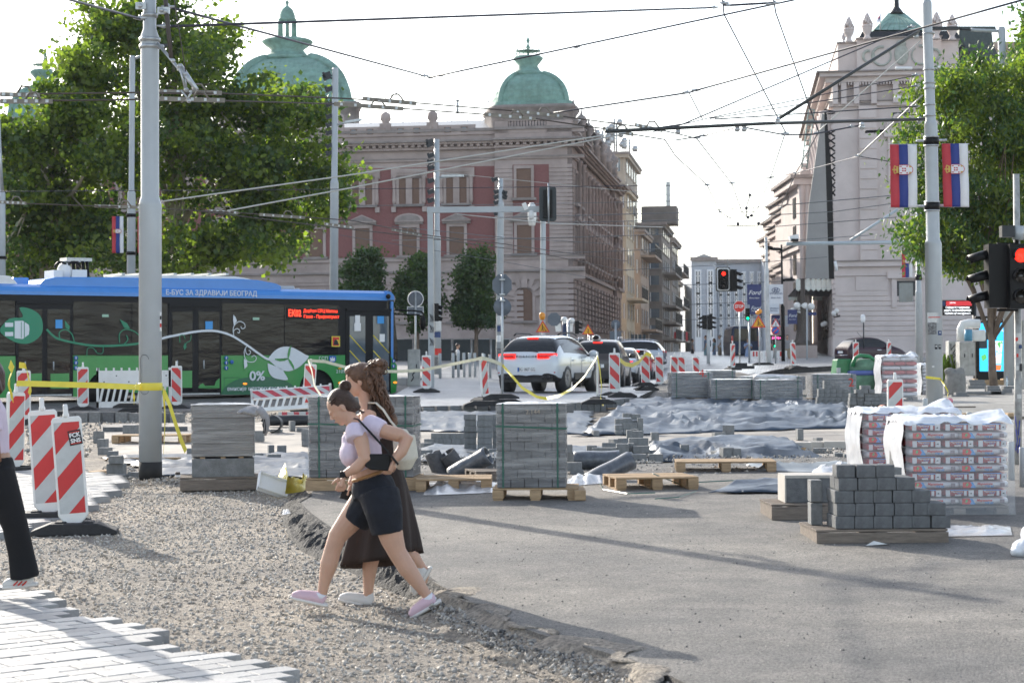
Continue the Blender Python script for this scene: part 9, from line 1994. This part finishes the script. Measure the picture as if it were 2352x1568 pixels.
# --- woman in brown dress
b=Q(14.25);wB=thing('person','woman in a long brown dress with long curly hair walking left','person',tuple(gX(960,14.25)))
mb=MB();P,el=head(mb,None,b(462,168),(-.97,-.05,-.24),(-.22,0,.97),1.0)
mb.tube([b(490,220),b(505,280),b(520,330)],[.05,.05,.07],12);mb.tube([b(520,330),b(560,430),b(590,540),b(600,650),b(600,740)],[.10,.125,.105,.115,.14],16)
mb.tube([b(520,345,-.15),b(505,420,-.2),b(480,520,-.2)],[.058,.05,.045],12);mb.tube([b(480,560,.1),b(450,680,.05),b(418,745,0)],[.045,.035,.026],10);hand(mb,b(418,748,0),(-.3,0,-1),(-.3,1,0),.7,.9,1)
mb.tube([b(590,900,.05),b(545,1100,.05),b(525,1200,.05),b(518,1290,.05),b(517,1345,.05)],[.1,.062,.055,.04,.034],12);mb.tube([b(517,1345,.05),b(480,1390,.05),b(430,1400,.05)],[.034,.034,.028],8)
mb.tube([b(640,900,-.03),b(700,1080,-.03),b(770,1150,-.03),b(812,1200,-.03)],[.09,.06,.05,.034],12);mb.tube([b(812,1200,-.03),b(835,1225,-.03),b(820,1290,-.03)],[.034,.035,.028],8)
organic(mb,.0068,5,'body',wB,SKIN,wd=1)
mb=MB();mb.tube([b(535,335),b(562,430),b(592,540),b(602,650)],[.105,.137,.119,.125],18);mb.tube([b(515,325,-.08),b(548,330,-.06)],[.06,.06],10);mb.tube([b(470,345,.1)+Vector((.05,0,0)),b(560,400,.1)],[.05,.08],10);organic(mb,.01,6,'bodice',wB,DRS,wd=1)
hem=[(368,1208,640,1188),];vs=[];n=44;m=14
L0=[(602,640,.125,.12),(606,760,.165,.15),(596,900,.21,.17),(588,1040,.255,.2),(583,1180,.285,.22)]
for i,(cx,cy,rx,ry) in enumerate(L0):
 c=b(cx,cy)
 for j in range(n):
  q=2*pi*j/n;f=1+.05*i*sin(q*7+i*.3)*.6;dz=.05*sin(q+2.6)*(i/4)+ (.05 if cos(q)>.5 else 0)*(i/4);vs.append((c.x+rx*cos(q)*f,c.y+ry*sin(q)*f,c.z+dz))
mb=MM(DRS);mb.add(vs,[(i*n+j,i*n+(j+1)%n,(i+1)*n+(j+1)%n,(i+1)*n+j) for i in range(len(L0)-1) for j in range(n)],True);o=part(wB,'skirt',mb,wd=1);s_=o.modifiers.new('b','SUBSURF');s_.levels=2;s_.render_levels=2;s_=o.modifiers.new('s','SOLIDIFY');s_.thickness=.006
rs=random.Random(3);mb=MB();mb.ball(tuple(b(480,135)),(.105,.095,.09),18,12);mb.ball(tuple(b(520,170)),(.09,.085,.10));mb.ball(tuple(b(440,115)),(.075,.075,.05))
for k in range(46):
 q=rs.uniform(0,1);cx=lim(535,640,q)+rs.uniform(-38,30);cy=lim(110,400,q)+rs.uniform(-25,20);r=rs.uniform(.018,.036)*(1.15-.4*q);p=b(cx,cy,rs.uniform(-.09,.09));mb.tube([p,p+Vector((rs.uniform(-.03,.03),rs.uniform(-.03,.03),-.04)),p+Vector((rs.uniform(-.03,.04),rs.uniform(-.02,.02),-.085))],[r,r*.9,r*.5],8)
for k in range(16): p=b(560+rs.uniform(-45,45),105+rs.uniform(-40,35),rs.uniform(-.06,.06));mb.ball(tuple(p),rs.uniform(.022,.036),8,6)
organic(mb,.009,2,'hair',wB,HAIRC,wd=1)
mb=MM(HAIRC)
for k in range(150):
 q=rs.uniform(-1,1);x0=540+q*45;y0=rs.uniform(110,190);L_=rs.uniform(.4,1);dd=rs.uniform(-.11,.11);am=rs.uniform(4,11);ph=rs.uniform(0,6);n=12
 mb.tube([b(lim(x0,640+q*30,(i/n)*L_)+am*sin(i*1.25+ph),lim(y0,410,(i/n)*L_),dd*(1+.2*i/n)+.008*cos(i*1.25+ph)) for i in range(n+1)],[.007]*(n-2)+[.005,.003,.001],4)
for k in range(60):
 q=rs.uniform(0,6.28);c=b(570+rs.uniform(-38,38),95+rs.uniform(-30,30),rs.uniform(-.07,.07));r=rs.uniform(.012,.026);mb.tube([c+Vector((r*cos(q+i*.9),.003*i,r*sin(q+i*.9))) for i in range(8)],.005,4)
for k in range(60): y=rs.uniform(-.08,.08);mb.tube([P(.065,y*.6,.06+rs.uniform(-.02,.02)),P(.0,y,.125-abs(y)*.6),P(-.07,y*.8,.115-abs(y)*.4)],.004,4)
part(wB,'hair_strands',mb,wd=1)
mb=MM(INK).tube([P(.082,-.045,.0),P(.089,-.03,-.004),P(.086,-.018,.002)],.003,5).tube([P(.078,-.052,.022),P(.09,-.035,.028)],.003,5);mb.m(CHR).ball(tuple(P(-.01,-.086,-.05)),.008,8,6);part(wB,'face_details',mb,wd=1)
shoe(wB,b(346,1385,.05),b(556,1432,.05),(.1,0,1),.046,SHOEW);shoe(wB,b(778,1362,-.03),b(872,1200,-.03),(-1,0,.4),.044,SHOEW)
bg=thing('shoulder_bag','cream woven bag on a white strap carried by the woman in the brown dress','bag',tuple(b(715,560,-.2)));mb=MB();mb.tube([b(690,445,-.2),b(712,520,-.24),b(722,600,-.24),b(715,655,-.22)],[.06,.082,.09,.06],14,flat=.7);mb.tube([b(745,470,-.2),b(757,600,-.22)],[.04,.05],10);organic(mb,.01,4,'bag_body',bg,CANV,wd=1)
mb=MM(CANV).tube([b(520,292,-.1),b(560,292,-.14),b(600,330,-.17),b(640,392,-.18),b(690,450,-.2)],.012,8,flat=.5);part(bg,'strap',mb,wd=1)
mb=MM(LEA).cbox(tuple(b(395,800,-.02)),(.075,.012,.07),ry=.3);single('mobile_phone',mb,'black mobile phone in the lowered hand between the two women','phone')
# --- woman at the left edge
c_=Q(14.2,0,775.2,.3847);wC=thing('person','woman cut by the left edge, black wide trousers and white red striped shoe','person',tuple(gX(-10,14.2)))
mb=MB();head(mb,None,c_(-100,230),(-1,0,-.1),(0,0,1),1.);mb.tube([c_(-90,300),c_(-82,380),c_(-75,500),c_(-60,640),c_(-40,760)],[.05,.1,.12,.11,.14],14);mb.tube([c_(-65,400,-.14),c_(-40,560,-.18),c_(-45,610,-.18),c_(-120,660,-.2)],[.055,.045,.043,.026],12);hand(mb,c_(-122,660,-.2),(-1,0,-.2),(0,.3,-1),.5,.9,1);mb.tube([c_(0,780,.1),c_(-90,1080,.12),c_(-150,1300,.12)],[.1,.06,.04],10);mb.tube([c_(160,1400),c_(160,1470)],[.04,.035],10);organic(mb,.008,5,'body',wC,SKIN2,wd=1)
mb=MB();mb.tube([c_(-88,350),c_(-78,440),c_(-65,560),c_(-50,700)],[.09,.135,.135,.128],16);mb.tube([c_(-68,390,-.13),c_(-50,480,-.17),c_(-40,560,-.18)],[.075,.07,.07],12);organic(mb,.01,6,'shirt',wC,LILAC,wd=1)
mb=MB();mb.tube([c_(-45,720),c_(-38,800)],[.14,.16],16);mb.tube([c_(-22,800,-.05),c_(30,950,-.05),c_(90,1120,-.04),c_(125,1280,-.02),c_(150,1430,0)],[.13,.115,.092,.092,.105],16);mb.tube([c_(-45,800,.08),c_(-70,1050,.1),c_(-130,1300,.1),c_(-170,1440,.1)],[.13,.1,.09,.1],14);organic(mb,.012,6,'trousers',wC,mat('black_cloth',(.006,.006,.008),.9,var=.2,vs=8),wd=1)
mb=MB();mb.ball(tuple(c_(-88,218)),(.13,.125,.14));mb.tube([c_(-80,190),c_(-45,250),c_(5,325)],[.11,.105,.04],14);mb.tube([c_(-80,220,-.09),c_(-45,290,-.1),c_(10,332,-.08)],[.07,.07,.02],12);organic(mb,.012,3,'hair',wC,mat('dark_red_hair',(.045,.016,.012),.45,var=.4,vs=30,bump=.5,bs=50),wd=1)
o=shoe(wC,c_(14,1502),c_(226,1478),(0,0,1),.045,SHOEW);mb=MM(SRED)
for k in range(3): mb.tube([c_(80+k*26,1478,-.05),c_(108+k*26,1452,-.042)],.006,5)
link('shoe_stripes',mb.mesh('shoe_stripes',inv=wm(o).inverted()),o);mb=MM(mat('tan_leather',(.25,.09,.03),.5,var=.1));mb.tube([c_(-25,620,-.28),c_(-20,740,-.26)],[.05,.06],12,flat=.5);single('shoulder_bag',mb,'small tan leather bag at the left edge of the picture','bag')
# --- distant people
CL={'blue':(.12,.17,.26),'white':(.6,.6,.6),'dress':(.25,.33,.5),'grey':(.25,.24,.24),'dark':(.03,.03,.035),'red':(.35,.04,.05),'sky':(.30,.40,.58),'khaki':(.28,.22,.15),'teal':(.22,.36,.40)}
CM={k:mat('cloth_'+k,v,.85,var=.08,vs=6) for k,v in CL.items()}
def person(lab,px,yt,D,top,bot,face=0,H=1.72,skirt=False,arm='down',bag=None,step=.12,hair=HAIRB,z=None,legs=True):
 h_=at(px,yt,D);z0=h_.z-H if z is None else z;t=thing('person',lab,'person',(h_.x,D,z0),face,group='pedestrians far across the square');s=H/1.72;V=lambda x,y,z:(x*s,y*s,z*s)
 mb=MB();mb.ball(V(.02,0,1.60),(.095*s,.078*s,.12*s));mb.tube([V(0,0,1.5),V(0,0,1.4)],[.05,.06],8);mb.ball(V(.11,0,1.58),(.02,.015,.025),6,4)
 sx=step
 for q in (-1,1):
  if legs: mb.tube([V(0,q*.09,.92),V(q*sx*.5,q*.09,.5),V(q*sx,q*.09,.08)],[.085,.06,.04],8);mb.tube([V(q*sx-.04,q*.09,.045),V(q*sx+.16,q*.1,.035)],[.045,.035],8)
  e=(.0,q*.27,1.12);w_=(.08,q*.26,.88)
  if arm=='phone': e=(.05,q*.22,1.1);w_=(.26,q*.06,1.3)
  if arm=='up' and q>0: e=(.05,.3,1.55);w_=(.08,.1,1.68)
  if arm=='hip' : w_=(.1,q*.16,1.0)
  mb.tube([V(0,q*.18,1.38),V(*e),V(*w_)],[.05,.042,.03],8);W=Vector(V(*w_));d=(W-Vector(V(*e))).normalized()
  mb.ball(tuple(W+d*.05),(.035,.03,.045),8,6)
 organic(mb,.02,3,'body',t,SKIN2)
 mb=MB();mb.tube([V(0,0,1.44),V(0,0,1.34),V(0,0,1.1),V(0,0,.93)],[.09,.17,.155,.165],14,flat=.68,up=(1,0,0));
 for q in (-1,1): mb.tube([V(0,q*.16,1.38),V(0,q*.24,1.2)],[.068,.06],8)
 organic(mb,.022,3,'dress_top' if skirt else 'shirt',t,CM[top])
 mb=MB()
 if skirt: mb.tube([V(0,0,1.0),V(0,0,.7),V(0,0,.25)],[.15,.2,.27],14,flat=.75)
 else:
  for q in (-1,1): mb.tube([V(0,q*.08,.96),V(q*sx*.5,q*.09,.52),V(q*sx*(.55 if bot=='khaki' else .9),q*.09,.45 if bot=='khaki' else .14)],[.115,.09,.08],10)
 organic(mb,.022,3,'skirt' if skirt else 'trousers',t,CM[bot])
 mb=MB();mb.ball(V(-.01,0,1.65),(.105*s,.088*s,.09*s));
 if skirt or 'woman' in lab: mb.ball(V(-.08,0,1.52),(.05,.07,.14))
 organic(mb,.018,2,'hair',t,hair)
 if bag: part(t,'backpack',MM(CM['dark']).box(-.32*s,-.14,1.0*s,-.14*s,.14,1.4*s),bevel=.03)
 return t
person('man in a blue shirt with a dark backpack, leftmost of three waiting pedestrians',1621,770,130,'blue','teal',pi,1.76,bag=1)
person('woman in a pale top between the two men of the three waiting pedestrians',1640,777,131,'teal','sky',pi,1.62);person('man in a white shirt and brown shorts, rightmost of three waiting pedestrians',1653,769,129,'white','khaki',pi,1.76,arm='hip',hair=mat('grey_hair',(.2,.19,.18),.6,var=.2))
person('woman in a pale blue long dress holding up a phone beyond the stop sign',1718,777,122,'dress','dress',pi/2*3,1.68,skirt=True,arm='phone');person('man in grey with a cross body bag left of the globe lamp post',1808,769,112,'grey','khaki',-pi/2,1.74)
person('dark clothed person walking by the banner pole',1770,769,116,'dark','dark',pi,1.74,step=.2);person('man in a white shirt walking past the dark fence panels',1051,789,98,'white','dark',0,1.74,bag=1,step=.25)
person('person with a raised arm whose head shows above the white car',1212,772,92,'white','dark',pi/2*3,1.74,arm='up');person('person in red showing above the white car, right of the one with raised arm',1270,778,94,'red','dark',pi,1.7)
person('fair haired woman in white between the white and the dark brown car',1309,785,96,'white','white',0,1.66,hair=mat('fair_hair',(.35,.24,.12),.6,var=.2));person('man in a sky blue shirt beside the fair haired woman',1318,783,97,'sky','dark',pi,1.74)
person('woman in a white top sitting low by the dark theatre doorway',1953,795,121,'white','khaki',-pi/2,1.1,legs=False)
person('person crossing far behind the striped boards left of the waiting pedestrians',1590,778,140,'grey','dark',0,1.7);person('person partly hidden behind the theatre lamp posts',1833,774,128,'dark','blue',pi,1.7)
# ---------------------------------------------------------------- fence, cabinets, bollards, screens
FNC=mat('dark_fence_mesh',(.045,.055,.06),.75,var=.15,vs=2)
t=thing('construction_fence','dark screened construction fence along the foot of the museum','fence',tuple(gX(1150,114,.2)))
for k in range(11):
 x0,x1=905+k*44.5,905+(k+1)*44.5;a=at(x0,779,114);b=at(x1,838,114);part(t,'panel',MM(FNC).box(a.x+.06,114,b.z,b.x-.06,114.04,a.z),wd=1);mb=MM(GALV);mb.tube([(a.x,114,b.z-.1),(a.x,114,a.z+.05)],.035,6).tube([(a.x,114,a.z),(b.x,114,a.z)],.02,5);part(t,'frame',mb,wd=1)
t=thing('construction_fence','grey hoarding at the far end of the museum side street','fence',tuple(at(1460,815,122)));a=at(1448,768,122);b=at(1484,812,122)
for k in range(4): x=lim(a.x,b.x,k/4);part(t,'panel',MM(FNC).box(x+.03,122,a.z-2.4,lim(a.x,b.x,(k+1)/4)-.03,122.1,a.z),wd=1)
for k,(px,yb) in enumerate(((1011,886),(1041,884),(1053,883),(1066,881),(1079,880),(1091,879),(1112,878),(1126,876))):
 D=72+k*.6;b=at(px,yb,D);g=hz(D)+.24-dip(b.x,D);mb=MM(GREYP).lathe([(.055,0),(.055,.88),(.05,.9)],n=14);single('bollard',mb,'%s slim white bollard from the left in the row beyond the cobbles'%ORD[k],'bollard','slim bollards beyond the cobbles',loc=(b.x,D,g))
for k,(px,yt,yb,l) in enumerate(((2125.5,936,968,'left of the right grey pole foot'),(2163,948,975,'right of the right grey pole foot'),(2183.5,957,993,'second right of the pole foot'),(2203.5,964,1003,'behind the hood of the second bag pallet'),(2226.5,975,1010,'farther right behind the second bag pallet'),(2323,1014,1104,'close to the near bag pallet, tall in view'),(2349,1027,1120,'at the right edge below the traffic light'))):
 g=gnd(px,yb if k<5 else yb,.12);D=8917/(yt-.0-759) if 0 else g.y;H=(yb-yt)*D/F;H=max(H,.45);w_=5.8*D/F if k<5 else 7.5*D/F;single('bollard',MM(GREYP).lathe([(w_,0),(w_,H-.01),(w_*.92,H)],n=18),'grey round bollard '+l,'bollard','round bollards on the sidewalk edge',loc=tuple(g))
def cab(lab,x0,x1,yt,yb,D,dp,mt,doors=1,graf=None,name='utility_cabinet',z=None):
 a=at(x0,yt,D);b=at(x1,yb,D);t=thing(name,lab,'cabinet',((a.x+b.x)/2,D,b.z));part(t,'body',MM(mt).box(a.x,D,b.z-.1,b.x,D+dp,a.z),bevel=.015,wd=1)
 for k in range(doors):
  u0=lim(a.x,b.x,k/doors)+.03;u1=lim(a.x,b.x,(k+1)/doors)-.03;mb=MM(mt).box(u0,D-.015,b.z+.05,u1,D,a.z-.08);mb.m(DARKM).box(u1-.08,D-.03,(a.z+b.z)/2,u1-.05,D-.015,(a.z+b.z)/2+.12);part(t,'door',mb,wd=1)
 if graf: part(t,'graffiti',MM(INK).tube([(lim(a.x,b.x,u),D-.025,lim(b.z,a.z,v)) for u,v in graf],.018,5),wd=1)
 return t
OLDW=mat('old_white_cabinet',(.42,.42,.40),.6,var=.2,vs=6,dirt=.4)
cab('grey stickered electric cabinet left of the striped board on the cobbles',936,964,802,888,62,.5,OLDW,1,[(.3,.15),(.5,.25),(.4,.32),(.6,.4)])
cab('dark box beside the slim bollards, the walking man behind it',1044,1066,816,857,88,.5,mat('dark_green_box',(.03,.04,.045),.6,var=.1),1)
cab('old white cabinet with large black graffiti beside the weeds',2179,2202,783,851,66,.5,OLDW,1,[(.2,.9),(.2,.7),(.7,.9),(.7,.72),(.4,.6),(.7,.5),(.4,.45),(.3,.3),(.6,.35),(.4,.15),(.8,.05)])
cab('double door white cabinet left of the lit advertising screen',2204,2240,785,856,65,.6,OLDW,2)
cab('small grey cabinet at the right edge behind the stickered pole',2346,2375,735,930,58,.6,OLDW,1)
t=thing('ventilation_duct','white bent duct over a blue drum on top of the white cabinets','duct',tuple(at(2222,785,67)));mb=MM(WHITE).tube([at(2207,783,67),at(2207,755,67),at(2212,745,67),at(2225,743,67),at(2250,744,67)],[.14,.14,.15,.16,.16],14);part(t,'duct',mb,wd=1);a=at(2216,757,66.6);b=at(2232,783,66.6);part(t,'drum',MM(mat('drum_blue',(.08,.28,.42),.5,var=.1)).lathe([(.13,0),(.13,a.z-b.z)],((a.x+b.x)/2,66.6,b.z),16),wd=1);part(t,'tank',MM(WHITE).box(a.x+.3,66.8,b.z,a.x+.75,67.2,a.z),bevel=.04,wd=1)
# information display
t=thing('information_display','black stop information screen with white cyrillic lines and a red header above the sidewalk','screen',tuple(gX(2243,70,.1)));a=at(2161,690,70);b=at(2238,723.5,70);part(t,'housing',MM(BLACKP).box(a.x,70,b.z,b.x,70.15,a.z),bevel=.01,wd=1);part(t,'post',MM(DARKM).tube([at(2238,682,70.2),(at(2238,700,70.2).x,70.2,hz(70))],.07,8),wd=1)
LW=mat('led_white',(.85,.87,.9),.5,var=0,emit=.9);LR=mat('led_header_red',(.55,.03,.04),.5,var=0,emit=.35);p=at(2173,691.5,69.98);q=at(2232,702,69.98);part(t,'header',MM(LR).box(p.x,69.98,q.z,q.x,70,p.z).m(NAVY).box(a.x+.03,69.98,q.z,p.x-.03,70,p.z),wd=1)
for s_,y in (('Стајалиште је привремено',706),('укинуто, за више информација',712.5),('посетите сајт www.bgprevoz.rs',719.5)): c=at(2199.5,y,69.97);text(t,s_,.105,Matrix(((1,0,0,c.x),(0,0,-1,69.97),(0,1,0,c.z),(0,0,0,1))),LW,ext=.001,sx=.62,bold=.001)
c=at(2188,695.5,69.96);text(t,'243744',.07,Matrix(((1,0,0,c.x),(0,0,-1,69.96),(0,1,0,c.z),(0,0,0,1))),LW,ext=.001)
# advertising screen
t=thing('advertising_screen','tall black advertising stand with a bright cyan screen behind the slim tree trunk','billboard',tuple(gnd(2280,874,.12)));a=at(2241,726,68);b=at(2335,874,68);part(t,'frame',MM(BLACKP).box(a.x,68,b.z-.2,b.x,68.3,a.z),bevel=.03,wd=1)
CY_=mat('screen_cyan',(.03,.42,.80),.4,var=0,emit=.75);a=at(2249,742,67.98);b=at(2327,852,67.98);o=part(t,'screen',MM(CY_).box(a.x,67.97,b.z,b.x,68,a.z),wd=1)
def AP(mt,pts,d): mb=MM(mt).prism([(at(x,y,67.9).x,at(x,y,67.9).z) for x,y in pts],67.96-d,67.965-d);link('picture',mb.mesh('picture',inv=wm(o).inverted()),o)
SWH=mat('screen_white',(.8,.85,.9),.4,var=0,emit=.6);SOR=mat('screen_orange',(.8,.2,.05),.4,var=0,emit=.5);SGN=mat('screen_green',(.12,.5,.12),.4,var=0,emit=.4);SDK=mat('screen_dark',(.02,.03,.04),.4,var=0)
AP(SWH,[(2277,783),(2304,783),(2300,835),(2280,835)],.002);AP(SOR,[(2279,838),(2301,838),(2299,850),(2281,850)],.003);AP(SDK,[(2250,762),(2290,762),(2290,780),(2268,780),(2268,800),(2250,800)],.004);AP(SGN,[(2254,818),(2264,812),(2268,822),(2258,830)],.003)
for x in (2282,2298): AP(SGN,[(x-7,790),(x-2,783),(x,787),(x+3,782),(x+7,790),(x+1,788),(x+.8,800),(x-.8,800)],.006)
for s_,x,y,sz,mt in (('BURSA',2290,808,.17,CY_),('SUN',2290,814,.10,CY_),('50+',2290,823,.12,SOR),('SUN',2308,757,.22,SWH),('ALMA QUATTRO',2290,734,.14,WHITEP)): c=at(x,y,67.93);text(t,s_,sz,Matrix(((1,0,0,c.x),(0,0,-1,67.93),(0,1,0,c.z),(0,0,0,1))),mt,ext=.001,bold=.001)
# barriers far, kiosk, sack, stacks on the sidewalk
for x0,l in ((1722,'small white and red barrier under the roadworks sign'),(1784,'small white and red barrier beside the blue round sign'),(1752,'small white and red barrier between the two signs')):
 a=at(x0,805,104);b=at(x0+24,830,104);t=thing('plastic_barrier',l,'barrier',(a.x,104,b.z));mb=MM(WHITE).box(a.x,104,b.z+.2,b.x,104.08,a.z).box(a.x+.05,104,b.z-.1,a.x+.12,104.08,b.z+.2).box(b.x-.12,104,b.z-.1,b.x-.05,104.08,b.z+.2);part(t,'frame',mb,wd=1);w_=b.x-a.x;part(t,'reflective_stripes',MM(RED).box(a.x+w_*.3,103.98,a.z-.3,a.x+w_*.45,104,a.z-.05).box(a.x+w_*.6,103.98,a.z-.3,a.x+w_*.75,104,a.z-.05),wd=1)
t=thing('balustrade','low white stone balustrade in front of the theatre wall','fence',tuple(at(2110,812,112)));a=at(2050,806,112);b=at(2178,832,112);part(t,'top_rail',MM(PINK).box(a.x,112,a.z-.12,b.x,112.3,a.z),wd=1)
for k in range(26): part(t,'baluster',MM(PINK).lathe([(.05,b.z-.3),(.09,b.z),(.05,(a.z+b.z)/2),(.08,a.z-.12)],(lim(a.x,b.x,(k+.5)/26),112.15,0),8),wd=1)
g=gnd(2194,908,.12);mb=MB();mb.tube([(0,0,0),(0,0,.35),(.02,0,.62)],[.27,.29,.25],14);mb.ball((-.15,-.05,.65),(.16,.12,.1));mb.ball((.12,-.02,.64),(.14,.12,.12));o=organic(mb,.03,3,'big_bag',None,mat('woven_sack',(.22,.215,.20),.85,var=.2,vs=8,bump=.6,bs=12));o.location=g;tag(o,'large grey woven builder sack behind the tape end of the right pole','bag')
for k,(x0,x1,y1,y0) in enumerate(((2184,2228,931,925),(2187,2230,925,919),(2190,2224,919,913),(2186,2226,913,907),(2196,2222,907,901),(2224,2262,893,886),(2228,2265,886,879),(2226,2262,879,872),(2268,2298,899,892),(2268,2296,892,886),(2276,2308,905,898),(2302,2325,903,893),(2306,2330,893,887),(2220,2300,905,899))): pxblock('flat grey slab in the small piles on the sidewalk by the tree, number %d'%(k+1),x0,x1,y1,y0,D=52+.02*(931-y1)*(1 if k<5 else 3),d=.3,gr='flat slabs piled on the sidewalk')
mb=MM(WOOD).box(-.45,-.15,0,.45,.15,.16).box(-.5,-.2,.16,-.4,.2,.2).box(.4,-.2,.16,.5,.2,.2);single('timber_crate',mb,'pale timber crate under the advertising screen','crate',loc=tuple(gnd(2272,884,.12)))
mb=MM(mat('clear_bottle',(.6,.7,.75),.1,var=0,alpha=.5)).lathe([(.03,0),(.032,.15),(.012,.2),(.012,.23)],n=12);mb.m(SBL).lathe([(.014,.23),(.014,.25)],n=10);p=at(2315,887,52.5);single('water_bottle',mb,'small clear water bottle standing on the slabs by the thick pole','bottle',loc=(p.x,p.y+.1,p.z))
mb=MB();mb.ball((0,0,.05),(.14,.1,.06));mb.ball((.08,0,.07),(.08,.08,.07));o=organic(mb,.012,3,'plastic_bag',None,mat('pink_plastic',(.6,.2,.25),.5,var=.1));o.location=gnd(2174,927,.12);tag(o,'crumpled pink plastic bag on the sidewalk right of the grey pole','bag')
# thin signpost and street name sign
t=thing('signpost','thin post carrying a small blue street name plate near the globe lamps','sign',tuple(gX(1854,108,.2)));post(t,1853.5,842,708,108,.045,GREYP);a=at(1856,717,108);b=at(1875,724,108);part(t,'name_plate',MM(NAVYB).box(a.x,107.95,b.z,b.x,108,a.z),wd=1)
t=thing('signpost','thin dark post with a narrow white lamp head standing before the theatre wall','lamp post',tuple(gX(1983,100,.1)));post(t,1983.5,800,735,100,.03,DARKM);part(t,'lamp_head',MM(WHITEP).lathe([(.09,0),(.12,.1),(.12,.35),(.05,.42)],tuple(at(1982,741,100)),10),wd=1)
t=thing('street_flags','small red and tricolour flags hung far down the street','flag',tuple(at(1558,775,200)));
for k,mt in enumerate((FR,FB,FW,FR)): a=at(1548+k*9,762,200);b=at(1553+k*9,783,200);part(t,'flag_cloth',MM(mt).box(a.x,200,b.z,b.x,200.02,a.z),wd=1)
# thin summer haze over the whole square
mb=MB();m=bpy.data.materials.new('haze_air');m.use_nodes=True;N=m.node_tree.nodes;N.remove(N['Principled BSDF']);v=N.new('ShaderNodeVolumePrincipled');v.inputs['Color'].default_value=(.92,.94,1,1);v.inputs['Density'].default_value=.00012;v.inputs['Anisotropy'].default_value=0
m.node_tree.links.new(v.outputs[0],N['Material Output'].inputs['Volume']);mb.m(m).box(-140,-25,-3,140,345,45);o=link('haze',mb.mesh('haze'));o['kind']='stuff'
bpy.context.view_layer.update()
